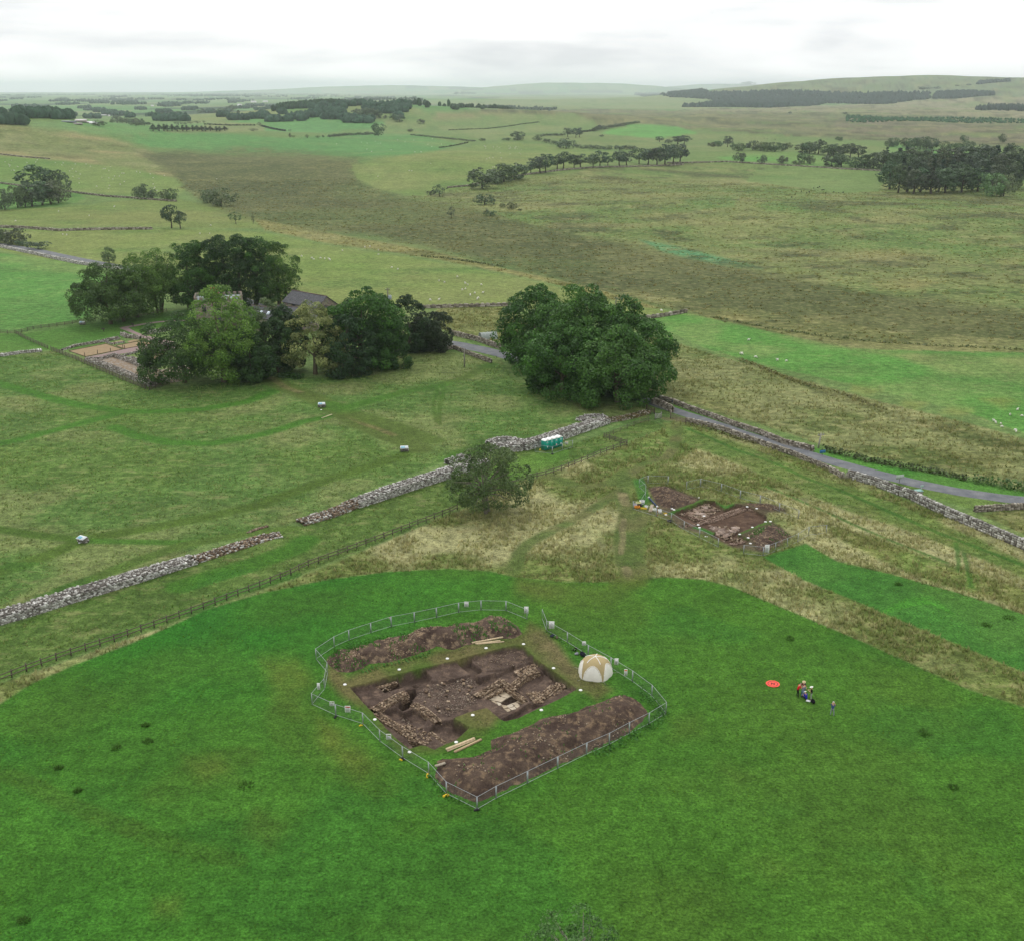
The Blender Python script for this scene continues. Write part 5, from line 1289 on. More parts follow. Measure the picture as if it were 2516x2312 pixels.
# bigger fallen blocks, each its own piece, and the small rubble as one mass
r = random.Random(77)
def blocks(parent, view, poly, n, z, smin, smax, pal, name='stone_block', seed=1):
    rr = random.Random(seed); pw = z_at(view, poly, z)
    xs = [p[0] for p in pw]; ys = [p[1] for p in pw]
    k = 0; out = []
    while k < n:
        x, y = rr.uniform(min(xs), max(xs)), rr.uniform(min(ys), max(ys))
        if sdist(np.array([x]), np.array([y]), pw)[0] > 0:
            out.append((x, y)); k += 1
    return out
def scatter(parent, view, poly, n, z, smin, smax, pal, seed=1, name='rubble_stones', zf=None):
    mb = MB(); rr = random.Random(seed)
    for x, y in blocks(parent, view, poly, n, z, smin, smax, pal, seed=seed):
        s = rr.uniform(smin, smax)
        zz = zf(x, y) if zf else z
        mb.box((x, y, zz + s * .12), (s * rr.uniform(.9, 1.6), s, s * .6), rr.uniform(0, 3.1), stone_col(pal, rr), s * .13, .4, rr, .8)
    o = mb.build(name, M['stone'], parent); o['kind'] = 'stuff'
    return o
RUBC = [(120, 104, 92), (104, 90, 80), (136, 120, 106), (92, 78, 70), (150, 136, 120)]
RUB = [(1000, 880), (1180, 760), (1440, 720), (1848, 640), (1848, 1050), (1600, 1180), (1480, 1230), (1330, 1180), (1150, 1050), (1010, 960)]
scatter(te, 'C7', RUB, 950, -.78, .05, .15, RUBC, 41)
scatter(te, 'C8', [(0, 640), (200, 600), (330, 760), (300, 900), (330, 1050), (100, 1130), (0, 1150)], 330, -.76, .05, .15, RUBC, 42)
scatter(te, 'C8', [(240, 350), (850, 190), (1200, 370), (900, 480), (460, 540)], 150, -.52, .05, .13, BROWNST, 43)
scatter(te, 'C7', [(60, 830), (560, 700), (700, 900), (400, 1100), (320, 1120)], 120, -.75, .07, .16, BROWNST, 44)
scatter(te, 'C7', [(690, 1250), (850, 1230), (1000, 1350), (860, 1380)], 90, -1.55, .06, .16, RUBC, 45)
scatter(te, 'C7', [(700, 1350), (960, 1360), (1200, 1450), (1240, 1600), (1000, 1560), (760, 1450)], 130, -.75, .07, .18, PALEBR, 46)
scatter(te, 'C8', [(900, 560), (1250, 430), (1300, 480), (1100, 560), (960, 640)], 110, -.72, .1, .26, PALEBR, 47)
scatter(te, 'C8', [(1080, 900), (1300, 860), (1350, 1040), (1200, 1060)], 120, -.75, .1, .28, PALEBR, 48)
for i, (x, y) in enumerate(blocks(te, 'C7', RUB, 24, -.7, .3, .6, STONE, seed=51)):
    mb = MB(); s = r.uniform(.2, .33)
    mb.box((0, 0, 0), (s * r.uniform(1, 1.5), s, s * .5), r.uniform(0, 3), stone_col(PALEBR, r), s * .1, .3, r, .85)
    mb.build('stone_block', M['stone'], te, (x, y, -.64))

# second trench
te2 = empty('excavation_trench', (0, 0, 0), 0, 'smaller excavation with stone foundations in the tall grass near the lane', 'trench')
f2 = [(z_at('B4', [(520, 470), (780, 370), (930, 450), (760, 520), (690, 555)], -.6), -.75), (z_at('B4', [(850, 640), (1060, 640), (1140, 695), (1010, 742)], -.6), -.7)]
M['pit2'] = soil_lip_mat('trench_soil_dark', (84, 66, 56), (102, 82, 68), (120, 98, 80))
obj('soil', dig('trench', '', PIT2W, f2, .16, -.5, M['pit2']), te2)
for pts, w, zt in (([(595, 580), (700, 565), (800, 530), (900, 490), (1000, 455), (1110, 425)], .7, -.2), ([(620, 470), (700, 510), (760, 530)], .5, -.35), ([(1100, 412), (1190, 450)], .6, -.2), ([(790, 545), (900, 515), (1040, 465), (1110, 440)], .45, -.3), ([(960, 730), (1040, 720), (1110, 700)], .5, -.3)):
    wall_in(te2, 'masonry_wall', z_at('B4', pts, zt), w, -.8, zt, int(pts[0][0]) + 5, [(168, 146, 130), (150, 128, 112), (130, 108, 92), (110, 90, 76)])
scatter(te2, 'B4', [(560, 480), (780, 380), (910, 450), (760, 520), (700, 540)], 420, -.68, .12, .36, BROWNST, 61)
scatter(te2, 'B4', [(830, 580), (1050, 580), (1120, 700), (1000, 740), (900, 690)], 160, -.5, .12, .3, BROWNST, 62)
for i, (x, y) in enumerate(blocks(te2, 'B4', [(800, 575), (900, 585), (1050, 590), (1030, 640), (960, 670), (880, 650)], 34, -.4, .5, .9, STONE, seed=63) + blocks(te2, 'B4', [(640, 470), (760, 410), (860, 450), (780, 520)], 22, -.6, .5, .9, STONE, seed=64)):
    mb = MB(); s = r.uniform(.5, .95)
    mb.box((0, 0, 0), (s * r.uniform(1, 1.6), s, .16), r.uniform(0, 3), stone_col([(166, 148, 136), (150, 132, 118), (136, 116, 102)], r), s * .09, .12, r, .95)
    mb.build('flagstone', M['stone'], te2, (x, y, -.38 if i < 34 else -.62))

# ---- spoil heaps
def heap(label, poly, H, step, mat, seed, stones, pal, slope=2.6, grass=0.0):
    pw = [flat(u, v_) for u, v_ in poly]
    xs = [p[0] for p in pw]; ys = [p[1] for p in pw]
    x0, y0 = min(xs) - .3, min(ys) - .3
    nx, ny = int((max(xs) - x0 + .3) / step) + 1, int((max(ys) - y0 + .3) / step) + 1
    X, Y = np.meshgrid(x0 + np.arange(nx) * step, y0 + np.arange(ny) * step, indexing='ij'); X, Y = X.ravel(), Y.ravel()
    sd = sdist(X, Y, pw) + .5 * (fbm(X, Y, 1.6, seed) - .5)
    Z = H * smooth(-.1, slope, sd) * (.62 + .75 * fbm(X, Y, 3.2, seed + 1)) + .28 * (fbm(X, Y, .9, seed + 2) - .5) * smooth(0, .8, sd) - .06
    q = np.arange(nx * ny).reshape(nx, ny)
    Q = np.stack([q[:-1, :-1], q[1:, :-1], q[1:, 1:], q[:-1, 1:]], -1).reshape(-1, 4)
    Q = Q[(sd > -.15)[Q].all(1)]
    used = np.unique(Q); remap = -np.ones(len(X), int); remap[used] = np.arange(len(used))
    cxm, cym = float(np.mean(xs)), float(np.mean(ys))
    e = empty('spoil_heap', (cxm, cym, 0), 0, label, 'spoil heap', 'heaps of dug earth')
    obj('soil', mesh_np('soil', np.stack([X - cxm, Y - cym, Z], 1)[used], remap[Q], mat, None, True), e)
    mb = MB(); rr = random.Random(seed); rg = np.random.default_rng(seed)
    ids = used[Z[used] > .05]
    cl = fbm(X, Y, 2.4, seed + 7)
    k = 0
    while k < stones:
        i = ids[rg.integers(len(ids))]
        if rg.random() > smooth(.55, .75, cl[i]) + .03: continue
        s = rr.uniform(.06, .15)
        mb.box((X[i] - cxm + rr.uniform(-.1, .1), Y[i] - cym + rr.uniform(-.1, .1), Z[i] + s * .15), (s * rr.uniform(1, 1.6), s, s * .7), rr.uniform(0, 3.1), stone_col(pal, rr), s * .12, .6, rr, .85); k += 1
    o = mb.build('loose_stones', M['stone'], e); o['kind'] = 'stuff'
    # weeds on the heap
    n = int(grass)
    if n:
        V = []; C = []
        gmask = fbm(X, Y, 2.0, seed + 17); gi = ids[gmask[ids] > .60]
        if len(gi):
            for _ in range(n):
                i = gi[rg.integers(len(gi))]; a = rr.uniform(0, 6.28); h = rr.uniform(.15, .4); px, py, pz = X[i] - cxm + rr.uniform(-.15, .15), Y[i] - cym + rr.uniform(-.15, .15), Z[i]
                V += [(px - .07, py, pz - .03), (px + .07, py + .03, pz - .03), (px + math.cos(a) * .15, py + math.sin(a) * .15, pz + h)]
                C += [lin((70, 118, 48)) * rr.uniform(.8, 1.4)] * 3
            o = obj('weeds', mesh_np('weeds', V, np.arange(len(V)).reshape(-1, 3), M['tuft'], np.array(C)), e); o['kind'] = 'stuff'
    return e
heap('long brown spoil heap with stone patches behind the large trench', nat('B1', [(240, 700), (330, 650), (600, 575), (730, 530), (1000, 510), (1060, 465), (1230, 425), (1400, 420), (1520, 375), (1700, 360), (1800, 310)]) + nat('B2', [(80, 300), (260, 290), (400, 300), (520, 370), (575, 450), (500, 500), (330, 505), (80, 560)]) + nat('B1', [(1640, 585), (1500, 640), (1350, 605), (1200, 665), (1000, 725), (850, 765), (700, 775), (590, 835), (480, 862), (350, 852), (240, 765)]), 1.25, .2, M['spoil'], 5, 1000, PALEBR, 2.2, 900)
heap('long dark spoil heap in front of the large trench, nearest the camera', nat('B2', [(1290, 1085), (1400, 1030), (1530, 1020), (1650, 1070), (1760, 1160), (1790, 1215), (1740, 1270), (1600, 1400), (1400, 1490), (1160, 1610), (960, 1690)]) + nat('B3', [(1790, 1345), (1700, 1345), (1600, 1310), (1480, 1260), (1300, 1090), (1320, 970), (1320, 915), (1420, 880), (1700, 865), (1860, 800)]) + nat('B2', [(240, 1450), (600, 1320), (760, 1235), (1050, 1190), (1160, 1130)]), 1.35, .22, M['spoil2'], 15, 380, BROWNST, 3.0, 120)
heap('dark spoil heap at the track end of the small trench', nat('B4', [(305, 270), (360, 250), (470, 250), (600, 300), (740, 355), (690, 395), (520, 440), (430, 430), (370, 390), (340, 330)]), .8, .25, M['spoil2'], 25, 260, BROWNST, 2.6)
heap('brown spoil heap at the mown-strip end of the small trench', nat('B4', [(1110, 650), (1200, 600), (1310, 560), (1380, 580), (1450, 620), (1490, 660), (1430, 720), (1330, 770), (1250, 790), (1190, 760), (1160, 700)]), .9, .25, M['spoil'], 35, 420, BROWNST, 2.2, 200)
heap('low dark spoil heap against the far fence of the small trench', nat('B4', [(1060, 385), (1150, 385), (1260, 392), (1340, 395), (1420, 430), (1450, 455), (1310, 450), (1220, 440), (1120, 400)]), .5, .25, M['spoil2'], 45, 160, BROWNST, 1.6)
print('excavation', time.time() - T0)
def recentre(e):
    c_ = Vector((0, 0, 0)); n = 0
    for ch in e.children:
        if ch.type == 'MESH' and ch.name.startswith('soil'):
            bb = [Vector(q) for q in ch.bound_box]; c_ = sum(bb, Vector()) / 8
    c_.z = 0
    e.location = c_
    for ch in e.children: ch.location = ch.location - c_
recentre(te); recentre(te2)

# ================================================================== FENCES
WOODC = [(84, 74, 64), (96, 86, 76), (72, 64, 56)]
mb = MB(); mb.box((0, 0, .5), (.13, .13, 1.3), 0, lin((88, 80, 72)), 0, 0, random, .95); POST = mb.mesh('post', M['timber'])
mb = MB(); mb.box((.5, 0, 0), (1.0, .05, .12), 0, lin((104, 95, 84))); RAIL = mb.mesh('rail', M['timber'])
def rail_fence(pl, label, spacing=1.9, rails=(.45, .95), group=None, post_h=1.0, scale=1.0):
    pts, L = path_pts([Vector((p[0], p[1], 0)) for p in pl], spacing)
    pts = [p for p, t, s in pts]
    o0 = Vector((pts[0].x, pts[0].y, hz(pts[0].x, pts[0].y)))
    e = empty('rail_fence', o0, 0, label, 'fence', group)
    rr = random.Random(len(pts))
    for i, p in enumerate(pts):
        z = hz(p.x, p.y)
        q = obj('post', POST, e, Vector((p.x, p.y, z)) - o0); q.scale = (scale, scale, post_h * rr.uniform(.95, 1.05)); q.rotation_euler = (rr.uniform(-.03, .03), rr.uniform(-.03, .03), rr.uniform(-.2, .2))
        if i + 1 < len(pts):
            n = pts[i + 1]; d_ = Vector((n.x - p.x, n.y - p.y, hz(n.x, n.y) - z)); a = math.atan2(d_.y, d_.x)
            for h in rails:
                q = obj('rail', RAIL, e, Vector((p.x, p.y, z + h + rr.uniform(-.02, .02))) - o0 + Vector((math.sin(a), -math.cos(a), 0)) * .09)
                q.scale = (d_.length, scale, scale); q.rotation_euler = (0, -math.atan2(d_.z, math.hypot(d_.x, d_.y)), a)
    return e
rail_fence(gl('B7', [(-120, 1305), (0, 1258), (170, 1190), (420, 1100), (760, 990), (1120, 860), (1400, 755), (1700, 640), (1900, 560)]) + gl('B8', [(120, 1028), (400, 925), (700, 812), (950, 715), (1150, 640), (1250, 595)]), 'long dark post and rail fence beside the ruined wall, left of the ash', 1.9)
rail_fence(gl('B6', [(745, 620), (880, 596), (1050, 540), (1240, 462), (1430, 385), (1600, 330)]), 'dark rail fence from the ash tree towards the road gate', 2.1)
rail_fence(gl('B6', [(1400, 265), (1500, 295), (1600, 325)]), 'short dark rail fence with a small white notice below the wall', 1.6, (.3, .6, .9))
rail_fence(gl('B6', [(1420, 262), (1560, 205), (1700, 150), (1830, 112)]), 'thin rail fence running up to the pale field gate', 2.6, (.5, .95), scale=.7)
rail_fence(gl('C1', [(-20, 470), (130, 530), (270, 580), (420, 650), (620, 735), (850, 835), (1110, 932)]), 'four-rail timber fence along the front wall of the ruins', 2.0, (.2, .45, .7, .95))
rail_fence(gl('C1', [(1110, 932), (1220, 900), (1330, 868)]), 'short timber fence returning from the corner of the ruins under the tree', 2.0, (.3, .6, .95))
rail_fence(gl('A4', [(0, 645), (100, 648), (200, 622), (320, 606), (470, 585), (570, 572)]), 'timber fence between the bright green field and the ruins lawn', 2.4, (.3, .6, .95))
rail_fence(gl('A4', [(650, 582), (780, 555), (880, 535), (990, 518)]), 'timber fence running beneath the tall tree row', 2.4, (.3, .6, .95))
rail_fence(gl('A4', [(98, 650), (150, 680), (230, 715), (300, 745)]), 'timber fence crossing the lawn edge down to the ruins', 2.2, (.3, .6, .95))

def gate(label, a, b_, h=1.15, rgb=(128, 116, 100), bars=5):
    a, b_ = Vector(a), Vector(b_); L = (b_ - a).length
    e = empty('field_gate', a, math.atan2(b_.y - a.y, b_.x - a.x), label, 'gate', 'gates')
    c_ = lin(rgb)
    for x in (0, L):
        mb = MB(); mb.box((x, 0, h * .55), (.16, .16, h * 1.25), 0, c_ * .7); mb.build('gate_post', M['timber'], e)
    for k in range(bars):
        mb = MB(); mb.box((L / 2, 0, .22 + k * (h - .3) / (bars - 1)), (L - .2, .05, .09), 0, c_); mb.build('bar', M['timber'], e)
    mb = MB(); mb.tube([(.12, .05, .2), (L - .15, .05, h - .1)], .035, 5, c_); mb.build('brace', M['timber'], e)
    return e
gate('dark timber field gate beside the stone pier at the lane', g('C4', 585, 465), g('C4', 835, 545))
gate('pale weathered gate at the end of the ruined wall by the lane', g('C4', 335, 475), g('C4', 432, 455), 1.2, (170, 168, 160))
gate('dark wooden gate under the sycamore edge beside the wall', g('C4', 190, 320), g('C4', 320, 385), 1.1, (92, 80, 68))
gate('small pale gate in the tall lane wall at the right', g('A6', 1034, 1268), g('A6', 1062, 1272), 1.2, (166, 160, 146))

# ---- steel mesh site fencing
PANEL_H = 1.55
def panel_meshes():
    mb = MB()
    for x in (0, 1): mb.tube([(x, 0, .05), (x, 0, PANEL_H)], .021, 6, (1, 1, 1))
    for z in (.14, PANEL_H - .03): mb.tube([(0, 0, z), (1, 0, z)], .022, 6, (1, 1, 1))
    f = mb.mesh('frame', M['steel'])
    mb = MB()
    for k in range(1, 20): mb.tube([(k / 20, 0, .14), (k / 20, 0, PANEL_H - .03)], .0022, 3, (1, 1, 1), False)
    for k in range(1, 5): mb.tube([(0, 0, .14 + k * .28), (1, 0, .14 + k * .28)], .0022, 3, (1, 1, 1), False)
    return f, mb.mesh('wire_mesh', M['wire'])
PF, PM = panel_meshes()
mb = MB(); mb.box((0, 0, .07), (.62, .22, .14), 0, (1, 1, 1), 0, 0, random, .85); mb.box((0, 0, .16), (.2, .16, .06)); FOOT = mb.mesh('fence_foot', M['black'])
mb = MB(); mb.box((0, 0, .08), (.72, .24, .16), 0, (1, 1, 1), 0, 0, random, .85); mb.box((0, 0, .18), (.22, .18, .06)); FOOTY = mb.mesh('fence_foot', M['yellow'])
def panels(posts, label, group, split=None):
    """posts are ground points; one panel between each pair"""
    seq = [Vector((p[0], p[1], 0)) for p in posts]
    for i in range(len(seq) - 1):
        a, b_ = seq[i], seq[i + 1]
        dvec = b_ - a; L = dvec.length
        e = empty('mesh_fence', a, math.atan2(dvec.y, dvec.x), label % nth(i), 'fence panel', group)
        for n_, m_ in (('frame', PF), ('wire_mesh', PM)):
            q = obj(n_, m_, e); q.scale = (L * .985, 1, 1); q.location = (L * .0075, 0, 0)
    return seq
post1 = [g('B2', 600, 318), g('B2', 400, 235), g('B2', 162, 230)] + gl('B1', [(1557, 262), (1338, 312), (1120, 358), (890, 402), (690, 464), (473, 536), (328, 602), (147, 724), (262, 862), (232, 1022), (107, 1172), (342, 1280), (612, 1366), (778, 1536)]) + gl('B3', [(1003, 897), (1262, 1056), (1435, 1252), (1740, 1405), (1925, 1298)])
p_a = post1[-1]; p_b = g('B2', 1165, 1602)
post1 += [p_a.lerp(p_b, 1 / 3), p_a.lerp(p_b, 2 / 3), p_b] + gl('B2', [(1380, 1508), (1570, 1405), (1757, 1312), (1920, 1212), (1785, 1046), (1600, 908), (1395, 780), (1180, 662), (982, 536), (785, 425), (742, 312)])
seqA = panels(post1, '%s steel mesh panel round the large trench, counted anticlockwise from the gateway gap', 'mesh panels round the large trench')
t2h = 145
post2a = gl('C5', [(1640, 1305), (1330, 1150), (1075, 1015), (865, 880), (620, 800), (235, 680)])
post2b = gl('C5', [(375, 640), (440, 530), (445, 420), (335, 315), (480, 255), (815, 268)])
post2c = gl('C5', [(1115, 358), (1345, 310), (1690, 390), (2000, 505)]) + gl('C6', [(720, 585), (1035, 715), (1355, 835)])
post2d = gl('C6', [(445, 1415), (770, 1450), (970, 1375), (1165, 1300), (1340, 1220), (1515, 1110), (1810, 1078)])
panels(post2a[::-1], '%s mesh panel from the track along the near side of the small trench', 'mesh panels, near side of small trench')
panels(post2b, '%s mesh panel round the track end of the small trench', 'mesh panels, track end of small trench')
panels(post2c, '%s mesh panel from the left along the far side of the small trench', 'mesh panels, far side of small trench')
panels(post2d, '%s mesh panel from the left beside the mown strip end of the small trench', 'mesh panels, strip end of small trench')
panels(gl('E6', [(160, 905), (640, 965), (910, 870), (1195, 780)]), '%s mesh panel from the left in front of the portable toilets', 'mesh panels by the toilets')
for i, (vw, x, y, lb) in enumerate((('B3', 1432, 1268, 'bright yellow fence foot near the lowest corner of the mesh fence'), ('B3', 1248, 1070, 'yellow fence foot beside the dark heap, second from the lowest corner'), ('B3', 985, 912, 'yellow fence foot below the trench corner'), ('B3', 590, 572, 'small yellow fence foot on the left run of the mesh fence'), ('E6', 300, 850, 'yellow fence foot lying beside the portable toilets'))):
    o = obj('fence_foot', FOOTY, None, g(vw, x, y)); o.rotation_euler = (0, 0, .5 + i); tag(o, lb, 'fence foot', 'yellow fence feet')
    if i in (2, 3): o.scale = (.6, .6, .6)
for i, (vw, x, y, lb) in enumerate((('B3', 1735, 1408, 'dark fence foot at the lowest corner of the mesh fence'), ('B3', 340, 488, 'dark fence foot on the left run of the mesh fence'), ('B3', 1005, 900, 'dark fence foot under the panel joint below the trench'), ('E6', 640, 968, 'dark fence foot in front of the toilets'))):
    o = obj('fence_foot', FOOT, None, g(vw, x, y)); o.rotation_euler = (0, 0, .3 + i); tag(o, lb, 'fence foot', 'dark fence feet')
# notices hung on the panels: board with printed lines
def notice(vw, x, y, w, h, label, foot=None, rgb=(232, 232, 226), bar=None, rz=0.0):
    """board at a photo position, hung at about chest height on the fence nearest to it"""
    u, v_ = nat(vw, [(x, y)])[0]
    gx, gy = flat(u, v_, 1.0)
    e = empty('notice_board', (gx, gy - .05, 1.0), rz, label, 'notice', 'notices on the mesh fences')
    mb = MB(); mb.box((0, 0, 0), (w, .02, h), 0, lin(rgb)); mb.build('board', M['attr'], e)
    mb = MB()
    if bar is not None: mb.box((0, -.0125, h * .3), (w * .84, .005, h * .2), 0, lin(bar))
    for k in range(3): mb.box((-w * .04 * k, -.0125, h * (.05 - k * .14)), (w * (.72 - .08 * k), .005, h * .045), 0, lin((120, 120, 124)))
    mb.build('print', M['attr'], e)
for vw, x, y, w, h, lb, bar in (('B1', 1633, 175, .6, .8, 'white notice on the back run of the mesh fence, left of the gateway', None), ('B2', 25, 168, .6, .8, 'white notice at the start of the flat back run of the fence', None) if False else ('B2', 592, 222, .6, 1.0, 'white notice on the last panel beside the fence gateway', None),
                                ('B2', 832, 365, .75, 1.1, 'large white notice on the panel across the gateway, above the bags', None), ('B2', 1140, 540, .5, .6, 'small white notice on the panel behind the dome tent', None),
                                ('B2', 1448, 712, .5, .9, 'tilted white notice on the panel beside the dome tent', None), ('B2', 1537, 815, .4, .9, 'narrow white and orange notice right of the dome tent', (220, 120, 60)),
                                ('B1', 172, 985, .35, .9, 'pale notice on the short left corner panel of the mesh fence', None), ('B1', 305, 1157, .55, .6, 'small pale square notice on the left run of the mesh fence', (120, 150, 60)),
                                ('B1', 460, 1210, .65, .85, 'white notice with a red heading on the left run of the fence', (206, 96, 70)), ('B1', 865, 1483, .55, .7, 'pale notice on the fence below the trench corner', (120, 150, 60)),
                                ('C6', 835, 1320, .7, 1.3, 'tall white notice on the strip-end fence of the small trench', None), ('E6', 1030, 655, .6, .7, 'yellow-edged notice on the fence panel by the toilets', (230, 190, 60)), ('B1', 880, 312, .3, .3, 'tiny orange tag on the back run of the mesh fence', (230, 120, 40))):
    notice(vw, x, y, w, h, lb, bar=bar)
print('fences', time.time() - T0)

# ================================================================== SITE OBJECTS
# white survey discs
mb = MB()
sg = 14
ring = [(math.cos(2 * math.pi * k / sg), math.sin(2 * math.pi * k / sg)) for k in range(sg)]
mb.add([(x * .22, y * .22, 0) for x, y in ring] + [(x * .2, y * .2, .05) for x, y in ring] + [(0, 0, .065)], [(k, (k + 1) % sg, sg + (k + 1) % sg, sg + k) for k in range(sg)], [(sg + k, sg + (k + 1) % sg, 2 * sg) for k in range(sg)])
DISC = mb.mesh('survey_marker', M['white'])
mk = [('B1', 432, 970, 'beside the left corner of the large trench'), ('B1', 970, 822, 'between the large trench and the heap behind it, left one'), ('B1', 1445, 714, 'between the large trench and the heap behind it, middle one'), ('B1', 1828, 610, 'in front of the timbers behind the large trench'), ('B2', 566, 549, 'at the top corner of the large trench'),
      ('B2', 851, 777, 'between the large trench and the dome tent'), ('B2', 1108, 986, 'at the right corner of the large trench'), ('B2', 735, 1175, 'between the large trench and the nearest spoil heap'), ('B2', 83, 1223, 'on the grass tongue jutting into the large trench'), ('B3', 728, 511, 'on the lower left lip of the large trench'),
      ('B3', 1072, 833, 'just inside the fence below the large trench'), ('B3', 1532, 735, 'beside the two pale timbers'), ('B2', 209, 587, 'near the timber ends behind the large trench')]
for vw, x, y, lb in mk:
    o = obj('survey_marker', DISC, None, g(vw, x, y) + Vector((0, 0, .01))); tag(o, 'white disc survey marker ' + lb, 'marker', 'white survey markers')
mk2 = [('C5', 1328, 487), ('C5', 1143, 580), ('C5', 877, 668), ('C5', 912, 686), ('C5', 1800, 568), ('C5', 1310, 934), ('C5', 1332, 980), ('C5', 1440, 1127), ('C5', 778, 768), ('C6', 508, 637), ('C6', 665, 666), ('C6', 810, 884), ('C6', 892, 878), ('C6', 594, 974), ('C6', 386, 1090), ('C6', 525, 1148), ('C6', 562, 1240), ('C5', 1407, 790)]
mk2 = sorted(mk2, key=lambda q: nat(q[0], [q[1:]])[0][0])
for i, (vw, x, y) in enumerate(mk2):
    o = obj('survey_marker', DISC, None, g(vw, x, y) + Vector((0, 0, .02))); o.scale = (1.05, 1.05, 1); tag(o, '%s white disc marker from the left around the small trench' % nth(i), 'marker', 'white markers of the small trench')
# timbers
def timber(vw, a, b_, w, h, label, z=0.0, rgb=(206, 186, 152)):
    p, q = g(vw, *a), g(vw, *b_); L = (q - p).length
    mb = MB(); c_ = lin(rgb)
    mb.box((L / 2, 0, h / 2), (L, w, h), 0, c_, .01)
    o = mb.build('timber_plank', M['timber'], None, p + Vector((0, 0, z))); o.rotation_euler = (0, 0, math.atan2(q.y - p.y, q.x - p.x)); tag(o, label, 'timber', 'loose timbers')
timber('B2', (75, 545), (370, 492), .2, .16, 'longest pale timber lying against the heap behind the trench', .06)
timber('B2', (110, 550), (345, 520), .2, .14, 'middle pale timber of the three behind the trench')
timber('B2', (125, 552), (382, 528), .14, .1, 'thinnest pale timber of the three behind the trench')
timber('B3', (1435, 815), (1715, 705), .26, .2, 'upper pale timber of the pair below the trench')
timber('B3', (1445, 828), (1720, 715), .12, .1, 'narrow pale batten against the upper timber below the trench')
timber('B3', (1515, 838), (1780, 712), .24, .16, 'lower grey-edged timber of the pair below the trench', rgb=(182, 160, 126))
timber('B3', (1325, 1005), (1425, 975), .3, .14, 'short grey board lying on the nearest spoil heap', .35, (170, 160, 142))
timber('C5', (505, 720), (545, 605), .32, .12, 'first of two grey planks beside the tools at the small trench', 0, (176, 162, 140))
timber('C5', (535, 722), (570, 605), .3, .12, 'second of two grey planks beside the tools at the small trench', 0, (168, 154, 132))
timber('E5', (1590, 358), (1640, 340), .25, .1, 'pale plank lying on the grass path by the stone plinth', 0, (196, 184, 150))
# tools and boxes at the small trench
def crate(name, vw, x, y, size, rgb, label, cat, rz=.4):
    e = empty(name, g(vw, x, y), rz, label, cat)
    a, b_, h = size; c_ = lin(rgb)
    mb = MB(); mb.box((0, 0, .02), (a, b_, .04), 0, c_)
    for sx, sy, wx, wy in ((a / 2, 0, .04, b_), (-a / 2, 0, .04, b_), (0, b_ / 2, a, .04), (0, -b_ / 2, a, .04)): mb.box((sx, sy, h / 2), (wx, wy, h), 0, c_)
    mb.build('tub', M['attr'], e)
    mb = MB(); mb.tube([(-a * .52, 0, h * .9), (-a * .3, 0, h * 1.25), (a * .3, 0, h * 1.25), (a * .52, 0, h * .9)], .02, 5, c_ * .5); mb.build('handle', M['attr'], e)
crate('plastic_crate', 'C5', 305, 655, (.8, .5, .4), (232, 150, 30), 'orange crate among the tools at the track end of the small trench', 'crate')
crate('plastic_crate', 'C5', 410, 672, (1.0, .35, .25), (228, 196, 40), 'long yellow tray among the tools at the small trench', 'tray', -.3)
crate('plastic_crate', 'C5', 452, 660, (.4, .4, .5), (230, 230, 226), 'white tub at the end of the yellow tray', 'tub')
crate('plastic_crate', 'C5', 340, 632, (.9, .6, .4), (44, 42, 48), 'black tub behind the orange crate', 'tub')
crate('plastic_crate', 'C5', 268, 640, (.5, .5, .6), (188, 184, 190), 'grey bucket left of the orange crate', 'bucket')
crate('plastic_crate', 'C5', 592, 700, (.55, .5, .4), (234, 234, 222), 'white square tub beside the grey planks', 'tub')
crate('plastic_crate', 'C5', 680, 735, (.5, .5, .6), (238, 238, 236), 'taller white tub further along the small trench edge', 'tub', .1)
crate('plastic_crate', 'C5', 325, 590, (.7, .5, .35), (224, 222, 150), 'pale yellow box behind the black tub', 'box')
crate('plastic_crate', 'C5', 385, 575, (.7, .6, .5), (236, 236, 234), 'white box by the fence post above the tools', 'box')
crate('plastic_crate', 'C5', 770, 748, (.5, .3, .12), (226, 190, 60), 'small yellow tray on the worn ground', 'tray')
crate('plastic_crate', 'C5', 845, 888, (.8, .5, .35), (74, 72, 78), 'dark grey tub against the near fence of the small trench', 'tub')
mb = MB(); pa, pb = g('C5', 500, 500), g('C5', 635, 650)
mb.tube([Vector((0, 0, .16)), (pb - pa) + Vector((0, 0, .16))], .15, 8, lin((52, 66, 96))); 
e = empty('covered_roll', pa, 0, 'long dark blue roll with white ends beside the track-end spoil heap', 'roll')
mb.build('tube', M['attr'], e)
for q in (Vector((0, 0, .16)), (pb - pa) + Vector((0, 0, .16))):
    mb = MB(); dd_ = (pb - pa).normalized() * .12; mb.tube([q - dd_, q + dd_], .2, 8, lin((230, 230, 228))); mb.build('end_cap', M['attr'], e)
for lb, vw, x, y, rgb in (('red and white ranging pole standing at the small trench', 'C5', 635, 790, (190, 50, 40)), ('dark ranging pole at the corner of the track-end heap', 'C5', 862, 720, (60, 56, 60))):
    e = empty('ranging_pole', g(vw, x, y), 0, lb, 'pole'); mb = MB()
    for k in range(5): mb.tube([(0, 0, k * .32), (0, 0, (k + 1) * .32)], .035, 6, lin(rgb if k % 2 == 0 else ((225, 220, 215) if 'white' in lb else (90, 86, 92))))
    mb.build('shaft', M['attr'], e)
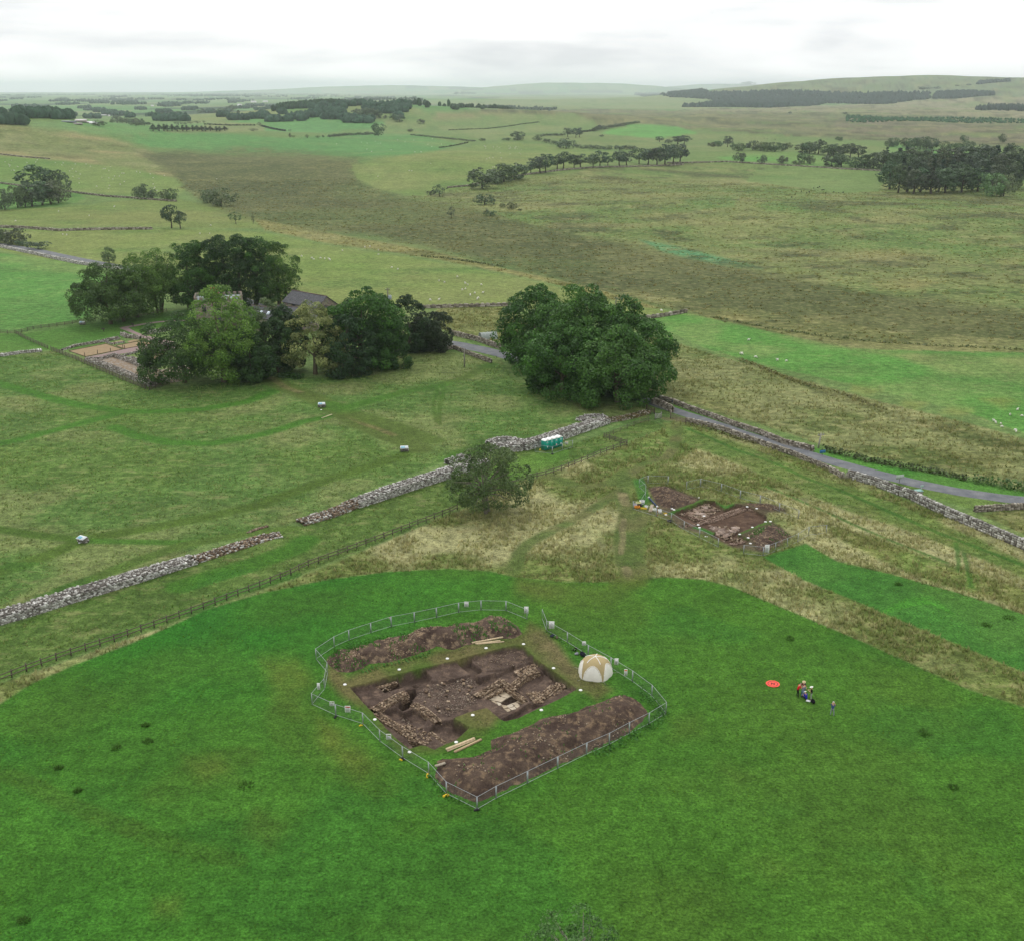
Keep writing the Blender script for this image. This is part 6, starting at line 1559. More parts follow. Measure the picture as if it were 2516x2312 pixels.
# bags and kit by the tent
def bag(vw, x, y, s, rgb, label, name='kit_bag', cat='bag'):
    e = empty(name, g(vw, x, y), random.uniform(0, 3), label, cat); c_ = lin(rgb)
    bm_ = bmesh.new(); bmesh.ops.create_uvsphere(bm_, u_segments=10, v_segments=7, radius=.5)
    for v_ in bm_.verts:
        v_.co.x *= s * 1.5; v_.co.y *= s * .9; v_.co.z = max(-.5, v_.co.z * (1 + .2 * math.sin(v_.co.x * 9))) * s * .8 + .36 * s
    me = bpy.data.meshes.new('body'); bm_.to_mesh(me); bm_.free()
    at = me.color_attributes.new('col', 'FLOAT_COLOR', 'POINT'); at.data.foreach_set('color', np.tile(np.append(c_, 1), len(me.vertices)).astype(np.float32)); me.materials.append(M['cloth'])
    obj('body', me, e)
    mb = MB(); mb.tube([(-.4 * s, 0, .6 * s), (0, .12 * s, .95 * s), (.4 * s, 0, .6 * s)], .03 * s + .008, 5, c_ * .6); mb.build('strap', M['cloth'], e)
bag('B2', 838, 480, .45, (52, 56, 70), 'dark blue-grey bag by the gateway panel of the large trench')
bag('B2', 885, 495, .45, (96, 92, 72), 'olive bag next to the dark one by the gateway panel')
bag('B2', 1056, 608, .42, (40, 30, 30), 'dark bucket-shaped bag with a reddish top left of the dome tent')
bag('B2', 1070, 648, .4, (150, 150, 160), 'pale grey bag just left of the dome tent')
bag('B2', 1128, 660, .7, (36, 36, 46), 'large dark bag against the back of the dome tent')
bag('B5', 1185, 690, .55, (22, 22, 26), 'black rucksack on the grass beside the crouching group')
# dark rush clumps in the mown field
def rush(vw, x, y, w, label, seed):
    rr = random.Random(seed); mb_v, mb_c = [], []
    for k in range(90):
        a, d_ = rr.uniform(0, 6.28), rr.random() ** .6 * w / 2
        px, py = math.cos(a) * d_, math.sin(a) * d_; h = rr.uniform(.2, .45) * (1 - .6 * d_ / w); t = rr.uniform(0, 6.28)
        mb_v += [(px - .06 * math.cos(t), py - .06 * math.sin(t), -.02), (px + .06 * math.cos(t), py + .06 * math.sin(t), -.02), (px + math.cos(a) * .2, py + math.sin(a) * .2, h)]
        mb_c += [lin((74, 108, 46)) * rr.uniform(.8, 1.5)] * 3
    e = empty('rush_clump', g(vw, x, y), 0, label, 'plant', 'rush clumps in the mown grass')
    o = obj('blades', mesh_np('blades', mb_v, np.arange(len(mb_v)).reshape(-1, 3), M['tuft'], np.array(mb_c)), e); o['kind'] = 'stuff'
for i, (vw, x, y, w, lb) in enumerate((('E3', 720, 366, .9, 'upper of two close dark rush clumps left of the fenced trench'), ('E3', 732, 446, 1.1, 'lower of two close dark rush clumps left of the fenced trench'), ('E3', 575, 478, 1.0, 'dark rush clump just left of the close pair'), ('E3', 290, 577, .8, 'small dark rush clump towards the left edge'), ('E3', 385, 690, .8, 'faint tall rush clump in the left mown grass'), ('E3', 1217, 665, 1.6, 'broad dark rush clump below the fenced trench, left'), ('E3', 118, 1330, 1.0, 'dark rush clump in the bottom left corner'), ('E4', 1527, 400, 1.5, 'dark rush clump right of the standing group'), ('E4', 1668, 660, .9, 'faint rush clump in the lower right grass'), ('E2', 1060, 1107, 1.2, 'dark rush clump above the landing pad'), ('E2', 1500, 886, 1.0, 'dark tuft in the mown strip, near its middle'), ('E2', 1950, 1022, 1.6, 'dark patch of rushes near the right edge of the mown strip'), ('E2', 1860, 1052, 1.3, 'dark rush tuft left of the patch in the mown strip'))):
    rush(vw, x, y, w, lb, 900 + i)

# ---- dome tent
def dome_tent():
    c_ = g('B2', 1245, 830); Rr = 2.15; H = 2.35
    e = empty('dome_tent', c_, R(-68), 'cream and tan dome tent with white arched side panels beside the trench', 'tent')
    tan, cream = lin((176, 158, 116)), lin((232, 228, 216))
    nseg, nr = 6, 14
    def surf(a, t):
        # a azimuth, t 0 (rim) .. 1 (top)
        ph = t * math.pi / 2
        lobes = 1 - .10 * (1 - abs(math.cos(a * 2.5))) * (1 - t)
        return Vector((math.cos(a) * math.cos(ph) ** .75 * Rr * lobes, math.sin(a) * math.cos(ph) ** .75 * Rr * lobes, math.sin(ph) * H))
    # six gores: lower cream arched panel, upper tan cloth around it
    NA_, NT = 80, 26
    V = [tuple(surf(2 * math.pi * i / NA_, j / NT)) for j in range(NT + 1) for i in range(NA_)]
    col_tan, col_cream = [], []
    for j in range(NT):
        for i in range(NA_):
            s = ((i + .5) % (NA_ / 5)) / (NA_ / 5) * 2 - 1
            arch = .54 * math.sqrt(max(0, 1 - (s / .9) ** 2))
            q = (j * NA_ + i, j * NA_ + (i + 1) % NA_, (j + 1) * NA_ + (i + 1) % NA_, (j + 1) * NA_ + i)
            (col_cream if (j + .5) / NT < arch else col_tan).append((q, i // (NA_ // 5)))
    obj('flysheet', mesh_np('flysheet', V, np.array([q for q, k in col_tan]), M['canvas'], np.tile(tan, (len(V), 1)), True), e)
    for k in range(5):
        qs = [q for q, kk in col_cream if kk == k]
        used = sorted({i for q in qs for i in q}); mp_ = {i: n for n, i in enumerate(used)}
        obj('side_panel', mesh_np('side_panel', [V[i] for i in used], np.array([[mp_[i] for i in q] for q in qs]), M['canvas'], np.tile(cream, (len(used), 1)), True), e)
    for k in range(5):
        a0 = 2 * math.pi * k / 5
        mb = MB(); pts = []
        for n in range(17):
            s = -0.92 + 1.84 * n / 16
            a = a0 + (s + 1) / 2 * math.pi / 2.5
            t = .56 * math.sqrt(max(0, 1 - (s / .92) ** 2))
            p = surf(a, t); pts.append(p * 1.012)
        mb.tube(pts, .035, 5, lin((240, 236, 226)), False); mb.build('pole_sleeve', M['canvas'], e)
        mb = MB(); mb.tube([surf(a0, t / 8) * 1.012 for t in range(5, 9)], .05, 5, lin((240, 238, 230)), False); mb.build('seam_tape', M['canvas'], e)
        p = surf(a0, .02); mb = MB(); mb.tube([p, p * 1.35 + Vector((0, 0, -.05))], .012, 4, lin((220, 214, 200))); mb.tube([p * 1.35 + Vector((0, 0, .1)), p * 1.35 + Vector((0, 0, -.15))], .02, 4, lin((90, 90, 90))); mb.build('guy_line', M['canvas'], e)
M['canvas'] = attr_mat('canvas', .06, 2.0, .85, .15, .1)
dome_tent()

# ---- portable toilets
def toilet(loc, rz, label, notice_c):
    e = empty('portable_toilet', loc, rz, label, 'toilet', 'row of portable toilets')
    tq, W = lin((20, 150, 130)), 1.12
    mb = MB(); mb.box((0, 0, 1.04), (W, W, 1.95), 0, tq)
    for s in (-.3, 0, .3):
        mb.box((-W / 2 - .015, s, 1.0), (.03, .12, 1.6), 0, tq * .85); mb.box((W / 2 + .015, s, 1.0), (.03, .12, 1.6), 0, tq * .85)
    mb.build('cabin', M['attr'], e)
    mb = MB(); mb.box((0, -W / 2 - .02, 1.02), (W * .72, .03, 1.75), 0, tq * 1.12); d_ = mb.build('door', M['attr'], e)
    mb = MB(); mb.box((W * .27, -W / 2 - .05, 1.0), (.06, .04, .18), 0, lin((40, 44, 44))); mb.build('handle', M['attr'], d_)
    mb = MB(); mb.box((0, -W / 2 - .045, 1.6), (.34, .02, .28), 0, lin((226, 232, 228))); mb.box((0, -W / 2 - .058, 1.6), (.16, .01, .18), 0, lin((60, 90, 90))); mb.build('notice', M['attr'], d_)
    if notice_c is not None:
        mb = MB(); mb.box((.05, -W / 2 - .045, .72), (.24, .02, .36), 0, lin(notice_c)); mb.build('notice', M['attr'], d_)
    # roof: white domed lid
    V, Q = [], []
    n = 8
    for j in range(2):
        for i in range(n + 1):
            x = -W * .54 + W * 1.08 * i / n
            V.append((x, (-1, 1)[j] * W * .54, 2.02 + .26 * math.cos((i / n - .5) * math.pi)))
    for i in range(n): Q.append((i, i + 1, n + 2 + i, n + 1 + i))
    base = len(V)
    V += [(-W * .54, -W * .54, 1.98), (W * .54, -W * .54, 1.98), (W * .54, W * .54, 1.98), (-W * .54, W * .54, 1.98)]
    me = bpy.data.meshes.new('roof'); me.from_pydata(V, [], [tuple(q) for q in Q] + [tuple([base, base + 1] + list(range(n, -1, -1))), tuple([base + 2, base + 3] + list(range(n + 1, 2 * n + 2))), (base, base + 3, n + 1, 0), (base + 1, n, 2 * n + 1, base + 2), (base, base + 1, base + 2, base + 3)])
    me.materials.append(M['white']); obj('roof', me, e)
    mb = MB(); mb.tube([(W * .36, W * .3, 2.0), (W * .36, W * .3, 2.45)], .05, 6, lin((210, 212, 210))); mb.build('vent_pipe', M['attr'], e)
ta, tb_ = g('E6', 490, 860), g('E6', 860, 760)
dt = tb_ - ta; rzt = math.atan2(dt.y, dt.x)
nrm = Vector((-math.sin(rzt), math.cos(rzt), 0))
for i, lb in enumerate(('turquoise portable toilet at the left end of the row, side wall showing', 'second turquoise portable toilet from the left', 'third turquoise portable toilet, with a pink notice on the door', 'turquoise portable toilet at the far right end of the row')):
    toilet(ta + dt * (i / 3) + nrm * .5, rzt, lb, (235, 190, 190) if i == 2 else ((225, 225, 232) if i in (0, 3) else None))

# ---- information plinths: stone base with a sloping panel
def plinth(vw, x, y, label, s=1.0, rz=.2, stone=True):
    e = empty('information_plinth', g(vw, x, y), rz, label, 'information panel', 'information plinths')
    if stone:
        mb = MB(); rr = random.Random(int(x))
        mb.box((0, 0, .38 * s), (1.5 * s, .9 * s, .85 * s), 0, lin((112, 108, 100)))
        for k in range(26):
            a = rr.randrange(2); sx = rr.choice((-1, 1))
            q = (rr.uniform(-.65, .65) * s, sx * .46 * s, rr.uniform(.1, .7) * s) if a else (sx * .76 * s, rr.uniform(-.4, .4) * s, rr.uniform(.1, .7) * s)
            mb.box(q, (.26 * s, .2 * s, .15 * s), 0, stone_col(STONE[1:5], rr), .02)
        mb.build('stone_base', M['stone'], e)
        mb = MB(); mb.box((0, -.05, .9 * s), (1.55 * s, 1.0 * s, .06), 0, lin((226, 230, 232)))
        o = mb.build('panel', M['attr'], e); o.rotation_euler = (R(14), 0, 0)
        mb = MB(); mb.box((-.25 * s, -.1 * s, .9 * s + .035), (.8 * s, .6 * s, .012), 0, lin((120, 180, 200))); mb.box((.45 * s, -.05 * s, .9 * s + .035), (.4 * s, .7 * s, .012), 0, lin((206, 214, 214)))
        mb.build('printed_map', M['attr'], o)
    else:
        mb = MB(); mb.box((0, 0, .45), (.14, .14, .9), 0, lin((66, 54, 46))); mb.build('post', M['timber'], e)
        mb = MB(); mb.box((0, 0, .95), (1.0, .6, .06), 0, lin((58, 50, 46))); o = mb.build('panel', M['attr'], e); o.rotation_euler = (R(24), 0, 0)
plinth('E5', 412, 968, 'stone plinth with a pale sloping panel by the path at the left', 1.0, -.5)
plinth('E5', 1590, 302, 'stone plinth with a blue and white panel on the main worn path', 1.0, .1)
plinth('E5', 1998, 520, 'stone plinth with a panel on the path just before the wall gateway', 1.0, .1)
plinth('C1', 340, 178, 'white-topped information plinth against the fence of the green field', 1.0, 0)
plinth('C1', 585, 258, 'small dark lectern sign on the lawn nearest the ruins', 1, 0, False)
plinth('C1', 922, 202, 'small dark lectern sign at the bend of the pink path', 1, 0, False)
o = obj('survey_marker', DISC, None, g('E5', 1587, 317)); tag(o, 'white disc on the path below the blue panel plinth', 'marker')
o = obj('survey_marker', DISC, None, g('E5', 394, 971)); tag(o, 'white disc in the grass beside the left plinth', 'marker')
# road signs and poles
def sign_post(vw, x, y, h, label, plate, rgb, name='road_sign', r=.05):
    e = empty(name, g(vw, x, y), .3, label, 'sign')
    mb = MB(); mb.tube([(0, 0, -.1), (0, 0, h)], r, 6, lin((92, 96, 98))); mb.build('post', M['attr'], e)
    mb = MB(); mb.box((0, -.07, h - plate[1] / 2), (plate[0], .03, plate[1]), 0, lin(rgb)); mb.build('plate', M['attr'], e)
sign_post('C4', 610, 305, 2.1, 'dark post with a small sign at the gate pier by the lane', (.35, .5), (60, 66, 66))
sign_post('A6', 922, 1140, 1.1, 'small blue sign on the grass verge beyond the lane', (1.3, .6), (50, 110, 150))
sign_post('A6', 1338, 1285, 1.5, 'pale rectangular sign on two posts at the lane edge', (1.6, .8), (178, 186, 178))
def signed_cairn():
    e = empty('stone_cairn', g('A6', 1433, 1360), .2, 'stone block with a pale green sign standing behind the tall lane wall', 'cairn')
    mb = MB(); mb.box((0, 0, .5), (1.6, .9, 1.1), 0, lin((140, 136, 128)), .05); mb.box((0, 0, 1.1), (1.75, 1.0, .12), 0, lin((150, 190, 180))); mb.build('block', M['stone'], e)
    mb = MB(); mb.tube([(.7, 0, 0), (.75, 0, 2.1)], .05, 6, lin((150, 170, 160))); mb.box((.75, -.06, 1.9), (.7, .03, .35), .2, lin((170, 196, 186))); mb.build('finger_sign', M['attr'], e)
signed_cairn()
def pole(vw, x, yb, yt, label, box=False, lean=0.0, rgb=(112, 106, 98)):
    bp, H = vspan(vw, x, yb, yt)
    e = empty('utility_pole', bp, 0, label, 'pole', 'utility poles')
    mb = MB(); mb.tube([(0, 0, -.3), (lean * H, 0, H)], [.2, .14], 8, lin(rgb)); mb.build('shaft', M['timber'], e)
    mb = MB(); mb.box((lean * H, 0, H - .4), (1.5, .14, .14), .4, lin(rgb) * .8); mb.build('crossarm', M['timber'], e)
    for s in (-.6, 0, .6):
        mb = MB(); mb.tube([(lean * H + s * .92, s * .39, H - .33), (lean * H + s * .92, s * .39, H - .1)], .06, 6, lin((170, 172, 172))); mb.build('insulator', M['attr'], e)
    if box:
        mb = MB(); mb.box((.6, 0, H * .76), (.9, .8, 1.2), 0, lin((150, 158, 166))); mb.tube([(.35, -.2, H * .76 + .6), (.35, -.2, H * .76 + .95)], .07, 6, lin((190, 194, 196))); mb.tube([(.85, -.2, H * .76 + .6), (.85, -.2, H * .76 + .95)], .07, 6, lin((190, 194, 196))); mb.build('transformer', M['attr'], e)
pole('A5', 356, 470, 248, 'utility pole carrying a grey transformer between the sycamore and the yew', True)
pole('A5', 1628, 400, 298, 'thin distant utility pole right of the huge sycamore clump')
pole('A5', 780, 690, 588, 'thin bare pole on the meadow side of the lane', rgb=(140, 136, 126))
pole('A6', 900, 1100, 1020, 'leaning pale pole in the rough grass beyond the lane', lean=.12, rgb=(160, 156, 144))

# ---- polytunnel
def polytunnel():
    a, b_ = g('A5', 868, 535), g('A5', 955, 528)
    L = (b_ - a).length; e = empty('polytunnel', a, math.atan2(b_.y - a.y, b_.x - a.x), 'small grey polytunnel behind the lane wall', 'polytunnel')
    V, Q = [], []
    for i in range(9):
        for k in range(9):
            t = math.pi * k / 8; V.append((L * i / 8, math.cos(t) * 1.6, math.sin(t) * 1.9))
    for i in range(8):
        for k in range(8): Q.append((i * 9 + k, i * 9 + k + 1, (i + 1) * 9 + k + 1, (i + 1) * 9 + k))
    obj('cover', mesh_np('cover', V, np.array(Q), M['attr'], np.tile(lin((150, 158, 152)), (len(V), 1)), True), e)
    for i in range(0, 9, 2):
        mb = MB(); mb.tube([(L * i / 8, math.cos(math.pi * k / 8) * 1.63, math.sin(math.pi * k / 8) * 1.93) for k in range(9)], .04, 5, lin((190, 194, 192))); mb.build('hoop', M['attr'], e)
    for x in (.01, L - .01):
        V = [(x, math.cos(math.pi * k / 8) * 1.58, math.sin(math.pi * k / 8) * 1.88) for k in range(9)] + [(x, 0, 0)]
        obj('end_wall', mesh_np('end_wall', V, np.array([(k, k + 1, 9) for k in range(8)]), M['attr'], np.tile(lin((120, 128, 122)), (len(V), 1))), e)
polytunnel()

# ---- landing pad
def landing_pad():
    c_ = flat(*nat('B5', [(392, 320)])[0]); rad = .72
    e = empty('landing_pad', (c_[0], c_[1], 0), R(-15), 'round orange-red landing pad marked with a dark H on the mown grass', 'landing pad')
    n = 40
    ring = lambda r0, z: [(math.cos(2 * math.pi * k / n) * r0, math.sin(2 * math.pi * k / n) * r0, z + .015 * math.sin(5 * k)) for k in range(n)]
    def disc(name, r0, r1, z, rgb):
        V = ring(r0, z) + (ring(r1, z) if r1 else [(0, 0, z)])
        if r1: obj(name, mesh_np(name, V, np.array([(k, (k + 1) % n, n + (k + 1) % n, n + k) for k in range(n)]), M['attr'], np.tile(lin(rgb), (len(V), 1))), e)
        else: obj(name, mesh_np(name, V, np.array([(k, (k + 1) % n, n) for k in range(n)]), M['attr'], np.tile(lin(rgb), (len(V), 1))), e)
    disc('mat', rad * 1.15, 0, .05, (244, 84, 66))
    disc('ring_mark', rad * .86, rad * .76, .058, (70, 20, 40))
    mb = MB(); k = lin((60, 16, 34))
    mb.box((-.17, 0, .066), (.1, .46, .012), 0, k); mb.box((.17, 0, .066), (.1, .46, .012), 0, k); mb.box((0, 0, .066), (.24, .1, .011), 0, k); mb.build('letter_mark', M['attr'], e)
landing_pad()
print('site objects', time.time() - T0)

# ================================================================== RUINS BY THE FARM
b = NB('tan_gravel'); c = b.cscale(b.mix(b.noise(.8, lo=0, hi=1), tuple(lin((172, 150, 118)) * .85), tuple(lin((156, 136, 106)) * .85)), b.noise(12, lo=.8, hi=1.2)); M['gravel'] = b.finish(c, .95, .1, normal=b.bump(b.noise(20), .4, .03))
b = NB('pink_path'); c = b.cscale(b.mix(b.noise(.6, lo=0, hi=1), tuple(lin((164, 142, 138)) * .85), tuple(lin((148, 130, 126)) * .85)), b.noise(10, lo=.85, hi=1.15)); M['pinkpath'] = b.finish(c, .95, .1)
b = NB('stony_floor'); c = b.cscale(b.mix(b.noise(1.2, lo=0, hi=1, a=.42, b=.58, detail=5), tuple(lin((150, 126, 96)) * .85), tuple(lin((168, 160, 150)) * .85)), b.noise(5, lo=.6, hi=1.3, detail=5)); M['stonyfloor'] = b.finish(c, .95, .1, normal=b.bump(b.noise(4, detail=5), .8, .15))
def patch(name, view, pts, mat, z, label, cat):
    p = [G(*q) for q in nat(view, pts)]
    me = bpy.data.meshes.new(name); me.from_pydata([(q.x, q.y, hz(q.x, q.y) + z) for q in p], [], [tuple(range(len(p)))])
    b2 = bmesh.new(); b2.from_mesh(me); bmesh.ops.recalc_face_normals(b2, faces=b2.faces)
    for f_ in b2.faces:
        if f_.normal.z < 0: f_.normal_flip()
    b2.to_mesh(me); b2.free()
    me.materials.append(mat); o = obj(name, me); tag(o, label, cat, kind='structure'); return o
patch('path', 'C1', [(370, 555), (560, 520), (830, 460), (1170, 395), (1060, 340), (980, 305), (760, 220), (850, 205), (950, 262), (1060, 305), (1240, 340), (1400, 380), (1400, 460), (1190, 490), (1040, 470), (860, 505), (700, 530), (560, 575), (420, 580)], M['pinkpath'], .03, 'pinkish paved visitor path through the ruins', 'path')
sheet('path', gl('C1', [(800, 215), (900, 205), (1000, 180), (1150, 155), (1300, 138), (1520, 130), (1640, 140)]), [2.4, 2.0, 2, 2, 2, 2, 2], M['pinkpath'], .034, 'thin grey footpath curving over the lawn to the farmhouse', 'path', 1.5, .01)
patch('gravel_bed', 'C1', [(185, 485), (420, 440), (610, 402), (800, 465), (560, 515), (375, 550)], M['gravel'], .05, 'tan gravel bed marking a room of the ruins', 'gravel')
patch('gravel_bed', 'C1', [(725, 425), (1040, 362), (1165, 398), (820, 460)], M['gravel'], .052, 'smaller tan gravel bed beside the pink path', 'gravel')
patch('gravel_bed', 'C1', [(645, 392), (790, 362), (830, 380), (690, 412)], M['gravel'], .054, 'small pale gravel square behind the low wall', 'gravel')
patch('gravel_bed', 'C1', [(850, 372), (940, 352), (1000, 358), (880, 388)], M['gravel'], .054, 'second small pale gravel patch behind the low wall', 'gravel')
patch('rubble_floor', 'C1', [(420, 590), (700, 545), (860, 590), (1000, 650), (1250, 700), (1500, 640), (1620, 700), (1500, 830), (1130, 880), (800, 730)], M['stonyfloor'], .025, 'stony brown floor of the excavated gateway rooms', 'floor')
patch('gravel_bed', 'C1', [(1010, 545), (1190, 500), (1290, 520), (1250, 590), (1100, 580)], M['gravel'], .045, 'gravel patch under the dark tree', 'gravel')
LOWP = [(182, 176, 166), (160, 152, 140), (138, 130, 118), (120, 112, 102), (198, 194, 186)]
for i, (pts, w, h, lb) in enumerate((([(110, 475), (270, 425), (480, 395), (640, 365), (760, 345)], .9, [.4, .5, .6, .7, .8], 'low wall footing along the lawn side of the ruins'),
                                     ([(600, 380), (680, 405), (830, 385)], .5, [.4, .4, .4], 'short footing round the small pale gravel square'),
                                     ([(800, 300), (860, 330), (940, 335), (1000, 345)], 1.2, [.9, 1.0, .9, .7], 'curved thick wall stub beside the pink path'),
                                     ([(1075, 292), (1180, 270), (1340, 240)], 1.6, [.7, .9, .8], 'rough wall stretch on the lawn beyond the pink path'),
                                     ([(405, 590), (560, 650), (800, 745), (1050, 850), (1130, 885)], 1.5, [.9, 1.1, 1.1, 1.1, 1.0], 'long front wall of the ruins behind the four-rail fence'),
                                     ([(1130, 885), (1200, 860), (1270, 830)], 1.2, [1.0, .9, .8], 'corner return of the ruins front wall under the tree'),
                                     ([(420, 585), (560, 580), (700, 540)], 1.0, [.7, .6, .7], 'short end wall beside the pink path'),
                                     ([(700, 545), (850, 595), (1000, 655), (1180, 720)], 1.1, [.9, 1.0, 1.0, .9], 'inner spine wall of the gateway rooms'),
                                     ([(790, 545), (920, 510), (1060, 480), (1180, 490)], .7, [.4, .4, .5, .4], 'thin inner footing towards the tree'),
                                     ([(900, 580), (1000, 610), (1120, 640), (1200, 670)], .8, [.8, .9, .9, .8], 'second inner wall beside the dark drain'))):
    ruined_wall('ruined_wall', gl('C1', pts), w, h, lb, pal=LOWP, seed=70 + i, top_den=7, block=.5, course=.28)
# small posts with chains round the gravel beds
for i, (x, y) in enumerate(((368, 545), (515, 515), (663, 490), (806, 455), (826, 458), (1040, 352), (1167, 395), (708, 410), (1100, 555), (1054, 520))):
    e = empty('marker_post', g('C1', x, y), 0, '%s thin dark post round the gravel beds of the ruins' % nth(i), 'post', 'thin posts in the ruins')
    mb = MB(); mb.box((0, 0, .5), (.12, .12, 1.0), 0, lin((150, 84, 56) if i == 9 else (66, 58, 52))); mb.build('shaft', M['timber'], e)
    mb = MB(); mb.box((0, 0, 1.03), (.16, .16, .06), 0, lin((80, 72, 64))); mb.build('cap', M['timber'], e)
EDGE = [((185, 485), (610, 402)), ((610, 402), (800, 465)), ((800, 465), (375, 550)), ((375, 550), (185, 485)), ((725, 425), (1040, 362)), ((1040, 362), (1165, 398)), ((1165, 398), (820, 460)), ((820, 460), (725, 425))]
for i, (a, b_) in enumerate(EDGE):
    p, q = g('C1', *a), g('C1', *b_); L = (q - p).length
    mb = MB(); mb.box((L / 2, 0, .07), (L, .12, .16), 0, lin((96, 82, 66)))
    o = mb.build('edging_board', M['timber'], None, p); o.rotation_euler = (0, 0, math.atan2(q.y - p.y, q.x - p.x)); tag(o, '%s timber edging board round the gravel beds' % nth(i), 'edging', 'edging boards of the gravel beds')

# ================================================================== FARM BUILDINGS
b = NB('slate'); bw = b.n('ShaderNodeTexBrick'); bw.inputs['Scale'].default_value = 1.0; bw.inputs['Color1'].default_value = (*lin((90, 92, 95)) * .8, 1); bw.inputs['Color2'].default_value = (*lin((110, 110, 112)) * .8, 1); bw.inputs['Mortar'].default_value = (*lin((66, 64, 70)) * .8, 1)
bw.inputs['Brick Width'].default_value = .6; bw.inputs['Row Height'].default_value = .35; bw.inputs['Mortar Size'].default_value = .03
b.l(b.ocoord(), bw.inputs['Vector']); M['slate'] = b.finish(b.cscale(bw.outputs[0], b.noise(1.5, lo=.75, hi=1.25)), .8, .25)
b = NB('rubble_masonry'); vo = b.n('ShaderNodeTexVoronoi'); vo.inputs['Scale'].default_value = 2.6; b.l(b.pos(), vo.inputs['Vector'])
c = b.mix(b.noise(2.2, lo=0, hi=1, a=.4, b=.6), tuple(lin((164, 156, 138)) * .8), tuple(lin((134, 126, 112)) * .8)); M['masonry'] = b.finish(b.cscale(b.mix(.25, c, vo.outputs['Color'], 'MULTIPLY'), 1.1), .95, .1, normal=b.bump(vo.outputs['Distance'], .5, .06))
M['glass'] = simple('window_glass', (34, 40, 48), .15, .5, 0, .1); M['frame'] = simple('window_frame', (96, 92, 86), .6, .3, 0, .1); M['brick'] = simple('chimney_brick', (140, 92, 74), .9, .1, 0, .25, 5, .3); M['lead'] = simple('lead_flat', (158, 166, 172), .6, .4, 0, .1); M['pot'] = simple('chimney_pot', (196, 120, 88), .8, .2, 0, .15)
def window(e, x, y, z, w, h, face, arched=False):
    """window set in a wall; face = outward axis sign along y ('-y') or x"""
    mb = MB(); d_ = -1
    mb.box((x, y, z), (w, .12, h), 0, (1, 1, 1))
    if arched: mb.tube([(x, y + .06, z + h / 2), (x, y - .06, z + h / 2)], w / 2, 12)
    o = mb.build('window', M['glass'], e)
    mb = MB()
    for s in (-.5, -.17, .17, .5): mb.box((x + s * w * .96, y - .08, z), (.07, .05, h), 0)
    for s in (-.5, 0, .5): mb.box((x, y - .083, z + s * h), (w, .05, .07), 0)
    mb.build('frame', M['frame'], o)
    mb = MB(); mb.box((x, y - .09, z - h / 2 - .1), (w * 1.25, .22, .14)); mb.build('sill', M['masonry'], o)
def gable(name, a, b_, depth, hw, hr, label, wins=(), hip=False, skylights=()):
    """long building: front eaves line from a to b, ridge parallel"""
    a, b_ = Vector(a), Vector(b_); L = (b_ - a).length
    e = empty(name, (a.x, a.y, hz(a.x, a.y)), math.atan2(b_.y - a.y, b_.x - a.x), label, 'building')
    V = [(0, 0, -.5), (L, 0, -.5), (L, depth, -.5), (0, depth, -.5), (0, 0, hw), (L, 0, hw), (L, depth, hw), (0, depth, hw), (0, depth / 2, hr), (L, depth / 2, hr)]
    me = bpy.data.meshes.new('wall'); me.from_pydata(V, [], [(0, 1, 5, 4), (2, 3, 7, 6), (1, 2, 6, 9, 5), (3, 0, 4, 8, 7)]); me.materials.append(M['masonry']); obj('wall', me, e)
    th, ov = .14, .35
    k = (hr - hw) / (depth / 2)
    for sgn, y0, y1 in ((0, -ov, depth / 2), (1, depth + ov, depth / 2)):
        z0, z1 = hw - ov * k + .02, hr + .03
        V = [(-ov, y0, z0), (L + ov, y0, z0), (L + ov, y1, z1), (-ov, y1, z1), (-ov, y0, z0 + th), (L + ov, y0, z0 + th), (L + ov, y1, z1 + th), (-ov, y1, z1 + th)]
        me = bpy.data.meshes.new('roof'); me.from_pydata(V, [], [tuple(int(i) for i in q) for q in MB.BQ]); me.materials.append(M['slate'])
        b2 = bmesh.new(); b2.from_mesh(me); bmesh.ops.recalc_face_normals(b2, faces=b2.faces); b2.to_mesh(me); b2.free()
        rf = obj('roof', me, e)
        if sgn == 0:
            for sx in skylights:
                mb = MB(); yc = depth * .22; mb.box((0, 0, 0), (.9, 1.2, .08), 0, lin((220, 232, 240))); s_ = mb.build('skylight', M['attr'], rf); s_.location = (sx * L, yc, hw + k * yc + th + .09); s_.rotation_euler = (math.atan(k), 0, 0)
    mb = MB(); mb.tube([(-ov, depth / 2, hr + th + .06), (L + ov, depth / 2, hr + th + .06)], .13, 6, lin((120, 104, 94))); mb.build('ridge_tiles', M['stone'], e)
    for (x, z, w, h, ar) in wins: window(e, x * L, -.02, z, w, h, '-y', ar)
    return e
# long slate barn
ba, bb = g('C2', 1200, 428), g('C2', 1610, 512)
gable('stone_barn', ba, bb, 8.0, 5.6, 8.4, 'long stone barn with dark slate roof and two arched windows', [(.33, 3.9, 1.7, 1.7, True), (.62, 3.9, 1.7, 1.7, True)])
la = g('C2', 1060, 520); lb_ = g('C2', 1290, 545)
gable('stone_outbuilding', la, lb_, 7.0, 3.6, 5.8, 'lower slate outbuilding joined to the front of the barn', [(.5, 2.2, 1.0, 1.2, False)])
gable('stone_outbuilding', g('C2', 740, 560), g('C2', 1040, 590), 7.0, 4.0, 6.6, 'slate-roofed range with skylights half hidden by the thin tree', [(.3, 2.4, 1.0, 1.2, False), (.7, 2.4, 1.0, 1.2, False)], skylights=(.5, .8))
gable('stone_outbuilding', g('C2', 1370, 560), g('C2', 1540, 585), 6.0, 2.8, 4.6, 'small slate lean-to in front of the arched barn windows', [])
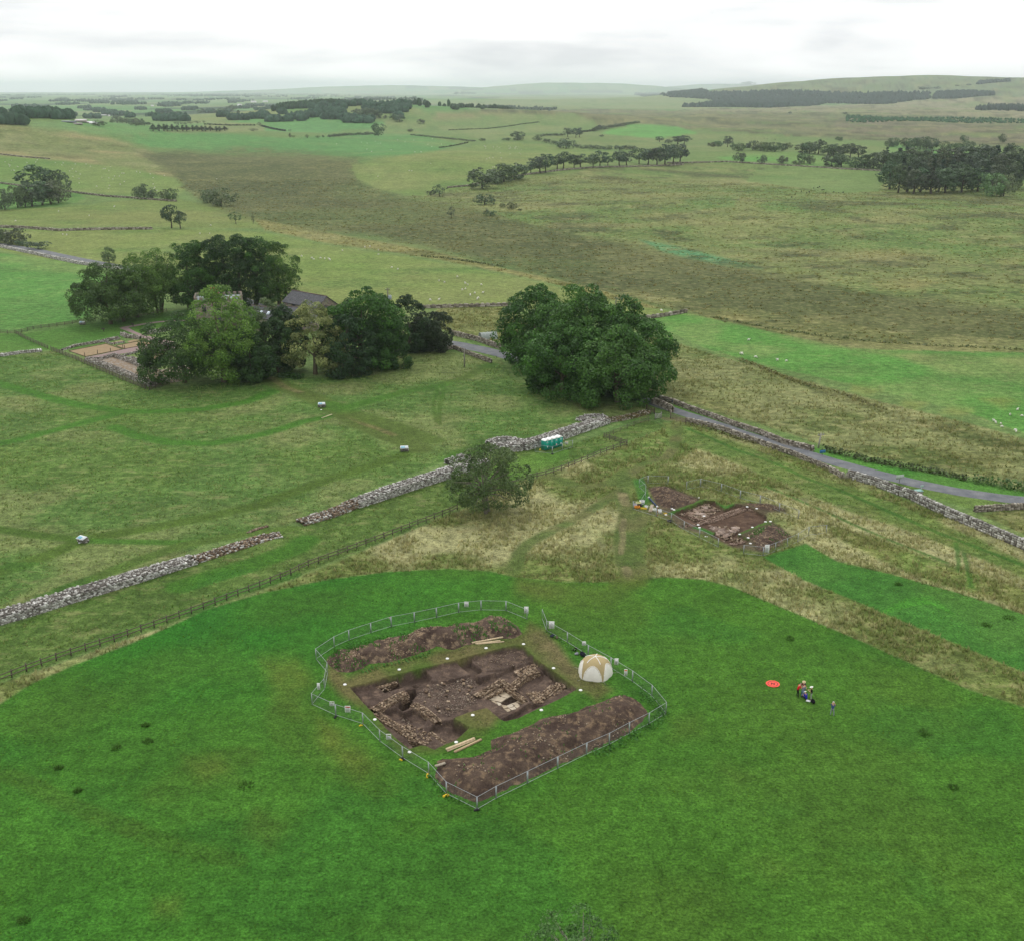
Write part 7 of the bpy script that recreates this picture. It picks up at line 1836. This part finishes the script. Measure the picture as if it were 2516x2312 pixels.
gable('stone_outbuilding', g('C2', 1640, 520), g('C2', 1790, 535), 7.0, 3.4, 5.6, 'slate outbuilding at the sycamore end of the barn', [])
# castellated farmhouse
def farmhouse():
    a = g('C2', 110, 540); L, D, Hh = 14.0, 9.0, 8.2
    e = empty('farmhouse', a, R(12), 'stone farmhouse with battlemented flat-topped tower and brick chimney', 'building')
    mb = MB(); mb.box((L / 2, D / 2, Hh / 2 - .2), (L, D, Hh + .4)); mb.build('wall', M['masonry'], e)
    mb = MB(); mb.box((L / 2, D / 2, Hh + .06), (L - 1.0, D - 1.0, .12)); rf = mb.build('roof', M['lead'], e)
    n = 9
    for k in range(n):
        for y in (.22, D - .22):
            mb = MB(); mb.box((.6 + k * (L - 1.2) / (n - 1), y, Hh + .5), (1.0, .44, 1.0)); mb.build('merlon', M['masonry'], e)
    for k in range(5):
        for x in (.22, L - .22):
            mb = MB(); mb.box((x, 1.6 + k * (D - 3.2) / 4, Hh + .5), (.44, .9, 1.0)); mb.build('merlon', M['masonry'], e)
    mb = MB(); mb.box((L / 2, .24, Hh - .25), (L + .3, .5, .3)); mb.box((L / 2, D - .24, Hh - .25), (L + .3, .5, .3)); mb.build('string_course', M['masonry'], e)
    mb = MB(); mb.box((L * .42, D * .6, Hh + 1.1), (2.6, 1.1, 2.2)); mb.box((L * .42, D * .6, Hh + 2.25), (2.9, 1.4, .22)); ch = mb.build('chimney', M['brick'], e)
    for s in (-.8, 0, .8):
        mb = MB(); mb.tube([(L * .42 + s, D * .6, Hh + 2.3), (L * .42 + s, D * .6, Hh + 3.1)], [.22, .17], 8); mb.build('chimney_pot', M['pot'], ch)
    for x in (.2, .5, .8):
        for z in (2.2, 5.6): window(e, x * L, -.02, z, 1.1, 1.7, '-y')
    mb = MB(); mb.box((L * .35, -.02, 1.1), (1.1, .1, 2.2), 0, lin((70, 60, 54))); mb.build('door', M['attr'], e)
farmhouse()
# distant farm in the plain
def shed(vw, x, yb, wpx, hpx, label, wall, roof):
    bp, H = vspan(vw, x, yb, yb - hpx); W = wpx * VIEW[vw][2] * mpp(bp)
    e = empty('farm_shed', bp, 0, label, 'building', 'sheds of the far farm'); D = W * .6
    mb = MB(); mb.box((0, D / 2, H * .3), (W, D, H * .6), 0, lin(wall)); mb.build('wall', M['attr'], e)
    V = [(-W * .52, -.5, H * .6), (W * .52, -.5, H * .6), (W * .52, D + .5, H * .6), (-W * .52, D + .5, H * .6), (-W * .52, D / 2, H), (W * .52, D / 2, H)]
    me = mesh_np('roof', V, [np.array([(0, 1, 5, 4), (2, 3, 4, 5)]), np.array([(1, 2, 5), (3, 0, 4)])], M['attr'], np.tile(lin(roof), (6, 1))); obj('roof', me, e)
for i, (x, y, w, h, wl, rf) in enumerate(((385, 362, 50, 9, (120, 130, 128), (140, 150, 150)), (420, 366, 44, 12, (110, 116, 116), (90, 104, 110)), (470, 362, 60, 18, (160, 150, 140), (196, 190, 186)), (520, 368, 50, 12, (190, 184, 178), (206, 204, 204)), (545, 374, 40, 14, (206, 204, 200), (222, 222, 222)), (455, 376, 46, 10, (130, 120, 112), (150, 142, 138)))):
    shed('A1', x, y, w, h, '%s shed from the left in the distant grey farm below the plain' % nth(i), wl, rf)
for i, (x, y, w, h) in enumerate(((1408, 268, 22, 14), (895, 270, 16, 10), (1490, 248, 30, 12), (1560, 245, 26, 10), (600, 322, 40, 6), (640, 328, 12, 10), (1860, 236, 20, 8))):
    shed('A1', x, y, w, h, '%s white building from the left dotted over the far plain' % nth(i), (226, 222, 216), (190, 188, 190))
print('buildings', time.time() - T0)

# ================================================================== HEDGES AND BANK VEGETATION
def hedge(pl, w, h, label, seed, rgb=(44, 62, 36), dens=5.0, leaf=.5):
    rg = np.random.default_rng(seed); pts, L = path_pts([Vector((p[0], p[1], 0)) for p in pl], .5)
    n = int(L * dens * w * 3)
    k = rg.integers(0, len(pts), n)
    P = np.array([[pts[i][0].x, pts[i][0].y] for i in k]); Tn = np.array([[-pts[i][1].y, pts[i][1].x] for i in k])
    off = rg.normal(0, .3, n) * w; hh = h * (.6 + .6 * fbm(P[:, 0], P[:, 1], 4, seed))
    z = height(P[:, 0], P[:, 1]) + rg.uniform(0, 1, n) * hh * np.clip(1 - (off / w) ** 2, .15, 1)
    C = np.stack([P[:, 0] + Tn[:, 0] * off, P[:, 1] + Tn[:, 1] * off, z], 1)
    nn = rg.normal(size=(n, 3)); nn[:, 2] = abs(nn[:, 2]) + .4; nn /= np.linalg.norm(nn, axis=1)[:, None]
    t1 = np.cross(nn, rg.normal(size=(n, 3))); t1 /= np.linalg.norm(t1, axis=1)[:, None]; t2 = np.cross(nn, t1)
    s = leaf * rg.uniform(.6, 1.3, (n, 1))
    org = np.array([pts[0][0].x, pts[0][0].y, hz(pts[0][0].x, pts[0][0].y)])
    V = (np.stack([C - t1 * s / 2, C - t2 * s / 2, C + t1 * s / 2, C + t2 * s / 2], 1) - org).reshape(-1, 3)
    col = np.repeat(lin(rgb) * rg.uniform(.7, 1.5, (n, 1)), 4, 0)
    e = empty('hedge', tuple(org), 0, label, 'hedge')
    o = obj('foliage', mesh_np('foliage', V, np.arange(len(V)).reshape(-1, 4), M['leaf'], col), e); o['kind'] = 'stuff'
hedge(gl('A6', [(930, 1112), (1150, 1170), (1350, 1205), (1560, 1240), (1720, 1275)]), 1.6, 1.2, 'straggling hedge on the bank above the far lane verge', 1, (74, 88, 46))
hedge(gl('A6', [(1740, 1280), (1850, 1300), (2011, 1330), (2150, 1350)]), 2.2, 1.8, 'dark dense hedge on the lane bank at the right edge', 2, (82, 110, 56))
hedge(gl('C4', [(900, 560), (1250, 650), (1600, 770), (2011, 900)]), 1.0, .7, 'weeds and tall stems along the foot of the low lane wall', 3, (104, 104, 62), leaf=.4)
hedge(gl('A5', [(540, 70), (700, 85), (880, 112), (1000, 130)]), 2.0, .7, 'dark rush-lined ditch hedge at the top of the sheep pasture', 4, (86, 98, 56), 1.2, .7)
hedge(gl('A6', [(330, 395), (500, 430), (700, 465), (900, 495), (1150, 525), (1500, 548), (2011, 572)]), 1.5, .6, 'dark rushy ditch line between the mire and the bright pasture', 5, (92, 104, 58), 1.2, .6)
hedge(gl('A6', [(480, 625), (620, 680), (800, 750), (1000, 800), (1250, 890)]), 1.8, .6, 'rushy ditch along the lower edge of the bright pasture', 6, (112, 112, 64), 1.8, .5)
hedge(gl('A4', [(1640, 905), (1700, 900), (1760, 915)]), 3.0, 1.3, 'low green shrub bank under the pale flowering tree', 7, (56, 86, 40))
hedge(gl('A4', [(1560, 880), (1620, 870), (1660, 850)]), 3.0, 2.6, 'pale twiggy shrub beside the path at the trees', 8, (112, 112, 70), 3.0)
hedge(gl('A1', [(1200, 376), (1350, 382), (1500, 382)]), 3.0, 2.6, 'first dark hedge line across the far green fields', 9, (40, 56, 36), .7, 1.6)
hedge(gl('A1', [(1540, 386), (1600, 402), (1680, 416)]), 3.5, 3.0, 'sloping dark hedge descending the far green field', 10, (40, 56, 36), .7, 1.6)
hedge(gl('A2', [(690, 392), (900, 384), (1100, 358), (1200, 346)]), 2.5, 1.8, 'faint curving hedge across the far pasture', 11, (70, 84, 56), .5, 1.6)
hedge(gl('A2', [(640, 490), (760, 470), (800, 460)]), 2.5, 1.4, 'field edge bank at the tip of the far green field', 12, (72, 84, 52), .5, 1.5)
hedge(gl('A2', [(1440, 402), (1500, 395), (1540, 368)]), 6.0, 3.0, 'scrubby thicket at the corner of the bright far field', 13, (60, 70, 46), .5, 1.8)
hedge(gl('A4', [(1660, 445), (1720, 438), (1800, 445), (1930, 470)]), 1.5, 1.2, 'hedge line behind the slate barn roof', 14, (66, 84, 44))
hedge(gl('B1', [(330, 650), (500, 590), (700, 545), (900, 510), (1050, 478)]), 1.3, .45, 'uncut green grass strip behind the back spoil heap', 15, (66, 122, 40), 7, .25)
hedge(gl('B1', [(600, 850), (800, 790), (1000, 745), (1200, 690), (1300, 650)]), .9, .4, 'uncut grass tuft line in front of the back spoil heap', 16, (66, 118, 40), 7, .22)
hedge(gl('B3', [(1270, 1080), (1420, 1262), (1560, 1325), (1700, 1372)]) , .8, .35, 'uncut grass along the lower fence beside the dark heap', 17, (70, 116, 44), 7, .22)
hedge(gl('B2', [(1240, 1600), (1420, 1530), (1600, 1420), (1800, 1300), (1900, 1220), (1800, 1110), (1650, 1000)]), 1.3, .5, 'uncut grass band between the dark heap and the right fence', 18, (66, 116, 42), 7, .25)
hedge(gl('B2', [(790, 430), (880, 495), (1000, 580), (1080, 650)]), .6, .35, 'uncut grass below the gateway panels left of the tent', 19, (70, 120, 42), 8, .2)

# ================================================================== ANIMALS
def skin_mesh(verts, edges, radii, sub=1, root=0):
    me = bpy.data.meshes.new('skin'); me.from_pydata(verts, edges, [])
    o = bpy.data.objects.new('skin_tmp', me); COL.objects.link(o)
    mod = o.modifiers.new('s', 'SKIN'); mod.use_smooth_shade = True
    for i, r_ in enumerate(radii):
        sv = me.skin_vertices[0].data[i]; sv.radius = (r_, r_) if not hasattr(r_, '__len__') else r_
        sv.use_root = (i == root)
    if sub:
        m2 = o.modifiers.new('d', 'SUBSURF'); m2.levels = sub; m2.render_levels = sub
    dg = bpy.context.evaluated_depsgraph_get()
    out = bpy.data.meshes.new_from_object(o.evaluated_get(dg))
    bpy.data.objects.remove(o); bpy.data.meshes.remove(me)
    return out
def colour_mesh(me, fn, mat):
    at = me.color_attributes.get('col') or me.color_attributes.new('col', 'FLOAT_COLOR', 'POINT')
    co = np.zeros(len(me.vertices) * 3, np.float32); me.vertices.foreach_get('co', co); co = co.reshape(-1, 3)
    c = np.ones((len(co), 4), np.float32); c[:, :3] = np.array([fn(p) for p in co])
    at.data.foreach_set('color', c.ravel())
    me.materials.clear(); me.materials.append(mat)
def quad_mesh(kind, grazing):
    """sheep or cow facing +x: trunk, neck, head, four jointed legs, tail and ears in one skin"""
    if kind == 'sheep': Lb, h, rb, rl = .85, .62, .25, .055
    else: Lb, h, rb, rl = 1.6, 1.05, .38, .10
    x1, x0 = Lb / 2, -Lb / 2
    V = [(0, 0, h), (x1 * .75, 0, h + .02), (x0 * .8, 0, h + .02)]
    Rr = [rb * 1.05, rb * .95, rb * .9]
    E = [(0, 1), (0, 2)]
    hx = x1 + Lb * .28
    if grazing: V += [(x1 * 1.05, 0, h * .9), (hx, 0, h * .5), (hx + Lb * .12, 0, h * .16)]
    else: V += [(x1 * 1.0, 0, h * 1.2), (hx * .95, 0, h * 1.5), (hx + Lb * .16, 0, h * 1.4)]
    Rr += [rb * .55, rb * .36, rb * .24]; E += [(1, 3), (3, 4), (4, 5)]
    for s in (-1, 1):
        i = len(V); V += [(V[4][0] - .03, s * rb * .55, V[4][2] + rb * .22)]; Rr += [rb * .1]; E += [(4, i)]
        i = len(V); y = s * rb * .55
        V += [(x1 * .72, y, h * .62), (x1 * .76, y, h * .32), (x1 * .72, y, .03)]; Rr += [rl * 1.7, rl, rl * .9]; E += [(1, i), (i, i + 1), (i + 1, i + 2)]
        i = len(V)
        V += [(x0 * .7, y, h * .62), (x0 * .98, y, h * .34), (x0 * .9, y, .03)]; Rr += [rl * 2.0, rl * 1.1, rl * .9]; E += [(2, i), (i, i + 1), (i + 1, i + 2)]
    i = len(V); V += [(x0 * 1.08, 0, h * .95), (x0 * 1.15, 0, h * .55)]; Rr += [rl * .9, rl * .6]; E += [(2, i), (i, i + 1)]
    me = skin_mesh(V, E, Rr, 1)
    me.name = kind
    if kind == 'sheep':
        colour_mesh(me, lambda p: lin((236, 232, 220)) if p[2] > h * .5 and p[0] < x1 * 1.1 else lin((206, 200, 188)), M['wool'])
    else: colour_mesh(me, lambda p: lin((34, 28, 26)), M['wool'])
    return me
SHEEP = [quad_mesh('sheep', True), quad_mesh('sheep', False)]
COW = [quad_mesh('cow', True), quad_mesh('cow', False)]
ra_ = random.Random(99)
def herd(kind, view, pts, label, group, scale=1.0):
    for i, (x, y) in enumerate(sorted(pts)):
        me = ra_.choice(SHEEP if kind == 'sheep' else COW)
        o = obj(kind, me, None, g(view, x, y)); o.rotation_euler = (0, 0, ra_.uniform(0, 6.28)); s = scale * .56 * ra_.uniform(.9, 1.15); o.scale = (s, s, s)
        tag(o, label % nth(i), kind, group)
SS = 1.35
herd('sheep', 'A6', [(1935, 925), (2000, 932), (1975, 898), (1848, 958), (1858, 968), (1885, 975), (1890, 990), (1962, 1010), (1968, 1016)], '%s white sheep from the left in the flock at the right edge pasture', 'sheep at the right edge', 1.0)
herd('sheep', 'A6', [(525, 522), (483, 596), (490, 598), (562, 616), (680, 632), (728, 636), (55, 363)], '%s white sheep from the left on the bright pasture past the sycamores', 'sheep on the bright pasture', 1.3)
herd('sheep', 'A5', [(637, 212), (668, 220), (785, 226), (798, 233), (874, 233), (768, 262), (785, 257), (838, 280), (883, 278), (812, 292), (858, 308), (852, 314), (588, 320), (637, 318), (740, 188), (405, 146), (372, 136), (22, 90), (25, 94), (250, 18), (297, 38), (220, 22), (297, 62), (95, 40), (1886, 380), (1730, 355)], '%s white sheep from the left on the pasture behind the farm', 'sheep behind the farm', SS)
herd('sheep', 'A4', [(370, 68), (392, 70), (1176, 62), (1234, 62), (1740, 208), (1775, 196), (1834, 206), (1845, 214), (1886, 208), (1910, 212), (1940, 216), (1935, 212), (735, 32)], '%s white sheep from the left on the slope above the tall tree row', 'sheep on the slope above the trees', SS)
pts = []
while len(pts) < 58:
    x, y = ra_.uniform(30, 1030), ra_.uniform(575, 790)
    if 560 + x * .1 < y < 700 + x * .09 and not (130 < x < 400 and y > 630): pts.append((x, y))
herd('sheep', 'A1', pts, '%s white sheep from the left on the hillside above the copse wall', 'sheep on the far left hillside', 1.5)
herd('sheep', 'A1', [(525, 915), (345, 890), (672, 862), (1240, 972), (1275, 700), (92, 946), (730, 988)], '%s lone white sheep from the left on the straw-coloured bank', 'sheep on the straw bank', 1.5)
pts = [(885 + ra_.uniform(0, 200), 476 + ra_.uniform(0, 22)) for _ in range(22)] + [(ra_.uniform(850, 1200), ra_.uniform(500, 620)) for _ in range(18)] + [(470, 620), (484, 621), (294, 652), (590, 580)]
herd('sheep', 'A2', pts, '%s white sheep from the left on the rounded knoll above the mire', 'sheep on the knoll', 1.6)
pts = [(ra_.uniform(60, 700), ra_.uniform(440, 520)) for _ in range(18)]
herd('sheep', 'A2', pts, '%s tiny white sheep from the left on the far green field', 'sheep on the far green field', 1.7)
herd('cow', 'A3', [(700, 773), (720, 757), (755, 741), (785, 750), (800, 745), (825, 722), (848, 720), (858, 715), (872, 733), (882, 731), (893, 748), (938, 745), (966, 748), (990, 747)], '%s dark cow from the left in the herd below the pale field', 'dark cattle on the rough grazing', 1.15)
herd('cow', 'A3', [(545, 440), (562, 442), (608, 446)], '%s dark cow from the left in the distant pasture strip', 'distant cattle', 1.2)
print('animals', time.time() - T0)

# ================================================================== PEOPLE
SKIN = lin((214, 166, 138))
def person(loc, rz, label, joints, top, legs, shoes=(40, 36, 34), hair=(90, 70, 50), hat=None, bare_arms=False, hat_brim=False):
    """joints: dict of the posed skeleton in metres, facing +y"""
    J = {k: Vector(v_) for k, v_ in joints.items()}
    names = ['pelvis', 'belly', 'chest', 'neck', 'head0', 'head1']
    V, Rr, E, tagc = [], [], [], []
    def addv(p, r_, c_): V.append(tuple(p)); Rr.append(r_); tagc.append(c_); return len(V) - 1
    T_, L_, S_, SH = lin(top), lin(legs), SKIN, lin(shoes)
    ip = addv(J['pelvis'], (.165, .12), L_)
    ib = addv((J['pelvis'] + J['chest']) / 2, (.155, .115), T_); E.append((ip, ib))
    ic = addv(J['chest'], (.185, .125), T_); E.append((ib, ic))
    ink = addv(J['neck'], .062, S_); E.append((ic, ink))
    hd = J['head']; up = (hd - J['neck']).normalized()
    i0 = addv(hd - up * .03, .088, S_); i1 = addv(hd + up * .09, .092, S_); E += [(ink, i0), (i0, i1)]
    for s in ('l', 'r'):
        a = addv(J['sh_' + s], .075, T_); b_ = addv(J['el_' + s], .052, S_ if bare_arms else T_); c_ = addv(J['wr_' + s], .034, S_)
        E += [(ic, a), (a, b_), (b_, c_)]
        hp = addv(J['hip_' + s], .105, L_); k = addv(J['kn_' + s], .068, L_); an = addv(J['an_' + s], .046, L_)
        ft = Vector(J['an_' + s]) + J['toe_' + s]
        f_ = addv(ft, .042, SH)
        E += [(ip, hp), (hp, k), (k, an), (an, f_)]
    me = skin_mesh(V, E, Rr, 1)
    nodes = np.array(V); seg = [(np.array(V[a]), np.array(V[b_]), tagc[b_]) for a, b_ in E]
    def fn(p):
        best, bc = 1e9, T_
        for a, b_, c_ in seg:
            d_ = b_ - a; t = np.clip(np.dot(p - a, d_) / (np.dot(d_, d_) + 1e-9), 0, 1); q = np.linalg.norm(p - a - d_ * t)
            if q < best: best, bc = q, c_
        return bc
    colour_mesh(me, fn, M['cloth'])
    e = empty('person', loc, rz, label, 'person')
    # hands, face and ears added to the same body mesh
    bm_ = bmesh.new(); bm_.from_mesh(me)
    lay = bm_.verts.layers.float_color['col']
    def blob(c_, sx, sy, sz, col):
        r_ = bmesh.ops.create_uvsphere(bm_, u_segments=8, v_segments=6, radius=1.0)
        for v_ in r_['verts']: v_.co = Vector((v_.co.x * sx, v_.co.y * sy, v_.co.z * sz)) + c_; v_[lay] = (*col, 1)
    fwd = Vector((0, 1, 0)); fwd = (fwd - up * fwd.dot(up)).normalized(); side = fwd.cross(up)
    face = hd + up * .03
    blob(face + fwd * .105 - up * .005, .015, .02, .022, SKIN * .95)
    for s in (-1, 1):
        blob(face + fwd * .086 + side * .034 * s + up * .02, .012, .008, .009, np.array((.03, .03, .03)))
        blob(face + side * .098 * s, .014, .02, .03, SKIN * .9)
    blob(face + fwd * .09 - up * .05, .025, .01, .006, SKIN * .6)
    for s in ('l', 'r'):
        w = J['wr_' + s]; d_ = (w - J['el_' + s]).normalized(); sd_ = d_.orthogonal().normalized(); palm = w + d_ * .06
        blob(palm, .04, .04, .04, SKIN)
        for k in range(4):
            base = palm + sd_ * (k - 1.5) * .018 + d_ * .03
            tip = base + d_ * (.06, .072, .068, .05)[k] + Vector((0, 0, -.015))
            for t in (0, .5, 1): blob(base.lerp(tip, t), .0095, .0095, .0095, SKIN)
        th = palm + d_.cross(sd_) * .04
        for t in (0, .5, 1): blob(palm.lerp(th + d_ * .03, t), .011, .011, .011, SKIN)
    bm_.to_mesh(me); bm_.free()
    obj('body', me, e)
    # hair or hat
    bm_ = bmesh.new(); r_ = bmesh.ops.create_uvsphere(bm_, u_segments=14, v_segments=9, radius=1.0)
    for v_ in r_['verts']:
        q = v_.co.copy(); lo = -.15 if hat is None else .1
        if q.z < lo: q.z = lo
        v_.co = hd + up * .05 + side * q.x * .108 + fwd * (q.y * .112 - .012) + up * q.z * .105
    me = bpy.data.meshes.new('hair'); bm_.to_mesh(me); bm_.free()
    colour_mesh(me, lambda p: lin(hat or hair), M['cloth']); obj('hat' if hat else 'hair', me, e)
    if hat_brim:
        mb = MB(); n = 18; ring_ = []
        for rr_, z in ((.10, .07), (.21, .055), (.21, .07), (.10, .085)): ring_ += [tuple(hd + up * z + (side * math.cos(2 * math.pi * k / n) + fwd * math.sin(2 * math.pi * k / n)) * rr_) for k in range(n)]
        mb.add(ring_, [(a * n + k, a * n + (k + 1) % n, ((a + 1) % 4) * n + (k + 1) % n, ((a + 1) % 4) * n + k) for a in range(4) for k in range(n)], c=lin(hat or hair)); mb.build('hat_brim', M['cloth'], e)
    return e
def stand(bend=0.0, arms='down', spread=.1, crouch=0.0, head_fwd=.03, sit=False):
    P = {}
    hz0 = .93 - crouch
    P['pelvis'] = (0, -bend * .12, hz0)
    cz = hz0 + .44 * math.cos(bend); cyv = .44 * math.sin(bend) - bend * .12
    P['chest'] = (0, cyv, cz)
    nk = (0, cyv + .17 * math.sin(bend) + .01, cz + .17 * math.cos(bend)); P['neck'] = nk
    P['head'] = (0, nk[1] + .12 * math.sin(bend) + head_fwd, nk[2] + .13 * math.cos(bend * .8))
    for s, sx in (('l', -1), ('r', 1)):
        shp = (sx * .2, cyv + .05 * math.sin(bend), cz + .08); P['sh_' + s] = shp
        if arms == 'down': P['el_' + s] = (sx * .26, cyv - .02, cz - .2); P['wr_' + s] = (sx * .27, cyv + .06, cz - .44)
        elif arms == 'front': P['el_' + s] = (sx * .25, cyv + .1, cz - .18); P['wr_' + s] = (sx * .1, cyv + .34, cz - .1)
        elif arms == 'face': P['el_' + s] = (sx * .27, cyv + .14, cz - .12); P['wr_' + s] = (sx * .08, cyv + .2, cz + .24)
        elif arms == 'hips': P['el_' + s] = (sx * .38, cyv - .05, cz - .14); P['wr_' + s] = (sx * .2, cyv + .08, hz0 + .1)
        P['hip_' + s] = (sx * .09, P['pelvis'][1], hz0 - .06)
        if sit:
            P['kn_' + s] = (sx * .16, .42, .32); P['an_' + s] = (sx * .14, .62, .07); P['toe_' + s] = Vector((sx * .02, .16, -.02))
        else:
            P['kn_' + s] = (sx * (.1 + spread * .3), .04 + crouch * .6, .5 - crouch * .35); P['an_' + s] = (sx * (.1 + spread * .5), -.02 - crouch * .1, .09); P['toe_' + s] = Vector((sx * .04, .17, -.045))
    if arms == 'one_up':
        pass
    return P
person(g('B5', 880, 565), R(-75), 'person in a red jacket and black trousers stooping into the group', stand(.42, 'front'), (196, 30, 40), (30, 32, 30), hair=(120, 110, 100))
person(g('B5', 985, 520), R(170), 'person in a dark maroon top with a straw-coloured brimmed hat, behind the group', stand(.15, 'front'), (92, 40, 46), (50, 60, 90), hat=(206, 188, 150), hat_brim=True)
person(g('B5', 975, 575), R(-60), 'person in a grey patterned shirt and pale blue jeans leaning forward', stand(.35, 'front', crouch=.12), (120, 126, 140), (112, 140, 176), shoes=(150, 50, 50), hair=(60, 60, 66))
person(g('B5', 1050, 625), R(30), 'person in a bright blue jacket and white hat sitting on the grass', {k: v_ for k, v_ in stand(.35, 'front', crouch=.78, sit=True).items()}, (44, 44, 170), (40, 40, 60), hat=(236, 236, 232), hat_brim=True)
person(g('B5', 1148, 638), R(70), 'person in a white brimmed hat, black top and grey trousers standing with the group', stand(.05, 'front'), (26, 26, 30), (150, 156, 146), hat=(240, 238, 230), hat_brim=True, shoes=(170, 150, 130))
person(g('B5', 1562, 945), R(-30), 'person standing alone in a blue shirt and grey trousers, hands raised to the face', stand(.02, 'face', spread=.2), (64, 84, 124), (140, 144, 150), shoes=(36, 30, 30), hair=(200, 196, 190))
mb = MB(); mb.box((0, 0, .03), (.5, .38, .05), 0, lin((236, 236, 236))); mb.box((0, 0, .06), (.46, .34, .012), 0, lin((246, 246, 246)))
o = mb.build('drawing_board', M['attr'], None, g('B5', 1095, 655)); o.rotation_euler = (0, 0, -.5); tag(o, 'white drawing board lying on the grass by the sitting person', 'board')
for o in scene.objects:
    if o.parent is None and o.name.split('.')[0] in ('ruined_wall', 'field_wall', 'rail_fence', 'mesh_fence', 'hedge', 'field_gate'): o['kind'] = 'thing'
print('done', time.time() - T0, sum(len(m.loop_triangles) or sum(len(p.vertices) - 2 for p in m.polygons) for m in bpy.data.meshes))
